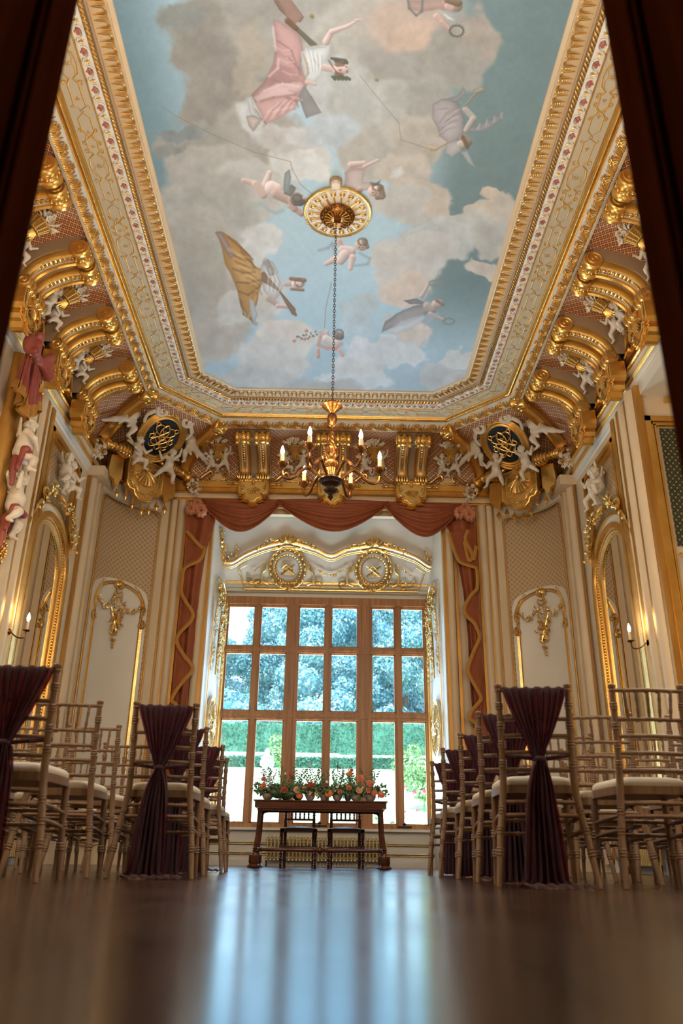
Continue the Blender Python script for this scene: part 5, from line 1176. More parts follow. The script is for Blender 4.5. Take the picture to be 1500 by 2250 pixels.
def cartouche(lb, sx):
    """oval monogram shield leaning out of the corner cove; local frame like the walls"""
    e = empty('corner_cartouche', 'large gilt oval cartouche with black ground and interlaced monogram in the %s corner' % lb, 'cartouche')
    T = TM((0, -0.60, 6.49), rot('x', 0.86))
    def ad(fn, name, mat, par, **k): q = MB(); fn(q); o = MB(); o.merge(q, T); return o.build(name, mat, par, **k)
    ad(lambda q: q.prism(ellipse(0.235, 0.285), -0.02, 0.02), 'oval_ground', BLACKG, e, smooth=False)
    def rim(q):
        for r_, w, y in ((0.255, 0.024, -0.02), (0.29, 0.032, 0.0), (0.325, 0.022, -0.01)): q.tube([(x, y, z) for x, z in ellipse(r_, r_*1.2)], w, n=8, closed=True)
        q.box((0, -0.02, 0.375), (0.14, 0.06, 0.07)); q.box((0, -0.02, -0.385), (0.14, 0.07, 0.08)); q.ball((0, -0.06, 0.375), 0.025, 7, 5); q.ball((0, -0.06, -0.385), 0.028, 7, 5)
    ad(rim, 'gilt_rim', GOLD, e); m_ = ad(lambda q: flourish(q, -0.035), 'monogram', GOLD_BR, e)
    for s_ in (-1, 1): ad(lambda q: (q.tube(spiral(s_*0.20, 0.36, 0.09, 0.02, 1.3, PI/2-s_*0.8, 22, -0.04, -s_), [0.03]*22, n=7), q.tube(spline([(s_*0.28, -.03, 0.33), (s_*0.36, -.03, 0.22), (s_*0.34, -.02, 0.10)], 6), [0.03]*6+[0.022]*6+[0.012], n=6)), 'plaster_scroll', PLASTER, e)
    def sh(q): shell(q, (0, -0.03, 0.42), 0.15, 9); q.tube([(0.15*math.cos(a), -0.02, 0.45+0.13*math.sin(a)) for a in np.linspace(-0.2, PI+0.2, 14)], 0.022, n=6)
    ad(sh, 'plaster_shell', PLASTER, e)
    # side ribs of the corner, single, curling outwards
    for s_ in (-1, 1):
        q = MB(); tt = np.linspace(0.05, 0.95, 13); x0 = s_*0.62
        q.grid([[(x0+a+s_*0.10*(t_-0.5)*-1, -cvc(t_, d)[0]-0.02, cvc(t_, d)[1]) for a, d in ((-0.09, 0.0), (-0.09, 0.17), (-0.06, 0.20), (-0.04, 0.16), (0.04, 0.16), (0.06, 0.20), (0.09, 0.17), (0.09, 0.0))] for t_ in tt])
        hv, zv = cvc(0.90, 0.10); xv = x0-s_*0.045
        q.lathe([(0.0, -0.10), (0.10, -0.10), (0.115, -0.08), (0.10, -0.04), (0.10, 0.04), (0.115, 0.08), (0.10, 0.10), (0, 0.10)], (xv, -hv-0.05, zv), 18, 'x')
        for e2 in (-1, 1): q.tube([(xv+e2*0.106, -hv-0.05+y_, zv+z_) for y_, _, z_ in spiral(0, 0, 0.09, 0.012, 1.6, -1.2)], 0.010, n=5)
        for k in range(10): a = 2*PI*k/10; q.ball((xv, -hv-0.05+0.115*math.cos(a), zv+0.115*math.sin(a)), (0.035, 0.014, 0.02), 6, 4)
        q.build('side_rib', GOLD, e)
        # lower fat scroll beside the lambrequin
        q = MB()
        for k, r_2 in enumerate((0.05, 0.075, 0.09, 0.10, 0.105, 0.09)): x1 = s_*(0.50-k*0.042); q.lathe([(r_2*0.7, -0.024), (r_2, -0.012), (r_2*1.02, 0), (r_2, 0.012), (r_2*0.7, 0.024)], (x1, -0.34, 6.23), 16, 'x')
        q.ball((s_*0.53, -0.34, 6.23), 0.025, 7, 5); q.build('lower_scroll', GOLD_BR, e)
    # lambrequin: scalloped tabs with tassels
    q = MB(); cen = [(0.0, 5.60), (0.08, 5.61), (0.14, 5.66), (0.16, 5.72), (0.235, 5.73), (0.28, 5.79), (0.275, 5.86), (0.285, 6.10), (0.26, 6.20)]; out = cen+[(-x, z) for x, z in cen[::-1]][:-1]
    q.prism(out, -0.33, -0.25)
    for s_ in (-1, 1):
        tab = [(0.32, 6.18), (0.32, 5.84), (0.35, 5.80), (0.36, 5.745), (0.39, 5.72), (0.42, 5.75), (0.43, 5.80), (0.50, 5.83), (0.53, 5.92), (0.51, 6.14)]; tab = [(s_*x, z) for x, z in tab]
        q.prism(tab if s_ > 0 else tab[::-1], -0.27, -0.21)
    lam = q.build('lambrequin', GOLD, e, smooth=False)
    q = MB(); q.tube([(x*0.97, -0.335, 5.93+(z-5.93)*0.965) for x, z in out], 0.012, n=6, closed=True); inn = [(x*0.82, 5.93+(z-5.93)*0.80) for x, z in out]
    p = np.array([(x, -0.335, z) for x, z in inn]); beadrow(q, p, 0.014, 0.045); q.tube([(x*0.72, -0.335, 5.93+(z-5.93)*0.70) for x, z in out], 0.009, n=5, closed=True)
    for k in range(9): a = (k-4)*0.33; q.tube([(0.03*math.sin(a), -0.34, 6.05-0.03*math.cos(a)), (0.10*math.sin(a), -0.36, 6.03-0.10*math.cos(a)), (0.17*math.sin(a), -0.345, 6.01-0.18*math.cos(a))], [0.008, 0.016, 0.02], n=6)
    for k in range(8): a = (k-3.5)*0.33; beadrow(q, [(0.10*math.sin(a), -0.35, 6.03-0.10*math.cos(a)), (0.19*math.sin(a), -0.345, 6.0-0.20*math.cos(a))], 0.010, 0.026)
    q.ball((0, -0.37, 6.07), (0.03, 0.02, 0.04), 8, 6); q.build('gilt_chasing', GOLD_BR, e)
    for x, z in ((-0.375, 5.72), (-0.245, 5.72), (-0.13, 5.63), (0.02, 5.59), (0.13, 5.63), (0.245, 5.72), (0.375, 5.72)):
        q = MB(); q.tube([(x, -0.29, z), (x, -0.29, z-0.045)], 0.006, n=5); q.lathe([(0.0, 0), (0.012, -0.005), (0.012, -0.015), (0.020, -0.03), (0.032, -0.065), (0.036, -0.075), (0.024, -0.08), (0.016, -0.095), (0.010, -0.12), (0.0, -0.14)], (x, -0.29, z-0.035), 10, ribs=5, amp=0.12); q.build('tassel', GOLD, lam)
    return e
def cornucopia():
    e = empty('cornucopia')
    q = MB(); p = spline([(0.42, -0.02, 0.34), (0.46, -0.05, 0.20), (0.38, -0.08, 0.10), (0.22, -0.10, 0.07), (0.10, -0.11, 0.07), (0.0, -0.12, 0.03), (-0.06, -0.12, -0.02)], 10)
    r_ = np.interp(np.linspace(0, 1, len(p)), [0, 0.3, 0.8, 1], [0.012, 0.045, 0.075, 0.12])*(1+0.10*np.sin(np.arange(len(p))*PI*0.9)); q.tube(p, r_, n=12, cap=True); q.build('horn', GOLD_BR, e)
    q = MB(); c = np.array([-0.085, -0.13, -0.045])
    q.tube([c+np.array([0.11*math.cos(a)*0.75, -0.02*math.sin(a), 0.115*math.sin(a)]) for a in np.linspace(0, 2*PI, 18)[:-1]], 0.020, n=6, closed=True); q.build('horn_rim', GOLD, e)
    r = random.Random(5); q = MB(); g = MB()
    for k in range(22):
        a = r.uniform(0, 2*PI); d = r.uniform(0, 0.10); o = (-0.10+d*math.cos(a)*1.2, -0.16-r.uniform(0, .06), -0.09+d*math.sin(a)*1.1); q.ball(o, r.choice((0.030, 0.035, 0.024)), 7, 5)
    for k in range(40): a = r.uniform(0, 2*PI); d = r.uniform(0, .07); g.ball((-0.08+d*math.cos(a), -0.20-r.uniform(0, .04), -0.13+d*math.sin(a)), 0.012, 5, 4)
    for k in range(6): leaf(q, (-0.12, -0.15, -0.12), 0.14, 0.03, r.uniform(2, 4.4), 0.4)
    q.build('plaster_fruit', PLASTER, e); g.build('gilt_grapes', GOLD, e); return e
co0 = cornucopia(); pc0 = pm(*VC).build('putto', PLASTER, None, angle=180); pcm = pm(*VC, flip=True).build('putto', PLASTER, None, angle=180); pam = pm(*VA, flip=True).build('putto', PLASTER, None, angle=180)
first = True
for s_, lb in ((-1, 'left'), (1, 'right')):
    rz = -s_*PI/4; base = np.array([s_*(XCC+RC*0.7071-0.20), YC+RC*0.7071-0.20, 0])
    c = cartouche(lb, s_); CS = 1.24; c.location = (base[0], base[1], 6.33*(1-CS)+0.15); c.rotation_euler = (0, 0, rz); c.scale = (CS, CS, CS)
    R = rot('z', rz)
    def put(src, x, y, z, sc, rzz, lab, cat, grp, new, tilt=(0.3, 0)):
        o = copy_tree(src) if new else src
        w = base+R @ np.array([x, y, z+0.13]); o.location = w; o.rotation_euler = (tilt[0], tilt[1], rz+rzz); o.scale = (sc,)*3; tag(o, lab, cat, grp)
    G = 'plaster putti of the corner cartouches'
    a, b_ = (pc0, pcm)
    put(pc0, -0.66, -0.62, 6.30, 0.86, 0.1, 'ivory putto lunging from the left at the %s corner cartouche' % lb, 'putto', G, not first)
    put(pcm, 0.66, -0.62, 6.26, 0.86, -0.1, 'ivory putto lunging from the right at the %s corner cartouche' % lb, 'putto', G, not first)
    put(pb0 if s_ < 0 else pa0, -0.32, -0.56, 5.88, 0.66, 0.2, 'ivory putto below the oval of the %s corner cartouche, left one' % lb, 'putto', G, True, (0.15, 0))
    put(pa0 if s_ < 0 else pam, 0.30, -0.56, 5.84, 0.66, -0.2, 'ivory putto below the oval of the %s corner cartouche, right one' % lb, 'putto', G, True, (0.15, 0))
    put(co0, -0.84, -0.24, 6.16, 1.25, 0.0, 'gilt cornucopia of fruit at the left of the %s corner cartouche' % lb, 'cornucopia', 'corner cornucopias', not first, (0, 0))
    o = copy_tree(co0); w = base+R @ np.array([0.84, -0.24, 6.29]); o.location = w; o.rotation_euler = (0, 0, rz); o.scale = (-1.25, 1.25, 1.25); tag(o, 'gilt cornucopia of fruit at the right of the %s corner cartouche' % lb, 'cornucopia', 'corner cornucopias')
    first = False
bpy.data.objects.remove(pam)
# ------------------------------------------------------------------ mirrors and their gilt arches
MIR, t, b = new_mat('mirror_glass'); b.inputs['Base Color'].default_value = (0.78, 0.74, 0.68, 1); b.inputs['Metallic'].default_value = 1; b.inputs['Roughness'].default_value = 0.015
for sd in ('left', 'right'):
    pos = 10.52; l_, r_ = frame(sd, pos)
    e = empty('wall_mirror', 'tall round-topped mirror in gilt and white arched frame on the %s wall' % sd, 'mirror', l_, r_)
    Z0 = 0.95
    q = MB(); q.prism(arch(0.63, Z0, 3.72, 0.59), -0.03, -0.02); q.build('glass', MIR, e, smooth=False)
    def band(h0, h1, y0, y1, nm, mat, par=e):
        q = MB(); o_, i_ = arch(h1, Z0, 3.72, h1-0.04), arch(h0, Z0, 3.72, h0-0.04); P = np.array([[(x, y1*0+0.0, z) for x, z in o_], [(x, y1, z) for x, z in o_], [(x, y0, z) for x, z in i_], [(x, 0.0, z) for x, z in i_]]); q.grid(P); return q.build(nm, mat, par)
    band(0.62, 0.665, -0.035, -0.055, 'inner_bead', GOLD_DK)
    band(0.665, 0.72, -0.05, -0.07, 'egg_band', CREAM); f_ = band(0.72, 0.80, -0.11, -0.10, 'gilt_frame', GOLD_BR); band(0.80, 0.90, -0.06, -0.05, 'white_band', CREAM_W); band(0.90, 0.94, -0.09, -0.08, 'outer_fillet', GOLD)
    q = MB()
    pth = np.array([(x, -0.068, z) for x, z in arch(0.692, Z0, 3.72, 0.652, 60)]); beadrow(q, pth, 0.018, 0.042); q.build('egg_moulding', GOLD, e)
    q = MB(); pth = np.array([(x, -0.035, z) for x, z in arch(0.635, Z0, 3.72, 0.595, 60)]); beadrow(q, pth, 0.008, 0.024); q.build('bead_moulding', GOLD_BR, e)
    # crest: acanthus brackets with two embracing children
    c = empty('mirror_crest', 'gilt acanthus crest over the arched mirror on the %s wall' % sd, 'ornament', l_, r_)
    q = MB()
    for s_ in (-1, 1):
        q.tube(spline([(s_*0.80, -0.10, 4.18), (s_*0.72, -0.12, 4.36), (s_*0.56, -0.13, 4.50), (s_*0.42, -0.13, 4.66), (s_*0.26, -0.14, 4.72), (s_*0.12, -0.15, 4.64)], 6), [0.012]*4+[0.03]*22+[0.035]*5, n=7)
        q.tube(spiral(s_*0.30, 4.74, 0.10, 0.02, 1.2, -PI/2, 18, -0.14, s_), [0.028]*18, n=6); q.tube(spiral(s_*0.60, 4.58, 0.08, 0.015, 1.2, -PI/2, 18, -0.13, s_), [0.022]*18, n=6)
        garland(q, [(s_*0.76, -0.14, 4.30), (s_*0.62, -0.16, 4.52), (s_*0.44, -0.16, 4.70), (s_*0.25, -0.16, 4.80)], 0.05, 3+s_, 0.05)
        for k in range(6): leaf(q, (s_*(0.35+0.08*k), -0.13, 4.70-0.09*k), 0.16, 0.035, s_*(0.6+0.2*k), 0.4)
    shell(q, (0, -0.14, 4.62), 0.16, 7); q.build('acanthus', GOLD_BR, c)
    for x, src, w, fl in ((-0.13, pa0, 'left', 0.3), (0.14, pb0, 'right', -0.3)):
        o = src.copy(); COL.objects.link(o); o.scale = (0.66,)*3; o.rotation_euler = (0.05, 0, r_+fl); o.location = w2(sd, pos, x, -0.15, 4.80)
        tag(o, 'ivory plaster putto, %s of the embracing pair above the %s wall mirror' % (w, sd), 'putto', 'putti above the mirrors')

# ------------------------------------------------------------------ arched panels of the corners with gilt garlands
for s_, nm in ((-1, 'left'), (1, 'right')):
    e = empty('arched_panelling', 'white arched panel with gilt garland and trophy in the %s corner' % nm, 'wall panel')
    hw, zs, rs = 0.56, 4.02, 0.30
    q = MB(); A_ = arch(hw, 0.93, zs, rs, 24); n = len(A_); zb = np.linspace(0, 1, 12)
    # thick board with arched head, subdivided across so that it bends
    cols = np.linspace(-hw, hw, 25); top = [zs+rs*math.sqrt(max(0, 1-(c/hw)**2)) for c in cols]
    q.grid([[(c, -0.05, 0.93+(tp-0.93)*v) for c, tp in zip(cols, top)] for v in zb]); q.grid([[(c, -0.05, tp) for c, tp in zip(cols, top)], [(c, -0.01, tp) for c, tp in zip(cols, top)]])
    for c in (0, -1): q.grid([[(cols[c], -0.05, 0.93), (cols[c], -0.05, zs)], [(cols[c], 0.0, 0.93), (cols[c], 0.0, zs)]])
    bend(s_, q).build('board', CREAM_W, e)
    q = MB(); h2 = hw-0.075
    for d_, r_ in ((0.0, 0.016), (0.035, 0.009)):
        h = h2-d_; q.tube([(x, -0.06, z) for x, z in arch(h, 0.98, zs-0.10, rs+0.04-d_, 28)], r_, n=6)
    bend(s_, q).build('gilt_arch', GOLD, e)
    for k in (-1, 1):
        q = MB(); q.tube(spiral(k*(h2-0.0), zs-0.42, 0.075, 0.02, 1.2, PI/2, 16, -0.075, -k), [0.022]*16, n=6); q.tube(spline([(k*(h2-0.02), -0.07, zs-0.28), (k*(h2+0.03), -0.07, zs-0.18), (k*(h2-0.02), -0.07, zs-0.02), (k*(h2-0.10), -0.07, zs+0.12)], 6), 0.028, n=6)
        q.bbox((k*h2-0.022, -0.075, 0.98), (k*h2+0.022, -0.05, zs-0.45))
        garland(q, [(k*(h2-0.03), -0.08, zs-0.08), (k*0.36, -0.09, zs-0.20), (k*0.24, -0.09, zs-0.22), (k*0.12, -0.08, zs-0.10), (k*0.04, -0.08, zs+0.0)], 0.036, 5+k, 0.026); garland(q, [(k*(h2-0.01), -0.08, zs-0.06), (k*(h2+0.01), -0.08, zs-0.26)], 0.04, 8+k, 0.03)
        garland(q, [(k*(h2-0.05), -0.06, zs+0.09), (k*0.30, -0.06, zs+0.24)], 0.02, 6+k, 0.03)
        bend(s_, q).build('garland', GOLD_BR, e)
    q = MB(); q.ball((0, -0.09, zs+0.20), (0.075, 0.035, 0.06), 10, 6); q.ball((0, -0.12, zs+0.20), (0.035, 0.03, 0.04), 8, 5)
    for k in range(10): a = 2*PI*k/10; flower(q, (0.085*math.cos(a), -0.085, zs+0.20+0.065*math.sin(a)), 0.028, 5, k)
    bend(s_, q).build('cabochon', GOLD_BR, e)
    q = MB()
    q.tube([(0, -0.07, zs+0.12), (0.01, -0.07, zs-0.1)], 0.01, n=5)
    for k in (-1, 1): q.tube([(k*0.005, -0.08, zs+0.05), (k*0.07, -0.09, zs+0.09), (k*0.09, -0.085, zs+0.03), (k*0.01, -0.08, zs-0.02)], 0.013, n=6); q.tube([(k*0.1, -0.075, zs-0.20), (-k*0.06, -0.085, zs-0.62)], [0.018, 0.028], n=7)
    r = random.Random(12)
    for k in range(60):
        t_ = r.random(); w = 0.12*(1-t_)+0.02+0.05*math.sin(PI*min(1, t_*1.3)); o = (r.uniform(-w, w), -0.08-r.uniform(0, .03), zs-0.06-0.80*t_)
        if r.random() < 0.4: flower(q, o, 0.028, 5, k)
        else: leaf(q, o, 0.07, 0.018, r.uniform(0, 6.28), 0.5, 4)
    for k in range(6): q.box((0.03+k*0.008, -0.11, zs-0.35-k*0.03), (0.12, 0.012, 0.012), rot('y', 0.9))
    bend(s_, q).build('trophy', GOLD_BR, e)
# low gilt oval panels of the dado corners
for s_, nm in ((-1, 'left'), (1, 'right')):
    e = empty('dado_panel', 'white dado panel with gilt oval scrolls low in the %s corner' % nm, 'panel'); q = MB()
    q.tube([(x, -0.045, 0.50+z) for x, z in ellipse(0.34, 0.20, 30)], 0.014, n=6, closed=True); q.tube([(x, -0.045, 0.50+z) for x, z in ellipse(0.40, 0.25, 30)], 0.009, n=6, closed=True)
    for k in (-1, 1): q.tube(spiral(k*0.14, 0.50, 0.09, 0.02, 1.5, 0, 20, -0.05, k), 0.012, n=5); q.tube(spiral(k*0.46, 0.50, 0.06, 0.01, 1.2, PI/2, 16, -0.05, k), 0.012, n=5)
    flower(q, (0, -0.06, 0.50), 0.07, 6); bend(s_, q).build('gilt_scrolls', GOLD_BR, e)

# ------------------------------------------------------------------ gilt relief of the window bay
e = empty('bay_relief', 'gilt rococo relief of two wreathed ovals on the sloping panel above the window', 'ornament')
U = [slope_px(*p) for p in ((537, 1294), (918, 1298), (487, 1231), (632, 1248), (820, 1252), (727, 1216), (632, 1188), (820, 1195), (965, 1240))]
(uL, vB), (uR, _), (uL0, vL0), (c1u, c1v), (c2u, c2v), (mu, mv), (s1u, s1v), (s2u, s2v), (uR0, vR0) = U
vB = (vB+U[1][1])/2
Y_ = -0.03
# undulating cornice moulding
top = [(uL0, vL0-0.02), (uL0+0.20, vL0-0.01), (uL0+0.45, vL0+0.15), (c1u-0.42, s1v-0.10), (c1u-0.15, s1v-0.03), (c1u, s1v), (c1u+0.15, s1v-0.03), (mu-0.28, mv+0.10), (mu, mv-0.02), (mu+0.28, mv+0.10), (c2u-0.15, s2v-0.03), (c2u, s2v), (c2u+0.15, s2v-0.03), (c2u+0.42, s2v-0.10), (uR0-0.45, vL0+0.15), (uR0-0.20, vL0-0.01), (uR0, vL0-0.02)]
q = MB()
for off, r_ in ((0.0, 0.032), (-0.085, 0.012), (-0.12, 0.008)):
    q.tube([(x, Y_-r_, z+off) for x, _, z in spline([(a, 0, b2) for a, b2 in top], 6)], r_, n=7)
slope_map(q).build('cornice_moulding', GOLD_BR, e)
q = MB(); h_ = 0.0
fr_ = [(uL, vB), (uR, vB), (uR+0.04, vL0-0.14), (uR-0.10, vL0-0.02)]
q.tube([(uL, Y_, vB), (uR, Y_, vB)], 0.020, n=6); q.tube([(uL+0.02, Y_, vB+0.06), (uR-0.02, Y_, vB+0.06)], 0.008, n=5)
for s_, u0 in ((1, uL), (-1, uR)): q.tube([(u0, Y_, vB), (u0-s_*0.10, Y_, vL0-0.16), (u0+s_*0.06, Y_, vL0-0.06)], 0.014, n=6)
for cu, cvv in ((c1u, c1v), (c2u, c2v)):
    q.tube([(cu+x, Y_-0.01, cvv+z) for x, z in ellipse(0.30, 0.36, 30)], 0.022, n=7, closed=True); q.tube([(cu+x, Y_-0.01, cvv+z) for x, z in ellipse(0.345, 0.40, 30)], 0.014, n=6, closed=True)
    for k in range(22): a = 2*PI*k/22; q.ball((cu+0.32*math.cos(a), Y_-0.02, cvv+0.38*math.sin(a)), (0.026, 0.018, 0.03), 6, 4)
    for s_ in (-1, 1):
        q.tube(spline([(cu+s_*0.36, Y_, cvv-0.32), (cu+s_*0.46, Y_, cvv-0.26), (cu+s_*0.47, Y_, cvv-0.10), (cu+s_*0.40, Y_, cvv-0.02), (cu+s_*0.38, Y_, cvv+0.08)], 6), 0.022, n=6)
        q.tube(spiral(cu+s_*0.55, cvv-0.28, 0.10, 0.015, 1.1, -PI/2, 16, Y_, s_), 0.014, n=5)
slope_map(q).build('oval_frames', GOLD_BR, e)
for i, (cu, cvv, sv_) in enumerate(((c1u, c1v, s1v), (c2u, c2v, s2v))):
    q = MB(); qs = MB()
    for k in range(30): a = 2*PI*k/30; leaf(q, (cu+0.22*math.cos(a), Y_, cvv+0.26*math.sin(a)), 0.085, 0.02, -a+0.5, 0.4, 4)
    q.tube([(cu+x, Y_-0.01, cvv+z) for x, z in ellipse(0.22, 0.26, 24)], 0.008, n=5, closed=True)
    for k in (-1, 1): q.tube([(cu-k*0.13, Y_-0.02, cvv+0.09), (cu+k*0.12, Y_-0.04, cvv-0.10)], [0.010, 0.026] if i == 0 else [0.012, 0.016], n=7)
    q.tube(spline([(cu-0.10, Y_-0.03, cvv+0.02), (cu-0.02, Y_-0.05, cvv+0.10), (cu+0.06, Y_-0.04, cvv+0.03)], 6), 0.014, n=5)
    for k in range(10): flower(q, (cu+random.Random(k+i*20).uniform(-.1, .1), Y_-0.02, cvv-0.06+random.Random(k*3+i).uniform(-.06, .06)), 0.026, 5, k)
    shell(qs, (cu, Y_-0.02, sv_-0.02), 0.17, 9)
    for s_ in (-1, 1): qs.tube(spiral(cu+s_*0.17, sv_-0.06, 0.10, 0.02, 1.3, PI/2, 20, Y_-0.02, -s_), [0.03]*20, n=6); garland(qs, [(cu+s_*0.24, Y_-0.03, sv_+0.03), (cu+s_*0.42, Y_-0.03, sv_-0.03), (cu+s_*0.62, Y_-0.03, sv_-0.18)], 0.042, i*7+s_+2, 0.03)
    flower(q, (cu, Y_-0.02, cvv-0.40), 0.06, 6)
    slope_map(q).build('wreath', GOLD, e); slope_map(qs).build('shell', GOLD_BR, e)
q = MB()
for a, b2 in (((c1u-0.42, c1v+0.0), (uL+0.12, vB+0.22)), ((c2u+0.42, c2v), (uR-0.12, vB+0.22))): garland(q, [(a[0], Y_, a[1]+0.12), ((a[0]+b2[0])/2, Y_, (a[1]+b2[1])/2+0.10), (b2[0], Y_, b2[1]+0.10)], 0.034, 4, 0.035)
garland(q, [(c1u+0.38, Y_, c1v+0.10), (mu-0.15, Y_, c1v-0.06), (mu, Y_, c1v-0.10), (mu+0.15, Y_, c1v-0.06), (c2u-0.38, Y_, c2v+0.10)], 0.034, 9, 0.035)
for s_, u0 in ((1, uL0+0.10), (-1, uR0-0.10)): garland(q, [(u0, Y_, vL0+0.02), (u0+s_*0.12, Y_, vL0+0.12), (u0+s_*0.20, Y_, vL0+0.28)], 0.04, 3, 0.035); garland(q, [(u0-s_*0.08, Y_-0.05, vL0-0.06), (u0-s_*0.08, Y_-0.05, vL0+0.30), (u0-s_*0.08, Y_-0.04, vL0+0.62)], 0.07, 5, 0.04)
for s_, u0 in ((1, uL), (-1, uR)): q.tube(spline([(u0+s_*0.08, Y_, vB+0.12), (u0+s_*0.30, Y_, vB+0.10), (u0+s_*0.50, Y_, vB+0.16), (u0+s_*0.60, Y_, vB+0.10)], 6), 0.014, n=5); q.tube(spiral(u0+s_*0.08, vB+0.18, 0.06, 0.01, 1.1, 0, 14, Y_, s_), 0.014, n=5)
slope_map(q).build('flower_sprays', GOLD_BR, e)
# reveals: garland drops and oval medallion
def reveal(s_, lb):
    e = empty('reveal_relief', 'gilt garland drop and oval rosette medallion on the %s window reveal' % lb, 'ornament')
    a_ = math.atan2(0.14, YW-YB); 
    def mp_(mb):   # local x along the reveal (0 at the front edge, towards the window), z up, y off the surface
        V = np.concatenate(mb.v); o = MB(); y = YB+0.02+V[:, 0]*math.cos(a_); x = XB+s_*(1.99-V[:, 0]*math.sin(a_)+V[:, 1]-0.004); o.add(np.column_stack([x, y, V[:, 2]]), mb.f); return o
    m_ = 0.66
    q = MB(); q.tube([(m_-0.40, -0.02, 0.7), (m_-0.40, -0.02, 4.55), (m_-0.2, -0.02, 4.70), (m_+0.2, -0.02, 4.70), (m_+0.40, -0.02, 4.55), (m_+0.40, -0.02, 0.7)], 0.010, n=5)
    q.tube([(m_+0.54, -0.02, 0.6), (m_+0.54, -0.02, 4.5)], 0.02, n=6); mp_(q).build('gilt_frame', GOLD_BR, e)
    q = MB(); garland(q, [(m_, -0.03, 4.5), (m_-0.1, -0.05, 4.3), (m_+0.04, -0.05, 4.1), (m_, -0.04, 3.7), (m_, -0.03, 3.0)], 0.075, 3, 0.028)
    mp_(q).build('garland_drop', GOLD_BR, e)
    for k in (-1, 1):
        q = MB(); garland(q, [(m_, -0.04, 4.45), (m_+k*0.20, -0.05, 4.30), (m_+k*0.32, -0.04, 4.0), (m_+k*0.30, -0.03, 3.55)], 0.055, 6+k, 0.032); q.tube(spiral(m_+k*0.12, 4.52, 0.10, 0.02, 1.2, -PI/2, 16, -0.04, k), 0.02, n=5); garland(q, [(m_+k*0.36, -0.03, 3.5), (m_+k*0.36, -0.03, 3.0)], 0.04, 9, 0.035)
        mp_(q).build('garland_branch', GOLD_BR, e)
    q = MB(); q.prism([(m_+x, 2.16+z) for x, z in ellipse(0.33, 0.48, 30)], -0.03, 0); mp_(q).build('medallion', CREAM_W, e)
    q = MB(); q.tube([(m_+x, -0.035, 2.16+z) for x, z in ellipse(0.31, 0.46, 30)], 0.018, n=6, closed=True); q.tube([(m_+x, -0.04, 2.16+z) for x, z in ellipse(0.06, 0.09, 16)], 0.014, n=5, closed=True)
    for k in range(16): a = 2*PI*k/16; q.tube([(m_+0.08*math.cos(a), -0.04, 2.16+0.12*math.sin(a)), (m_+0.2*math.cos(a+0.2), -0.045, 2.16+0.3*math.sin(a+0.2)), (m_+0.26*math.cos(a), -0.04, 2.16+0.39*math.sin(a))], 0.008, n=4); flower(q, (m_+0.22*math.cos(a), -0.04, 2.16+0.33*math.sin(a)), 0.022, 5)
    mp_(q).build('rosette', GOLD_BR, e)
reveal(-1, 'left'); reveal(1, 'right')

# ------------------------------------------------------------------ curtain: swags, bows and cascading tails
YCU = 13.15
def swag(x0, x1, ztop, drop, lb, k0):
    nu, nv = 44, 26; P = []
    for i in range(nu):
        u = i/(nu-1); sh = (1-abs(2*u-1)**2.2); row = []
        for j in range(nv):
            v = j/(nv-1); z = ztop-0.05*v-drop*(v**1.25)*sh-0.03*v*(1-sh); ff = (0.45+0.55*v); fold_ = 0.075*math.sin(v*PI*5.4+0.5*math.sin(u*PI*2))*(0.35+0.65*v)
            y = YCU-0.04-0.10*math.sin(PI*min(1, v*0.9))*sh-abs(fold_)*1.3-k0*0.02*math.sin(u*PI); xs = x0+(x1-x0)*(u+0.05*math.sin(2*PI*u)*v)
            row.append((xs, y, z))
        P.append(row)
    P = np.array(P); q = MB(); q.grid(P)
    hem = P[:, -1]; q.tube(hem, 0.014, n=6); o = q.build('curtain_swag', RUST, None, angle=180); return tag(o, lb, 'curtain', 'swags of the window valance')
swag(-2.30, -0.88, 5.92, 0.60, 'rust velvet swag at the left of the valance over the window bay', 1)
swag(0.90, 2.28, 5.92, 0.63, 'rust velvet swag at the right of the valance over the window bay', 1)
swag(-0.98, 1.00, 5.94, 0.60, 'rust velvet swag in the middle of the valance over the window bay', 3)
q = MB(); q.bbox((-2.45, 13.12, 5.80), (2.45, 13.2, 5.93)); tag(q.build('pelmet_board', GOLD, None, smooth=False), 'narrow gilt pelmet board the swags hang from', 'board')
def bow(x, z, lb, sd):
    e = empty('curtain_bow', lb, 'bow', (x, YCU-0.14, z)); r = random.Random(sd)
    for k, (dx, dz, rx, rz) in enumerate(((-0.085, -0.02, 0.11, 0.12), (0.09, -0.05, 0.11, 0.13), (0.02, 0.08, 0.10, 0.08))):
        q = MB(); P = []; n = 40; ph = r.uniform(0, 6)
        for j, (rr, yy) in enumerate(((0.10, -0.01), (0.30, -0.06), (0.62, -0.085), (0.90, -0.05), (1.0, 0.0), (0.92, 0.05), (0.5, 0.08))):
            row = []
            for i in range(n): a = 2*PI*i/n; w = 1+0.07*math.sin(9*a+ph+rr*2)*(0.4+rr); row.append((dx+rx*rr*w*math.cos(a), yy*(1+0.25*math.sin(9*a+ph))*1.0, dz+rz*rr*w*math.sin(a)))
            P.append(row)
        q.grid(P, closev=True); q.build('loop', ROSEC, e, angle=180)
    q = MB(); q.ball((0.01, -0.06, -0.01), (0.035, 0.04, 0.04), 8, 6); q.build('knot', ROSEC, e)
bow(-2.37, 5.71, 'gathered rose satin bow at the left end of the window valance', 1); bow(2.31, 5.73, 'gathered rose satin bow at the right end of the window valance', 2)
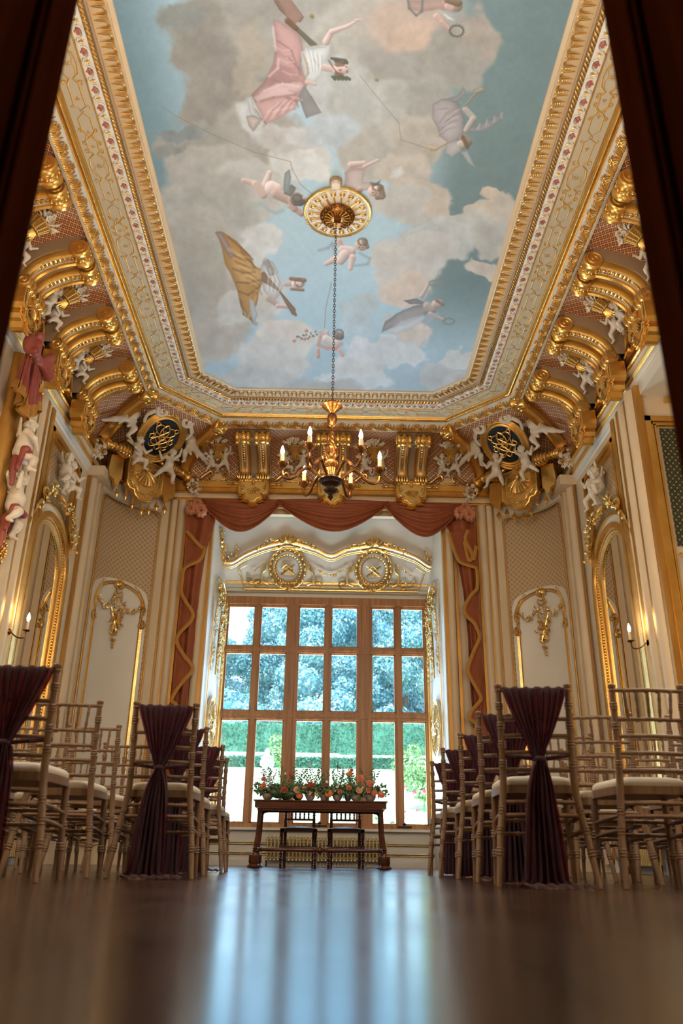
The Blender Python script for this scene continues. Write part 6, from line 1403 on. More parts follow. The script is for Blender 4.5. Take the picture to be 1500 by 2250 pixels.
def tail(left, right, braid, extra, lb, sd):
    """hanging velvet cascade between two boundary lines (photo heights to metres on the curtain plane), gilt braid along its zigzag edge"""
    e = empty('curtain_tail', lb, 'curtain', group='cascading tails of the window valance')
    L = np.array([onY(x, y, YCU) for x, y in left]); R_ = np.array([onY(x, y, YCU) for x, y in right]); n = 50; m_ = 26
    zt, zb = L[0][2], L[-1][2]; P = []
    for i in range(n):
        z = zt+(zb-zt)*i/(n-1); xl = np.interp(-z, -L[:, 2], L[:, 0]); xr = np.interp(-z, -R_[:, 2], R_[:, 0]); row = []
        for j in range(m_): u = j/(m_-1); row.append((xl+(xr-xl)*u, YCU-0.035-0.040*math.sin(u*PI*3.2+sd+0.4*math.sin(z*1.7))-0.02*u*math.sin(z*3), z))
        P.append(row)
    q = MB(); q.grid(P); q.build('velvet', RUST, e, angle=180)
    for bd in [braid]+extra:
        B_ = np.array([onY(x, y, YCU-0.10) for x, y in bd]); 
        # folded leaf of cloth hanging behind the braid
        q = MB(); p = spline(B_, 4); xc = (L[:, 0].mean()+R_[:, 0].mean())/2
        rows = []
        for i, c in enumerate(p):
            xe = np.interp(-c[2], -L[:, 2], L[:, 0]) if sd < 2 else np.interp(-c[2], -R_[:, 2], R_[:, 0])
            rows.append([(c[0]+(xe-c[0])*w, c[1]+0.05*w+0.012*math.sin(w*9+i*0.2), c[2]+0.12*w) for w in (0, 0.25, 0.5, 0.75, 1.0)])
        q.grid(rows); q.build('fold', RUST, e, angle=180)
        T = np.gradient(p, axis=0); T /= np.linalg.norm(T, axis=1)[:, None]; Nn = np.column_stack([-T[:, 2], np.zeros(len(T)), T[:, 0]]); w = 0.030
        q = MB(); q.grid([p+Nn*w+[0, -0.008, 0], p+[0, -0.018, 0], p-Nn*w+[0, -0.008, 0], p-Nn*w+[0, 0.01, 0], p+Nn*w+[0, 0.01, 0]], closeu=True); q.build('braid', BRAID, e)
tail([(410, 1130), (406, 1250), (389, 1400), (376, 1548), (356, 1770)], [(470, 1150), (452, 1215), (438, 1300), (428, 1400), (410, 1548), (386, 1770)],
     [(410, 1167), (440, 1200), (449, 1206), (438, 1231), (406, 1248), (400, 1277), (398, 1300), (408, 1322), (423, 1346), (418, 1366), (393, 1393), (389, 1413), (404, 1440), (421, 1462), (420, 1476), (398, 1502), (377, 1536), (386, 1548), (398, 1570), (380, 1610), (372, 1650), (384, 1680), (362, 1730)], [],
     'rust velvet curtain tail with zigzag gold braid left of the window', 1)
tail([(975, 1145), (997, 1200), (1016, 1300), (1026, 1400), (1030, 1500), (1050, 1740)], [(1042, 1130), (1048, 1250), (1055, 1400), (1062, 1500), (1078, 1740)],
     [(985, 1170), (1000, 1215), (1012, 1236), (1038, 1245), (1047, 1252), (1048, 1290), (1037, 1305), (1024, 1325), (1020, 1340), (1027, 1356), (1042, 1370), (1053, 1400), (1040, 1432), (1028, 1468), (1032, 1486), (1049, 1517), (1056, 1537), (1036, 1562), (1032, 1580), (1046, 1592), (1042, 1630), (1062, 1670), (1048, 1710)],
     [[(1028, 1165), (1022, 1185), (1036, 1215), (1040, 1230), (1046, 1200)], [(1020, 1190), (1026, 1220), (1032, 1232), (1044, 1212)]], 'rust velvet curtain tail with zigzag gold braid right of the window', 2)

# ------------------------------------------------------------------ ceiling rose, downlight, chandelier
XR, YR = -0.005, 7.41
e = empty('ceiling_rose', 'round white and gilt plaster rose in the middle of the painted ceiling', 'ceiling rose', (XR, YR, ZM))
q = MB(); q.lathe([(0.40, 0.0), (0.405, -0.02), (0.395, -0.035), (0.375, -0.03), (0.37, -0.02)], n=48, cap=False); q.build('rim', GOLD_BR, e)
q = MB(); q.lathe([(0.37, -0.02), (0.30, -0.022), (0.22, -0.03), (0.175, -0.05)], n=48, cap=False); q.build('dish', CREAM_W, e)
q = MB(); g = MB()
for k in range(18):
    a = 2*PI*k/18; c, s_ = math.cos(a), math.sin(a); q.ball((0.305*c, 0.305*s_, -0.03), (0.042, 0.034, 0.014), 8, 5, rot('z', a)); q.tube([(0.335*c, 0.335*s_, -0.03), (0.25*c, 0.25*s_, -0.032), (0.19*c, 0.19*s_, -0.05)], [0.008, 0.010, 0.014], n=5)
    g.tube([((0.345)*math.cos(a+d), 0.345*math.sin(a+d), -0.03) for d in np.linspace(-0.13, 0.13, 5)], 0.008, n=4); g.ball((0.28*c, 0.28*s_, -0.038), (0.018, 0.014, 0.01), 5, 4)
q.build('petals', GOLD_BR, e); g.build('petal_tips', CREAM_W, e)
q = MB(); q.lathe([(0.19, -0.045), (0.205, -0.07), (0.16, -0.10), (0.06, -0.115), (0.0, -0.12)], n=36)
for k in range(18): a = 2*PI*k/18; q.ball((0.175*math.cos(a), 0.175*math.sin(a), -0.085), 0.022, 8, 6); 
q.build('boss', BRONZE, e); q = MB()
for k in range(18): a = 2*PI*(k+.5)/18; q.tube([(0.15*math.cos(a+d)*1.0, 0.15*math.sin(a+d), -0.108) for d in (-0.1, 0, 0.1)]+[(0.075*math.cos(a), 0.075*math.sin(a), -0.118)], 0.006, n=5)
q.build('boss_petals', GOLD, e); q = MB(); q.bbox((-0.04, -0.03, -0.20), (0.04, 0.05, -0.11)); q.build('terminal_block', BRONZE, e, smooth=False)
e = empty('ceiling_spotlight', 'small round white spotlight on the ceiling beside the plaster rose', 'spotlight', (-0.03, 6.93, ZM)); q = MB(); q.lathe([(0.072, 0), (0.072, -0.04), (0.055, -0.05)], n=20); q.build('housing', TAUPE, e)
q = MB(); q.lathe([(0.055, -0.05), (0.05, -0.09), (0.025, -0.10), (0.0, -0.10)], n=20, ribs=10, amp=0.05); q.build('lamp', CREAM_W, e)
# chandelier
XC_, YC_ = -0.02, 7.412
ch = empty('chandelier', 'bronze and gilt six-arm chandelier hanging on a long chain', 'chandelier', (XC_, YC_, 0))
q = MB(); z = 4.54; k = 0
while z < 6.93:
    a = (k % 2)*PI/2; q.tube([(0.012*math.cos(t_)*math.cos(a), 0.012*math.cos(t_)*math.sin(a), z+0.02+0.024*math.sin(t_)) for t_ in np.linspace(0, 2*PI, 9)[:-1]], 0.0036, n=5, closed=True); z += 0.036; k += 1
q.build('chain', IRON, ch)
q = MB(); q.lathe([(0.012, 4.54), (0.02, 4.52), (0.10, 4.505), (0.108, 4.49), (0.09, 4.475), (0.07, 4.45), (0.035, 4.42), (0.02, 4.40)], n=28); q.lathe([(0.02, 4.41), (0.045, 4.38), (0.052, 4.34), (0.045, 4.30), (0.03, 4.275), (0.022, 4.26)], n=24, ribs=12, amp=0.05); q.lathe([(0.022, 4.26), (0.03, 4.25), (0.022, 4.24)], n=16)
q.build('canopy', BRONZE, ch)
q = MB(); n_ = 30
P = []
for i in range(n_+1):
    z = 4.24-0.22*i/n_; r_ = 0.022+0.010*i/n_; row = []
    for j in range(16): a = 2*PI*j/16+i*0.22; row.append((r_*(1+0.10*math.cos(4*(a-i*0.22)))*math.cos(a), r_*(1+0.10*math.cos(4*(a-i*0.22)))*math.sin(a), z))
    P.append(row)
q.grid(P, closev=True); q.build('twisted_shaft', BRONZE, ch)
q = MB(); q.lathe([(0.034, 4.02), (0.055, 4.0), (0.045, 3.97), (0.055, 3.93), (0.050, 3.89), (0.035, 3.86)], n=24, ribs=6, amp=0.06)
for k in range(6): a = 2*PI*k/6; q.tube([(0.03*math.cos(a), 0.03*math.sin(a), 3.87), (0.06*math.cos(a), 0.06*math.sin(a), 3.92), (0.052*math.cos(a), 0.052*math.sin(a), 3.99), (0.075*math.cos(a), 0.075*math.sin(a), 4.01)], [0.008, 0.014, 0.012, 0.004], n=5)
q.lathe([(0.035, 3.86), (0.062, 3.84), (0.066, 3.81), (0.045, 3.775)], n=28, ribs=14, amp=0.06); q.lathe([(0.042, 3.775), (0.05, 3.76), (0.036, 3.68), (0.05, 3.655)], n=20); q.build('vase', BRONZE, ch)
q = MB(); q.lathe([(0.05, 3.655), (0.12, 3.64), (0.125, 3.62), (0.10, 3.60), (0.095, 3.585), (0.06, 3.565), (0.055, 3.56)], n=30); q.lathe([(0.055, 3.56), (0.07, 3.53), (0.06, 3.50), (0.035, 3.485)], n=24, ribs=12, amp=0.05); q.lathe([(0.035, 3.485), (0.02, 3.46), (0.03, 3.445), (0.015, 3.425), (0.0, 3.40)], n=14); q.build('bowl', IRON, ch)
BULB, t, b = new_mat('lit_flame_bulb'); b.inputs['Base Color'].default_value = (1, 0.9, 0.7, 1); b.inputs['Emission Color'].default_value = (1.0, 0.72, 0.38, 1); b.inputs['Emission Strength'].default_value = 30.0
CANDLE = simple('ivory_candle_sleeve', (0.62, 0.50, 0.34), 0.5); UNLIT = simple('unlit_bulb', (0.75, 0.62, 0.42), 0.2)
for k in range(6):
    a = math.radians(5+60*k); c, s_ = math.cos(a), math.sin(a); f = lambda r_, z: (r_*c, r_*s_, z)
    q = MB(); p = spline([f(0.09, 3.64), f(0.15, 3.70), f(0.22, 3.755), f(0.30, 3.72), f(0.36, 3.65), f(0.43, 3.62), f(0.485, 3.65), f(0.50, 3.71)], 6); q.tube(p, np.interp(np.linspace(0, 1, len(p)), [0, .3, 1], [0.017, 0.019, 0.014]), n=8)
    q.tube([f(0.20, 3.75), f(0.215, 3.80), f(0.20, 3.83)], [0.012, 0.010, 0.003], n=6); q.lathe([(0.012, 0), (0.020, 0.01), (0.012, 0.02)], f(0.36, 3.64), 10); q.lathe([(0.01, 3.70), (0.02, 3.71), (0.013, 3.725), (0.024, 3.74), (0.055, 3.765), (0.062, 3.79), (0.03, 3.785), (0.018, 3.79)], (0.5*c, 0.5*s_, 0), 14)
    for j in range(6): b_ = 2*PI*j/6; q.tube([(0.5*c+0.02*math.cos(b_), 0.5*s_+0.02*math.sin(b_), 3.745), (0.5*c+0.05*math.cos(b_), 0.5*s_+0.05*math.sin(b_), 3.775), (0.5*c+0.066*math.cos(b_), 0.5*s_+0.066*math.sin(b_), 3.80)], [0.008, 0.010, 0.004], n=5)
    arm = q.build('arm', BRONZE, ch)
    q = MB(); q.lathe([(0.0, 3.785), (0.022, 3.785), (0.022, 3.885), (0.012, 3.89), (0.0, 3.89)], (0.5*c, 0.5*s_, 0), 14); q.build('candle', CANDLE, arm)
    q = MB(); q.lathe([(0.010, 3.885), (0.020, 3.91), (0.021, 3.93), (0.014, 3.96), (0.005, 3.985), (0.0, 3.995)], (0.5*c, 0.5*s_, 0), 12); lit = k != 1; q.build('bulb', BULB if lit else UNLIT, arm)
    if lit: light('candle_glow', 'POINT', (XC_+0.5*c, YC_+0.5*s_, 4.04), 15, (1.0, 0.66, 0.34), shadow_soft_size=0.05)

# ------------------------------------------------------------------ wall sconces on the piers beside the mirrors
for sd, s_ in (('left', -1), ('right', 1)):
    e = empty('wall_sconce', 'slender bronze candle sconce beside the mirror on the %s wall' % sd, 'sconce', (s_*(WX-0.09), 9.62, 2.58))
    q = MB(); q.lathe([(0.0, 0), (0.04, 0.0), (0.03, 0.02), (0.0, 0.03)], (0, 0, 0), 12, 'x'); q.build('backplate', BRONZE, e)
    q = MB(); q.tube(spline([(-s_*0.02, 0, 0), (-s_*0.08, 0.05, -0.05), (-s_*0.14, 0.12, -0.04), (-s_*0.15, 0.15, 0.04)], 6), 0.009, n=7); q.lathe([(0.01, 0.04), (0.045, 0.05), (0.05, 0.06), (0.02, 0.06)], (-s_*0.15, 0.15, 0), 14); q.build('arm', BRONZE, e)
    q = MB(); q.lathe([(0, 0.06), (0.018, 0.06), (0.018, 0.17), (0, 0.175)], (-s_*0.15, 0.15, 0), 12); q.build('candle', CANDLE, e)
    q = MB(); q.lathe([(0.010, 0.17), (0.020, 0.20), (0.021, 0.22), (0.014, 0.25), (0.0, 0.285)], (-s_*0.15, 0.15, 0), 12); q.build('bulb', BULB, e)
    light('sconce_and_fill_glow', 'POINT', (s_*(WX-0.30), 9.77, 2.92), 4.5, (1.0, 0.66, 0.34), shadow_soft_size=0.06)

# ------------------------------------------------------------------ recess wall on the right: panel with green lattice
q = MB(); xg0, xg1 = onY(1441, 925, 8.98)[0], 5.35
for d_, w_, y_ in ((0.0, 0.07, 0.07), (0.075, 0.03, 0.04), (0.11, 0.02, 0.06)):
    x0, x1, z1 = xg0-0.16+d_, xg1+0.16-d_, 5.35-d_
    q.bbox((x0, 9.0-y_, 0.5), (x0+w_, 9.0, z1)); q.bbox((x1-w_, 9.0-y_, 0.5), (x1, 9.0, z1)); q.bbox((x0, 9.0-y_, z1-w_), (x1, 9.0, z1))
struct('trim_60', q, GOLD)
q = MB(); q.grid([[(xg0+0.02, 8.985, 3.6), (xg1, 8.985, 3.6)], [(xg0+0.02, 8.985, 5.2), (xg1, 8.985, 5.2)]]); struct('wall_lattice_panel', q, GREENP, uv=[(0, 0), (1.4, 0), (0, 1.6), (1.4, 1.6)])
e = empty('recess_relief', 'gilt scroll relief below the green lattice panel in the right recess', 'ornament'); q = MB()
for k in range(3): q.tube(spiral(xg0+0.15+k*0.3, 3.35, 0.13, 0.02, 1.3, 0, 20, 8.97, 1 if k % 2 else -1), 0.016, n=6); garland(q, [(xg0+k*0.3, 8.96, 3.5), (xg0+0.2+k*0.3, 8.95, 3.3), (xg0+0.3+k*0.3, 8.96, 3.1)], 0.04, k, 0.035)
q.build('gilt_scrolls', GOLD_BR, e)
struct('trim_61', MB().bbox((WX+0.3, 8.93, 5.58), (6.1, 9.0, 5.64)), GOLD, smooth=False)

# ------------------------------------------------------------------ carved trophy on the left pier: bow, drapes, children
S2 = SDF(); S2.ell((0, -.10, 0), (.05, .05, .06), .02)
for k in (-1, 1):
    for j in range(5): a = (j-2)*0.32; S2.cap((k*0.05, -.11, 0.0), (k*(0.20+0.03*math.cos(j)), -.16+0.02*(j % 2), 0.17*math.sin(a)+0.04), .03, .045, .018)
    S2.ell((k*0.24, -.10, 0.02), (.05, .06, .11), .03)
Vb, Fb = S2.mesh(0.012)
e = empty('carved_bow', 'large carved bow of rose red drapery with gilt fringe high on the left pier', 'ornament', (-WX+0.20, 8.42, 5.66), PI/2); pm(Vb, Fb, 1.25).build('loops', REDC, e, angle=180)
for k, (x, L, w, ph) in enumerate(((-0.16, 0.62, 0.10, 0), (0.02, 0.72, 0.09, 1.5), (0.17, 0.55, 0.08, 3))):
    P = []; n = 26
    for i in range(n):
        v = i/(n-1); row = []
        for j in range(22): u = j/21; row.append((x*(1+0.5*v)+w*(0.6+1.0*v)*(u-0.5)*2, -0.10-0.045*math.sin(u*PI*4+ph+v)*(0.4+v), -0.05-L*v+0.07*math.sin(u*PI*2+ph)*v))
        P.append(row)
    P = np.array(P); q = MB(); q.grid(P[:20]); q.grid(P[:20]+[0, 0.03, 0]); tl_ = q.build('drapery_tail', REDC, e, angle=180); q = MB(); q.grid(P[19:]); q.grid(P[19:]+[0, 0.03, 0]); q.build('gilt_fringe', BRAID, tl_, angle=180)
q = MB(); q.tube([(0.25, -0.13, -0.08), (0.25, -0.13, -0.2)], 0.008, n=5); q.lathe([(0, 0), (0.035, -0.02), (0.03, -0.05), (0.05, -0.13), (0.03, -0.14), (0, -0.13)], (0.25, -0.13, -0.2), 12, ribs=6, amp=0.1); q.build('tassel', GOLD, e)
for (y_, z_, sc, src, lb, rz_) in ((8.60, 4.18, 0.86, pb0, 'upper of two ivory carved putti wrapped in red drapery on the left pier', 0.5), (8.68, 3.46, 0.88, pa0, 'lower of two ivory carved putti wrapped in red drapery on the left pier', 0.3)):
    o = src.copy(); COL.objects.link(o); o.scale = (sc,)*3; o.rotation_euler = (0, 0, PI/2+rz_); o.location = (-WX+0.26, y_, z_); tag(o, lb, 'putto', 'carved putti of the left pier')
    c = SDF(); c.cap((-.16, -.06, .34), (.0, -.15, .30), .05, .045, .02); c.cap((.0, -.15, .30), (.17, -.06, .40), .045, .05, .02); c.cap((.17, -.02, .40), (.22, .02, .10), .05, .03, .02); c.cap((-.16, -.02, .34), (-.20, .02, .02), .045, .03, .02); c.cap((-.1, .06, .2), (-.14, .05, -.2), .05, .03, .02)
    Vd, Fd = c.mesh(0.014); d = pm(Vd, Fd, 1.0).build('drapery', REDC, None, angle=180); d.location = o.location; d.rotation_euler = o.rotation_euler; d.scale = o.scale; tag(d, 'red painted drapery swathed round the %s putto of the left pier' % lb.split()[0], 'drapery')
q = MB(); garland(q, [(-WX+0.12, 8.85, 4.6), (-WX+0.16, 8.82, 3.8), (-WX+0.14, 8.86, 3.0), (-WX+0.12, 8.86, 2.2)], 0.06, 3, 0.04); tag(q.build('gilt_garland', GOLD_BR, None), 'gilt fruit garland hanging beside the carved putti on the left pier', 'garland')
q = MB(); roll(q, -WX+0.02, 8.62, 0.15, 0.1, 5.8); struct('trim_62', q, GOLD_DK)

# ------------------------------------------------------------------ entrance doors beside the camera
for s_, nm in ((-1, 'left'), (1, 'right')):
    e = empty('open_door', 'dark mahogany door leaf standing open at the %s edge of the view' % nm, 'door', (s_*0.625, 1.30, 0))
    q = MB(); q.bbox((0 if s_ > 0 else -0.055, -0.95, 0.01), (0.055 if s_ > 0 else 0, 0.0, 5.2)); q.build('leaf', DOORW, e, smooth=False)
    q = MB()
    for y_ in (-0.13, -0.16, -0.80): q.tube([(-s_*0.004, y_, 0.3), (-s_*0.004, y_, 5.0)], 0.010, n=8)
    q.build('moulding', DOORW, e)
# ------------------------------------------------------------------ radiators
def radiator(lb, loc, rz, n, w, h):
    e = empty('radiator', lb, 'radiator', loc, rz)
    for k in range(n):
        x = -w/2+w*(k+0.5)/n; q = MB()
        for y in (-0.05, 0.0, 0.05): q.tube([(x, y, 0.09), (x, y, 0.12), (x, y, h-0.04), (x, y, h-0.015)], [0.009, 0.0135, 0.0135, 0.010], n=7)
        q.tube([(x, -0.062, h-0.018), (x, -0.03, h), (x, 0.03, h), (x, 0.062, h-0.018)], 0.014, n=6); q.tube([(x, -0.062, 0.10), (x, 0, 0.088), (x, 0.062, 0.10)], 0.014, n=6); q.build('column', RADG, e)
    q = MB(); q.tube([(-w/2, 0, h-0.05), (w/2, 0, h-0.05)], 0.016, n=8); q.tube([(-w/2, 0, 0.12), (w/2, 0, 0.12)], 0.016, n=8); q.build('header_pipe', RADG, e)
    q = MB()
    for x in (-w/2+0.02, w/2-0.02): q.bbox((x-0.012, -0.05, 0), (x+0.012, 0.05, 0.10))
    q.build('foot', IRON, e, smooth=False)
    q = MB(); x = w/2+0.06; q.tube([(w/2, 0, h-0.06), (x, 0, h-0.06)], 0.010, n=6); q.tube([(x, 0, 0.0), (x, 0, h-0.05)], 0.012, n=7); q.build('feed_pipe', RADG, e); q = MB(); q.lathe([(0.018, h-0.06), (0.02, h-0.02), (0.016, h+0.0), (0.018, h+0.03), (0.0, h+0.035)], (x, 0, 0), 10); q.build('valve', CREAM_W, e)
    return e
RADG = simple('radiator_gold_enamel', (0.62, 0.46, 0.19), 0.38, 0.25, (0.55, 0.39, 0.15), 6)
radiator('gold painted column radiator under the great window', (-0.03, 14.34, 0), 0, 32, 1.90, 0.45)
radiator('gold painted column radiator below the left wall mirror', (-WX+0.17, 10.52, 0), PI/2, 18, 1.05, 0.60)
radiator('gold painted column radiator below the right wall mirror', (WX-0.17, 10.52, 0), -PI/2, 18, 1.05, 0.60)

# ------------------------------------------------------------------ side table before the window
TY, TXC = 10.95, -0.075
e = empty('console_table', 'long dark mahogany trestle table carrying the flowers before the window', 'table', (TXC, TY, 0))
TW = 0.835
q = MB(); q.bbox((-TW-0.015, -0.02, 0.785), (TW+0.015, 0.53, 0.80)); q.build('tabletop', MAHOG, e, smooth=False)
q = MB(); q.bbox((-TW, 0.0, 0.712), (TW, 0.51, 0.785)); q.bbox((-TW+0.07, -0.004, 0.722), (-0.075, 0.0, 0.776)); q.bbox((-0.07, -0.006, 0.722), (0.09, 0.0, 0.776)); q.bbox((0.095, -0.004, 0.722), (TW-0.07, 0.0, 0.776)); q.build('frieze', MAHOG, e, smooth=False)
q = MB()
for y in (0.03, 0.48):
    q.bbox((-TW+0.05, y-0.012, 0.672), (TW-0.05, y+0.012, 0.695))
    for s_ in (-1, 1): q.tube([(s_*(TW-0.15), y, 0.683), (s_*(TW-0.09), y, 0.672), (s_*(TW-0.065), y, 0.64), (s_*(TW-0.06), y, 0.60)], [0.012, 0.014, 0.014, 0.012], n=6)
q.bbox((-TW+0.05, 0.0, 0.695), (TW-0.05, 0.5, 0.712)); q.build('under_rail', MAHOG, e, smooth=False)
for s_ in (-1, 1):
    for y in (0.03, 0.48):
        q = MB(); q.tube([(s_*(TW-0.06), y, 0.695), (s_*(TW-0.062), y, 0.66), (s_*(TW-0.050), y, 0.40), (s_*(TW-0.030), y, 0.235)], [0.030, 0.022, 0.022, 0.025], n=10); q.lathe([(0.03, 0.235), (0.036, 0.228), (0.022, 0.215), (0.034, 0.20), (0.02, 0.185), (0.028, 0.165), (0.03, 0.15)], (s_*(TW-0.028), y, 0), 12)
        q.build('leg', MAHOG, e)
        q = MB(); x = s_*(TW-0.02); q.lathe([(0.062, 0.155), (0.064, 0.148), (0.064, 0.062), (0.055, 0.05), (0.072, 0.04), (0.085, 0.02), (0.078, 0.004), (0.0, 0.0)], (x, y, 0), 8); q.lathe([(0.0, 0.158), (0.062, 0.156)], (x, y, 0), 8, cap=False); q.build('foot', MAHOG, e)
q = MB()
for s_ in (-1, 1): q.lathe([(0.016, s_*(TW-0.02)), (0.028, s_*(TW-0.05)), (0.018, s_*(TW-0.07)), (0.030, s_*(TW-0.09)), (0.020, s_*(TW-0.11)), (0.024, s_*0.40), (0.032, s_*0.10), (0.026, s_*0.06), (0.016, s_*0.05)], (0, 0.25, 0.218), 12, 'x')
q.lathe([(0.016, -0.06), (0.030, -0.04), (0.030, 0.04), (0.016, 0.06)], (0, 0.25, 0.218), 8, 'x'); q.lathe([(0.0, -0.05), (0.030, -0.03), (0.040, 0.0), (0.030, 0.03), (0.0, 0.05)], (0, 0.25, 0.218), 10)
for s_ in (-1, 1): q.tube([(s_*(TW-0.03), 0.03, 0.218), (s_*(TW-0.03), 0.48, 0.218)], 0.018, n=8)
q.build('stretcher', MAHOG, e)

# ------------------------------------------------------------------ two antique chairs behind the table, facing the room
def turned(mb, x, y, z0, z1, r=0.022, n=10, lean=0.0):
    L = z1-z0; pr = [(0.8, 0), (1.15, .06), (0.7, .10), (1.2, .18), (0.75, .26), (1.0, .32), (0.7, .38), (1.25, .50), (0.7, .62), (1.0, .68), (0.75, .74), (1.2, .84), (0.7, .92), (1.0, 1.0)]
    mb.lathe([(r*a, z0+L*b_) for a, b_ in pr], (x, y, 0), n)
def antique(x, lb):
    e = empty('antique_chair', lb, 'chair', (x, 11.62, 0)); hw = 0.225
    q = MB(); q.bbox((-hw-0.01, -0.02, 0.445), (hw+0.01, 0.42, 0.485)); q.build('seat_frame', MAHOG, e, smooth=False); q = MB(); q.ball((0, 0.19, 0.487), (hw, 0.21, 0.032), 20, 8); q.build('seat', LEATHER, e)
    for s_ in (-1, 1):
        q = MB(); q.bbox((s_*hw-0.022, -0.02, 0.38), (s_*hw+0.022, 0.02, 0.485)); turned(q, s_*hw, 0, 0.285, 0.38); q.bbox((s_*hw-0.022, -0.02, 0.215), (s_*hw+0.022, 0.02, 0.285)); turned(q, s_*hw, 0, 0.0, 0.215); q.build('front_leg', MAHOG, e, smooth=False)
        q = MB(); q.bbox((s_*(hw-0.03)-0.02, 0.38, 0.0), (s_*(hw-0.03)+0.02, 0.42, 0.62)); turned(q, s_*(hw-0.03), 0.40, 0.62, 0.72, 0.02); q.bbox((s_*(hw-0.03)-0.02, 0.38, 0.72), (s_*(hw-0.03)+0.02, 0.42, 0.80)); q.ball((s_*(hw-0.03), 0.40, 0.82), 0.022, 8, 6); q.build('back_post', MAHOG, e, smooth=False)
    q = MB(); q.bbox((-hw+0.03, 0.385, 0.60), (hw-0.03, 0.415, 0.625)); q.bbox((-hw+0.03, 0.385, 0.745), (hw-0.03, 0.415, 0.785)); q.build('back_rail', MAHOG, e, smooth=False)
    for k in range(5): q = MB(); turned(q, -0.12+0.06*k, 0.40, 0.622, 0.748, 0.013, 8); q.build('spindle', MAHOG, e)
    for z in (0.255,):
        q = MB(); P = []
        for i in range(41):
            xx = -hw+2*hw*i/40; a0 = i*0.55; P.append([(xx, 0.012*math.cos(a0+a)*(1+0.5*math.cos(2*a))*1.1, z+0.012*math.sin(a0+a)*(1+0.5*math.cos(2*a))) for a in np.linspace(0, 2*PI, 9)[:-1]])
        q.grid(P, closev=True); q.build('twist_stretcher', MAHOG, e)
    q = MB(); 
    for s_ in (-1, 1): q.bbox((s_*hw-0.012, 0, 0.10), (s_*hw+0.012, 0.40, 0.13)); q.bbox((s_*hw-0.012, 0, 0.24), (s_*hw+0.012, 0.40, 0.265))
    q.bbox((-hw, 0.39, 0.24), (hw, 0.41, 0.265)); q.build('stretcher', MAHOG, e, smooth=False)
antique(-0.365, 'dark antique spindle-back chair with leather seat behind the table, left of the two'); antique(0.265, 'dark antique spindle-back chair with leather seat behind the table, right of the two')

# ------------------------------------------------------------------ flower bowls on the table
BOWL = simple('speckled_stoneware', (0.55, 0.50, 0.44), 0.45, 0, (0.42, 0.37, 0.31), 60); BOWLG = simple('smoked_glass', (0.10, 0.12, 0.12), 0.1); LEAFG = simple('arrangement_leaves', (0.06, 0.13, 0.06), 0.6, 0, (0.14, 0.24, 0.11), 12); LEAFD = simple('dark_glossy_leaf', (0.02, 0.055, 0.02), 0.35)
STEMM = simple('flower_stem', (0.10, 0.12, 0.05), 0.7)
FC = {k: simple('petals_'+k, a, 0.55, 0, b_, 25) for k, a, b_ in (('coral', (0.80, 0.22, 0.14), (0.88, 0.34, 0.22)), ('peach', (0.92, 0.52, 0.30), (0.95, 0.64, 0.42)), ('orange', (0.92, 0.32, 0.05), (0.95, 0.45, 0.12)), ('red', (0.60, 0.05, 0.04), (0.72, 0.10, 0.07)), ('blush', (0.90, 0.66, 0.55), (0.94, 0.76, 0.66)), ('plum', (0.16, 0.03, 0.05), (0.28, 0.06, 0.08)), ('cream', (0.86, 0.78, 0.62), (0.9, 0.84, 0.72)))}
def petal(mb, c, R, L, w, cup):
    P = [[(-w*k, L*0.02+cup*0.0, 0) for k in (1, 0, -1)]]
    P = []
    for t_, ww, zz in ((0.08, 0.35, 0.0), (0.45, 0.95, cup*0.35), (0.8, 1.0, cup*0.85), (1.0, 0.35, cup*1.0)): P.append([(-w*ww, L*t_, zz*L+0.25*w), (0, L*t_, zz*L), (w*ww, L*t_, zz*L+0.25*w)])
    P = np.array(P) @ R.T+np.array(c); mb.grid(P)
def bloom(name, c, r, mat, par, kind='rose', facing=(0, -1, 0.5), seed=0):
    f = np.array(facing, float); f /= np.linalg.norm(f); x = np.cross([0, 0, 1.0], f); x /= np.linalg.norm(x)+1e-9; y = np.cross(f, x); B_ = np.column_stack([x, y, f]); rr = random.Random(seed); q = MB()
    layers = {'rose': ((12, 1.0, 0.50, 0.35), (9, 0.8, 0.42, 0.9), (7, 0.55, 0.34, 1.6), (5, 0.35, 0.25, 2.6)), 'dahlia': ((16, 1.0, 0.16, 0.15), (15, 0.92, 0.15, 0.45), (12, 0.75, 0.14, 0.9), (9, 0.5, 0.12, 1.6)), 'daisy': ((9, 1.0, 0.3, 0.2),)}[kind]
    for n, L, w, cup in layers:
        for k in range(n): a = 2*PI*(k+rr.random()*0.4)/n; petal(q, c, B_ @ rot('z', a), r*L, r*w, cup*0.6)
    q.ball(np.array(c)+f*r*0.18, r*0.22, 6, 4); return q.build(name, mat, par, angle=180)
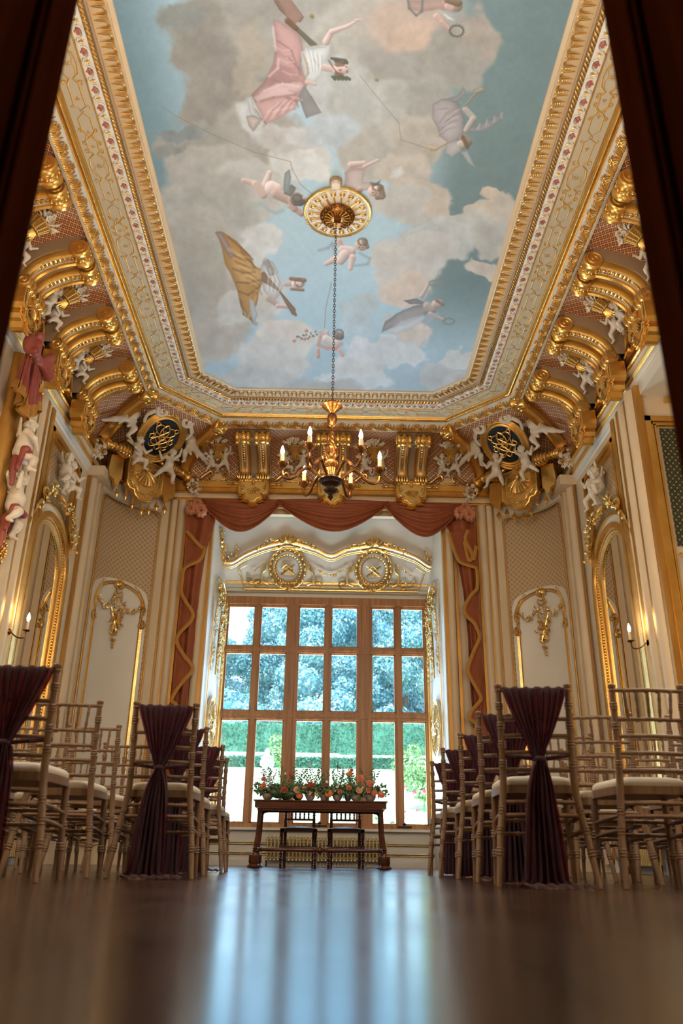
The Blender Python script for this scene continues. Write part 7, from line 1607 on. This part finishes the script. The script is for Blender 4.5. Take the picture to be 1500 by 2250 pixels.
def arrangement(px, lb, glass, flowers, stems, seed, r=0.072, spread=0.20):
    x = onY(px, 1750, TY+0.22)[0]; e = empty('flower_arrangement', lb, 'flower arrangement', (x, TY+0.22, 0.80), group='bowls of flowers on the table'); rr = random.Random(seed)
    q = MB(); q.lathe([(r*0.45, 0.0), (r*0.42, 0.008), (r*0.75, 0.025), (r, 0.055), (r*1.02, 0.085), (r*0.96, 0.086), (r*0.93, 0.06), (0, 0.05)], n=20); q.build('bowl', BOWLG if glass else BOWL, e)
    q = MB()
    for k in range(190):
        a = rr.uniform(0, 2*PI); el = rr.uniform(-0.2, 1.3); d = rr.uniform(0.3, 1.0)*spread*(0.6+0.4*math.cos(el)); c = (d*math.cos(a)*1.15, d*math.sin(a)*0.8, 0.10+d*0.75*math.sin(el)); leaf(q, c, rr.uniform(0.03, 0.06), rr.uniform(0.008, 0.016), rr.uniform(0, 6.28), rr.uniform(-.5, .6), 4)
    for k in range(10): a = rr.uniform(0, 2*PI); d = spread*rr.uniform(0.7, 1.25); q.tube([(0, 0, 0.06), (d*0.6*math.cos(a), d*0.6*math.sin(a), 0.15), (d*math.cos(a), d*math.sin(a)*0.8, rr.uniform(0.06, 0.22))], 0.0018, n=4)
    for k in range(9):
        a = rr.uniform(-1, 1); L = rr.uniform(0.20, 0.36); dx = a*0.14; q.tube([(0, 0, 0.08), (dx*0.5, -0.02, 0.08+L*0.5), (dx, -0.03, 0.06+L)], 0.0013, n=4)
        for j in range(7): t_ = 0.35+0.1*j; leaf(q, (dx*t_, -0.02, 0.08+L*t_), 0.035, 0.008, rr.choice((-1, 1))*rr.uniform(0.5, 1.4), 0.3, 4)
    o = q.build('foliage', LEAFG, e, angle=180); o['kind'] = 'stuff'
    for k, (fx, fy, fr, col, kd) in enumerate(flowers):      # place in metres from the bowl: across, up, radius
        c = (fx, -0.11+abs(fx)*0.2, fy); bloom('bloom', c, fr, FC[col], e, kd, (fx*2+rr.uniform(-.3, .3), -1, 0.45), seed*10+k)
        if fy > 0.20: q = MB(); q.tube([(fx*0.3, -0.02, 0.08), (fx*0.8, -0.08, fy*0.6), (fx, -0.10, fy)], 0.0022, n=5); q.build('stem', STEMM, e)
    for k, (fx, fz, kd) in enumerate(stems):
        q = MB(); q.tube([(0, 0, 0.06), (fx*0.4, -0.01, fz*0.5), (fx, -0.02, fz)], [0.0022, 0.0018, 0.001], n=5)
        if kd == 'grass': q.tube([(fx*0.85, -0.018, fz*0.72), (fx*0.95, -0.02, fz*0.88), (fx*1.02, -0.02, fz*1.04)], [0.003, 0.010, 0.002], n=6)
        elif kd == 'blade': q.tube([(fx*0.3, 0, 0.1), (fx*0.9, 0, fz*0.7), (fx*1.6, 0, fz*0.95)], [0.003, 0.004, 0.001], n=4, flat=0.3)
        else:
            for j in range(9): t_ = 0.55+0.5*j/9; q.ball((fx*t_+rr.uniform(-.02, .02), -0.02+rr.uniform(-.02, .02), fz*t_), rr.uniform(0.005, 0.010), 5, 4)
        q.build('stem', STEMM if kd != 'berry' else FC['plum'], e)
K = 1/4.6875/176.0
def fl(bx, *items): return [((x-bx)*K, (455-y)*K, r*K, c, k) for x, y, r, c, k in items]
arrangement(588, 'stoneware bowl of coral blooms and leaves at the left end of the table', False, fl(225, (180, 240, 26, 'coral', 'rose'), (178, 315, 36, 'coral', 'rose'), (285, 215, 14, 'blush', 'daisy'), (240, 350, 16, 'orange', 'daisy'), (255, 235, 12, 'cream', 'daisy')), [(0.05, 0.30, 'berry'), (0.10, 0.26, 'berry')], 1)
arrangement(628, 'low bowl with big dark leaf and orange trailing blooms, second from the left', True, fl(410, (395, 350, 38, 'red', 'rose'), (310, 470, 30, 'orange', 'dahlia'), (345, 455, 20, 'orange', 'daisy'), (455, 190, 24, 'red', 'dahlia'), (400, 180, 12, 'cream', 'daisy'), (325, 520, 12, 'orange', 'daisy')), [(0.06, 0.34, 'berry'), (-0.1, 0.2, 'blade')], 2)
arrangement(654, 'bowl with a large apricot rose at the front, third from the left', True, fl(535, (552, 405, 36, 'orange', 'rose'), (525, 350, 38, 'peach', 'rose'), (470, 420, 20, 'cream', 'daisy'), (600, 330, 26, 'coral', 'rose'), (545, 190, 12, 'cream', 'daisy')), [(0.04, 0.38, 'berry'), (0.0, 0.3, 'berry')], 3)
arrangement(681, 'small bowl of red and peach blooms with tall seed heads, fourth from the left', False, fl(660, (665, 298, 34, 'red', 'rose'), (655, 378, 24, 'peach', 'daisy'), (730, 380, 26, 'peach', 'daisy'), (700, 235, 14, 'blush', 'daisy'), (655, 100, 12, 'peach', 'daisy')), [(-0.06, 0.48, 'berry'), (-0.03, 0.42, 'berry'), (0.10, 0.28, 'berry')], 4, 0.062)
arrangement(713, 'bowl with a bright orange dahlia, in the middle of the table', False, fl(810, (855, 378, 44, 'orange', 'dahlia'), (808, 300, 24, 'plum', 'daisy'), (830, 260, 16, 'blush', 'daisy')), [(-0.05, 0.40, 'berry'), (0.0, 0.42, 'blade')], 5, 0.062)
arrangement(741, 'bowl with one coral rose and tall grasses, fourth from the right', False, fl(940, (965, 362, 28, 'coral', 'rose'), (935, 305, 20, 'cream', 'daisy'), (910, 350, 14, 'blush', 'daisy')), [(0.0, 0.50, 'grass'), (0.07, 0.42, 'grass'), (-0.08, 0.42, 'blade'), (-0.04, 0.52, 'blade')], 6, 0.062)
arrangement(764, 'dark glass vase with coral rose and red blooms on tall stems, third from the right', True, fl(1060, (1065, 320, 34, 'coral', 'rose'), (1070, 172, 28, 'orange', 'dahlia'), (1094, 140, 22, 'red', 'daisy'), (1045, 180, 18, 'coral', 'daisy')), [(0.05, 0.36, 'berry')], 7, 0.05)
arrangement(782, 'stoneware bowl with peach rose, second from the right end', False, fl(1135, (1162, 345, 38, 'peach', 'rose'), (1182, 215, 38, 'coral', 'dahlia'), (1200, 320, 20, 'blush', 'daisy')), [(-0.05, 0.25, 'berry')], 8)
arrangement(813, 'speckled bowl of spiky coral dahlias at the right end of the table', False, fl(1275, (1270, 272, 42, 'coral', 'dahlia'), (1255, 340, 34, 'coral', 'dahlia'), (1312, 365, 38, 'coral', 'dahlia'), (1388, 382, 42, 'coral', 'dahlia')), [(0.06, 0.38, 'grass'), (0.10, 0.30, 'blade')], 9)
q = MB(); leaf(q, (0, 0, 0), 0.20, 0.055, -1.2, 0.3, 8); leaf(q, (0.02, 0.0, 0.0), 0.16, 0.05, 1.3, 0.3, 8); o = q.build('fallen_leaf', LEAFD, None, angle=180); o.location = (onY(620, 1750, TY+0.1)[0], TY+0.09, 0.84); tag(o, 'large dark glossy leaves lying on the table beside the left bowls', 'leaf')

# ------------------------------------------------------------------ chiavari chairs
def knuckles(mb, p0, p1, ks, r):
    p0, p1 = np.array(p0, float), np.array(p1, float); d = (p1-p0)/np.linalg.norm(p1-p0)
    for k in ks: c = p0+(p1-p0)*k; mb.tube([c-d*0.010, c-d*0.006, c-d*0.002, c, c+d*0.002, c+d*0.006, c+d*0.010], [r*1.0, r*1.20, r*1.02, r*1.02, r*1.02, r*1.20, r*1.0], n=8, cap=False)
def chiavari():
    e = empty('chiavari_chair')
    # seat: x across, +y forwards (towards the window); backs nearest the camera
    def yb(z): return -0.02-0.10*max(0, 0.45-z)**1.3/0.45**1.3-0.055*max(0, z-0.45)/0.48     # back post line
    def xb(z): return 0.178+0.047*max(0, 0.45-z)/0.45*1.0-0.012*(1-abs(z-0.62)/0.62 if z > 0.3 else 0)
    zs = [0.0, 0.06, 0.14, 0.23, 0.32, 0.40, 0.48, 0.60, 0.75, 0.90]
    for s_ in (-1, 1):
        q = MB(); pts = [(s_*xb(z), yb(z), z) for z in zs]; q.tube(pts, [0.0125, 0.0145, 0.016, 0.017, 0.0175, 0.0175, 0.0175, 0.016, 0.0155, 0.0145], n=10)
        for z in (0.15, 0.245, 0.335, 0.555, 0.645, 0.735, 0.83):
            a, b_ = np.array([s_*xb(z-0.01), yb(z-0.01), z-0.01]), np.array([s_*xb(z+0.01), yb(z+0.01), z+0.01]); knuckles(q, a-(b_-a)*2, b_+(b_-a)*2, (0.42, 0.58), 0.0172)
        q.lathe([(0.014, 0.895), (0.018, 0.905), (0.0155, 0.912), (0.020, 0.922), (0.020, 0.932), (0.012, 0.938), (0.0, 0.94)], (s_*xb(0.9), yb(0.9), 0), 12); q.build('back_post', LIME, e)
        q = MB(); pts = [(s_*0.200, 0.405, 0.0), (s_*0.195, 0.395, 0.15), (s_*0.188, 0.385, 0.30), (s_*0.185, 0.382, 0.43)]; q.tube(pts, [0.0125, 0.0155, 0.0175, 0.0185], n=10)
        for z in (0.15, 0.245, 0.335): knuckles(q, (s_*0.195, 0.395, z-0.05), (s_*0.193, 0.39, z+0.05), (0.42, 0.58), 0.0175)
        q.build('front_leg', LIME, e)
        for z in (0.235, 0.30):
            q = MB(); a, b_ = (s_*xb(z), yb(z), z+0.02), (s_*0.19, 0.39, z); q.tube([a, b_], 0.0095, n=8); knuckles(q, a, b_, (0.3, 0.4, 0.5, 0.6, 0.7), 0.0105); q.build('side_stretcher', LIME, e)
        q = MB(); q.tube([(s_*xb(0.36), yb(0.36), 0.33), (s_*0.16, 0.03, 0.40), (s_*0.145, 0.06, 0.42)], 0.008, n=6); q.build('brace', LIME, e)
    for z, nm in ((0.905, 'top_rail'), (0.765, 'back_rail'), (0.685, 'back_rail'), (0.605, 'back_rail'), (0.525, 'back_rail'), (0.375, 'back_stretcher'), (0.315, 'back_stretcher')):
        q = MB(); x = xb(z); a, b_ = (-x, yb(z), z), (x, yb(z), z); q.tube([a, (0, yb(z)-0.012, z+0.002), b_], 0.0105, n=8); knuckles(q, a, b_, (0.33, 0.66) if nm != 'top_rail' else (0.17, 0.34, 0.5, 0.66, 0.83), 0.0112); q.build(nm, LIME, e)
    for k in range(5):
        x = (k-2)*0.058; q = MB(); a, b_ = (x*0.90, yb(0.765)-0.008, 0.765), (x, yb(0.905)-0.010, 0.905); q.tube([a, b_], 0.0075, n=7); knuckles(q, a, b_, (0.3, 0.7), 0.0085); q.build('spindle', LIME, e)
    for z in (0.31, 0.245): q = MB(); q.tube([(-0.19, 0.39, z), (0.19, 0.39, z)], 0.0095, n=8); knuckles(q, (-0.19, 0.39, z), (0.19, 0.39, z), (0.3, 0.5, 0.7), 0.0105); q.build('front_stretcher', LIME, e)
    def seat_out(w0, w1, y0, y1, n=28, p=5.0):
        o = []
        for i in range(n): a = 2*PI*i/n; c, s2 = math.cos(a), math.sin(a); xx = abs(c)**(2/p)*math.copysign(1, c); yy = abs(s2)**(2/p)*math.copysign(1, s2); v = (yy+1)/2; o.append((xx*(w0+(w1-w0)*v), y0+(y1-y0)*v))
        return o
    q = MB(); so = seat_out(0.180, 0.215, -0.015, 0.42); q.grid([[(x, y, z) for x, y in so] for z in (0.420, 0.425, 0.452, 0.458)], closev=True); nn = len(so); q.f.append(tuple(q.n-4*nn+i for i in range(nn))[::-1]); q.f.append(tuple(q.n-nn+i for i in range(nn))); q.build('seat_frame', LIME, e)
    q = MB(); so = seat_out(0.172, 0.208, -0.01, 0.412); c = np.array([0, 0.2]); P = []
    for k, z in ((1.0, 0.458), (1.02, 0.470), (1.0, 0.484), (0.93, 0.495), (0.75, 0.503), (0.4, 0.507), (0.02, 0.508)): P.append([(c[0]+(x-c[0])*k, c[1]+(y-c[1])*k, z) for x, y in so])
    q.grid(P, closev=True); q.build('cushion', CUSH, e)
    return e
# sheer burgundy sash tied round the back
SASH, t, b = new_mat('burgundy_chiffon')
b.inputs['Base Color'].default_value = (0.045, 0.003, 0.010, 1); b.inputs['Roughness'].default_value = 0.75; b.inputs['Sheen Weight'].default_value = 0.2
tr = N(t, 'BsdfTransparent'); tr.inputs[0].default_value = (0.62, 0.16, 0.22, 1); tl2 = N(t, 'BsdfTranslucent'); tl2.inputs[0].default_value = (0.12, 0.006, 0.022, 1); m1 = N(t, 'MixShader'); m1.inputs[0].default_value = 0.35; m2 = N(t, 'MixShader')
t.links.new(b.outputs[0], m1.inputs[1]); t.links.new(tl2.outputs[0], m1.inputs[2]); uvn = N(t, 'UVMap'); spx = N(t, 'SeparateXYZ'); t.links.new(uvn.outputs[0], spx.inputs[0])
wv = N(t, 'TexNoise'); wv.inputs['Scale'].default_value = 11.0; mpn = N(t, 'Mapping'); mpn.inputs['Scale'].default_value = (1, 0.10, 1); t.links.new(uvn.outputs[0], mpn.inputs[0]); t.links.new(mpn.outputs[0], wv.inputs[0])
t.links.new(ramp(t, wv.outputs[0], [(0.50, (0.08, 0.08, 0.08)), (0.64, (0.60, 0.60, 0.60))]), m2.inputs[0]); t.links.new(m1.outputs[0], m2.inputs[1]); t.links.new(tr.outputs[0], m2.inputs[2]); t.links.new(m2.outputs[0], t.nodes['Material Output'].inputs[0])
def sash(puddle, seed):
    rr = random.Random(seed); q = MB(); uv = []; ph = rr.uniform(0, 6)
    def sheet(levels, nx_, off, freq, amp, back):
        P = []
        for z, w, xc, y, a in levels:
            row = []
            for i in range(nx_): u = i/(nx_-1)-0.5; row.append((xc+w*u+0.004*math.sin(u*50+z*9), y-(amp*a)*(0.5+0.5*math.sin(u*freq+ph+off+z*1.5)), z+0.004*math.sin(u*37+ph))); uv.append((u+0.5+off, z))
            P.append(row)
        q.grid(P)
    # over the top rail and gathered to the knot (both faces), then falling to the floor
    top = [(0.900, 0.318, 0, -0.060, 0.5), (0.915, 0.318, 0, -0.075, 0.5), (0.918, 0.316, 0, -0.092, 0.6), (0.905, 0.312, 0, -0.100, 1.0), (0.86, 0.285, 0, -0.102, 1.2), (0.78, 0.225, 0, -0.106, 1.5), (0.70, 0.160, 0, -0.110, 1.8), (0.62, 0.085, 0, -0.114, 2.0), (0.565, 0.042, 0, -0.118, 2.2)]
    sheet(top, 60, 0, 62, 0.010, False)
    under = [(z-0.002, w*0.98, 0, y+0.045 if z < 0.9 else y+0.035, a) for z, w, _, y, a in top[3:]]; sheet(under, 50, 0.37, 44, 0.010, True)
    dr = rr.uniform(-0.03, -0.01)
    low = [(0.560, 0.040, 0, -0.122, 2.2), (0.52, 0.075, dr*0.2, -0.128, 2.2), (0.45, 0.115, dr*0.5, -0.135, 2.2), (0.36, 0.140, dr, -0.142, 2.2), (0.24, 0.165, dr*1.3, -0.148, 2.4), (0.12, 0.185, dr*1.6, -0.155, 2.6), (0.035, 0.20, dr*1.8, -0.165, 2.8), (0.010, 0.21+puddle*0.06, dr*2, -0.18, 2.0)]
    sheet(low, 56, 0.11, 40, 0.014, False)
    sheet([(z, w*0.86, xc+0.015, y+0.035, a) for z, w, xc, y, a in low], 46, 0.71, 34, 0.014, False)
    if puddle: sheet([(0.012, 0.30, dr*2+0.03, -0.20, 1.5), (0.022, 0.32, dr*2+0.05, -0.24, 1.2), (0.014, 0.30, dr*2+0.06, -0.27, 1.0), (0.008, 0.26, dr*2+0.07, -0.29, 0.5)], 40, 0.2, 30, 0.010, False)
    o = q.build('chair_sash', SASH, None, uv=uv, angle=180)
    k = MB(); k.ball((0, -0.125, 0.563), (0.032, 0.028, 0.020), 12, 8); k.tube([(0.175, 0.0, 0.60), (0.10, -0.10, 0.58), (0.0, -0.12, 0.565), (-0.10, -0.10, 0.58), (-0.175, 0.0, 0.60)], 0.010, n=7); kn = k.build('knot', SASH, o, uv=[(0, 0)]*k.n); 
    return o
C0 = chiavari(); S0 = [sash(0, 1), sash(1, 2), sash(0, 5)]
rows = {'left': [(3.80, -1.45, 0.0, ['nearest the camera']), (4.80, -0.945, 0, ['second from the camera']), (5.73, -1.01, 0, ['third from the camera']), (6.68, -1.01, 0, ['fourth from the camera']), (7.60, -1.08, 0, ['farthest from the camera'])],
        'right': [(4.10, 1.035, 0, ['nearest the camera']), (4.92, 1.075, 0, ['second from the camera']), (5.80, 1.10, 0, ['third from the camera']), (6.62, 1.09, 0, ['fourth from the camera']), (7.58, 1.12, 0, ['farthest from the camera'])]}
seatw = ['aisle seat', 'second seat from the aisle', 'third seat from the aisle', 'fourth seat from the aisle', 'fifth seat, at the wall end']
rr = random.Random(77); firstc = True; used = [False]*3; si = 0
for sd, L in rows.items():
    s_ = -1 if sd == 'left' else 1
    for ri, (y, x0, _, (w,)) in enumerate(L):
        for k in range(5):
            x = x0+s_*k*(0.555+0.01*ri)+(rr.uniform(-.02, .02) if k else 0); yy = y+(rr.uniform(-.04, .04) if k else 0)+0.07
            if abs(x) > WX-0.5: continue
            if abs(x) > 0.44*yy+0.6: continue       # outside the frame
            o = C0 if firstc else copy_tree(C0); firstc = False
            rz = (rr.uniform(-.05, .05) if k else rr.uniform(-.02, .02))+(-0.10 if s_ > 0 else 0.06)*(1 if k == 0 else 0.6)
            if ri == 0 and s_ > 0 and k == 1: rz = -0.02
            place(o, (x, yy, 0), rz, 'limewashed bamboo-style chair, %s block, row %s, %s' % (sd, w, seatw[k]), 'limewashed chairs in rows'); o['category'] = 'chair'
            if k == 0:
                j = [0, 1, 2][si % 3] if not (ri == 0 and s_ > 0) else 1; si += 1
                src = S0[j]; sh_ = src if not used[j] else copy_tree(src); used[j] = True
                place(sh_, (x, yy, 0), rz, 'burgundy sash on the aisle chair, %s block, row %s' % (sd, w), 'burgundy chair sashes'); sh_['category'] = 'sash'
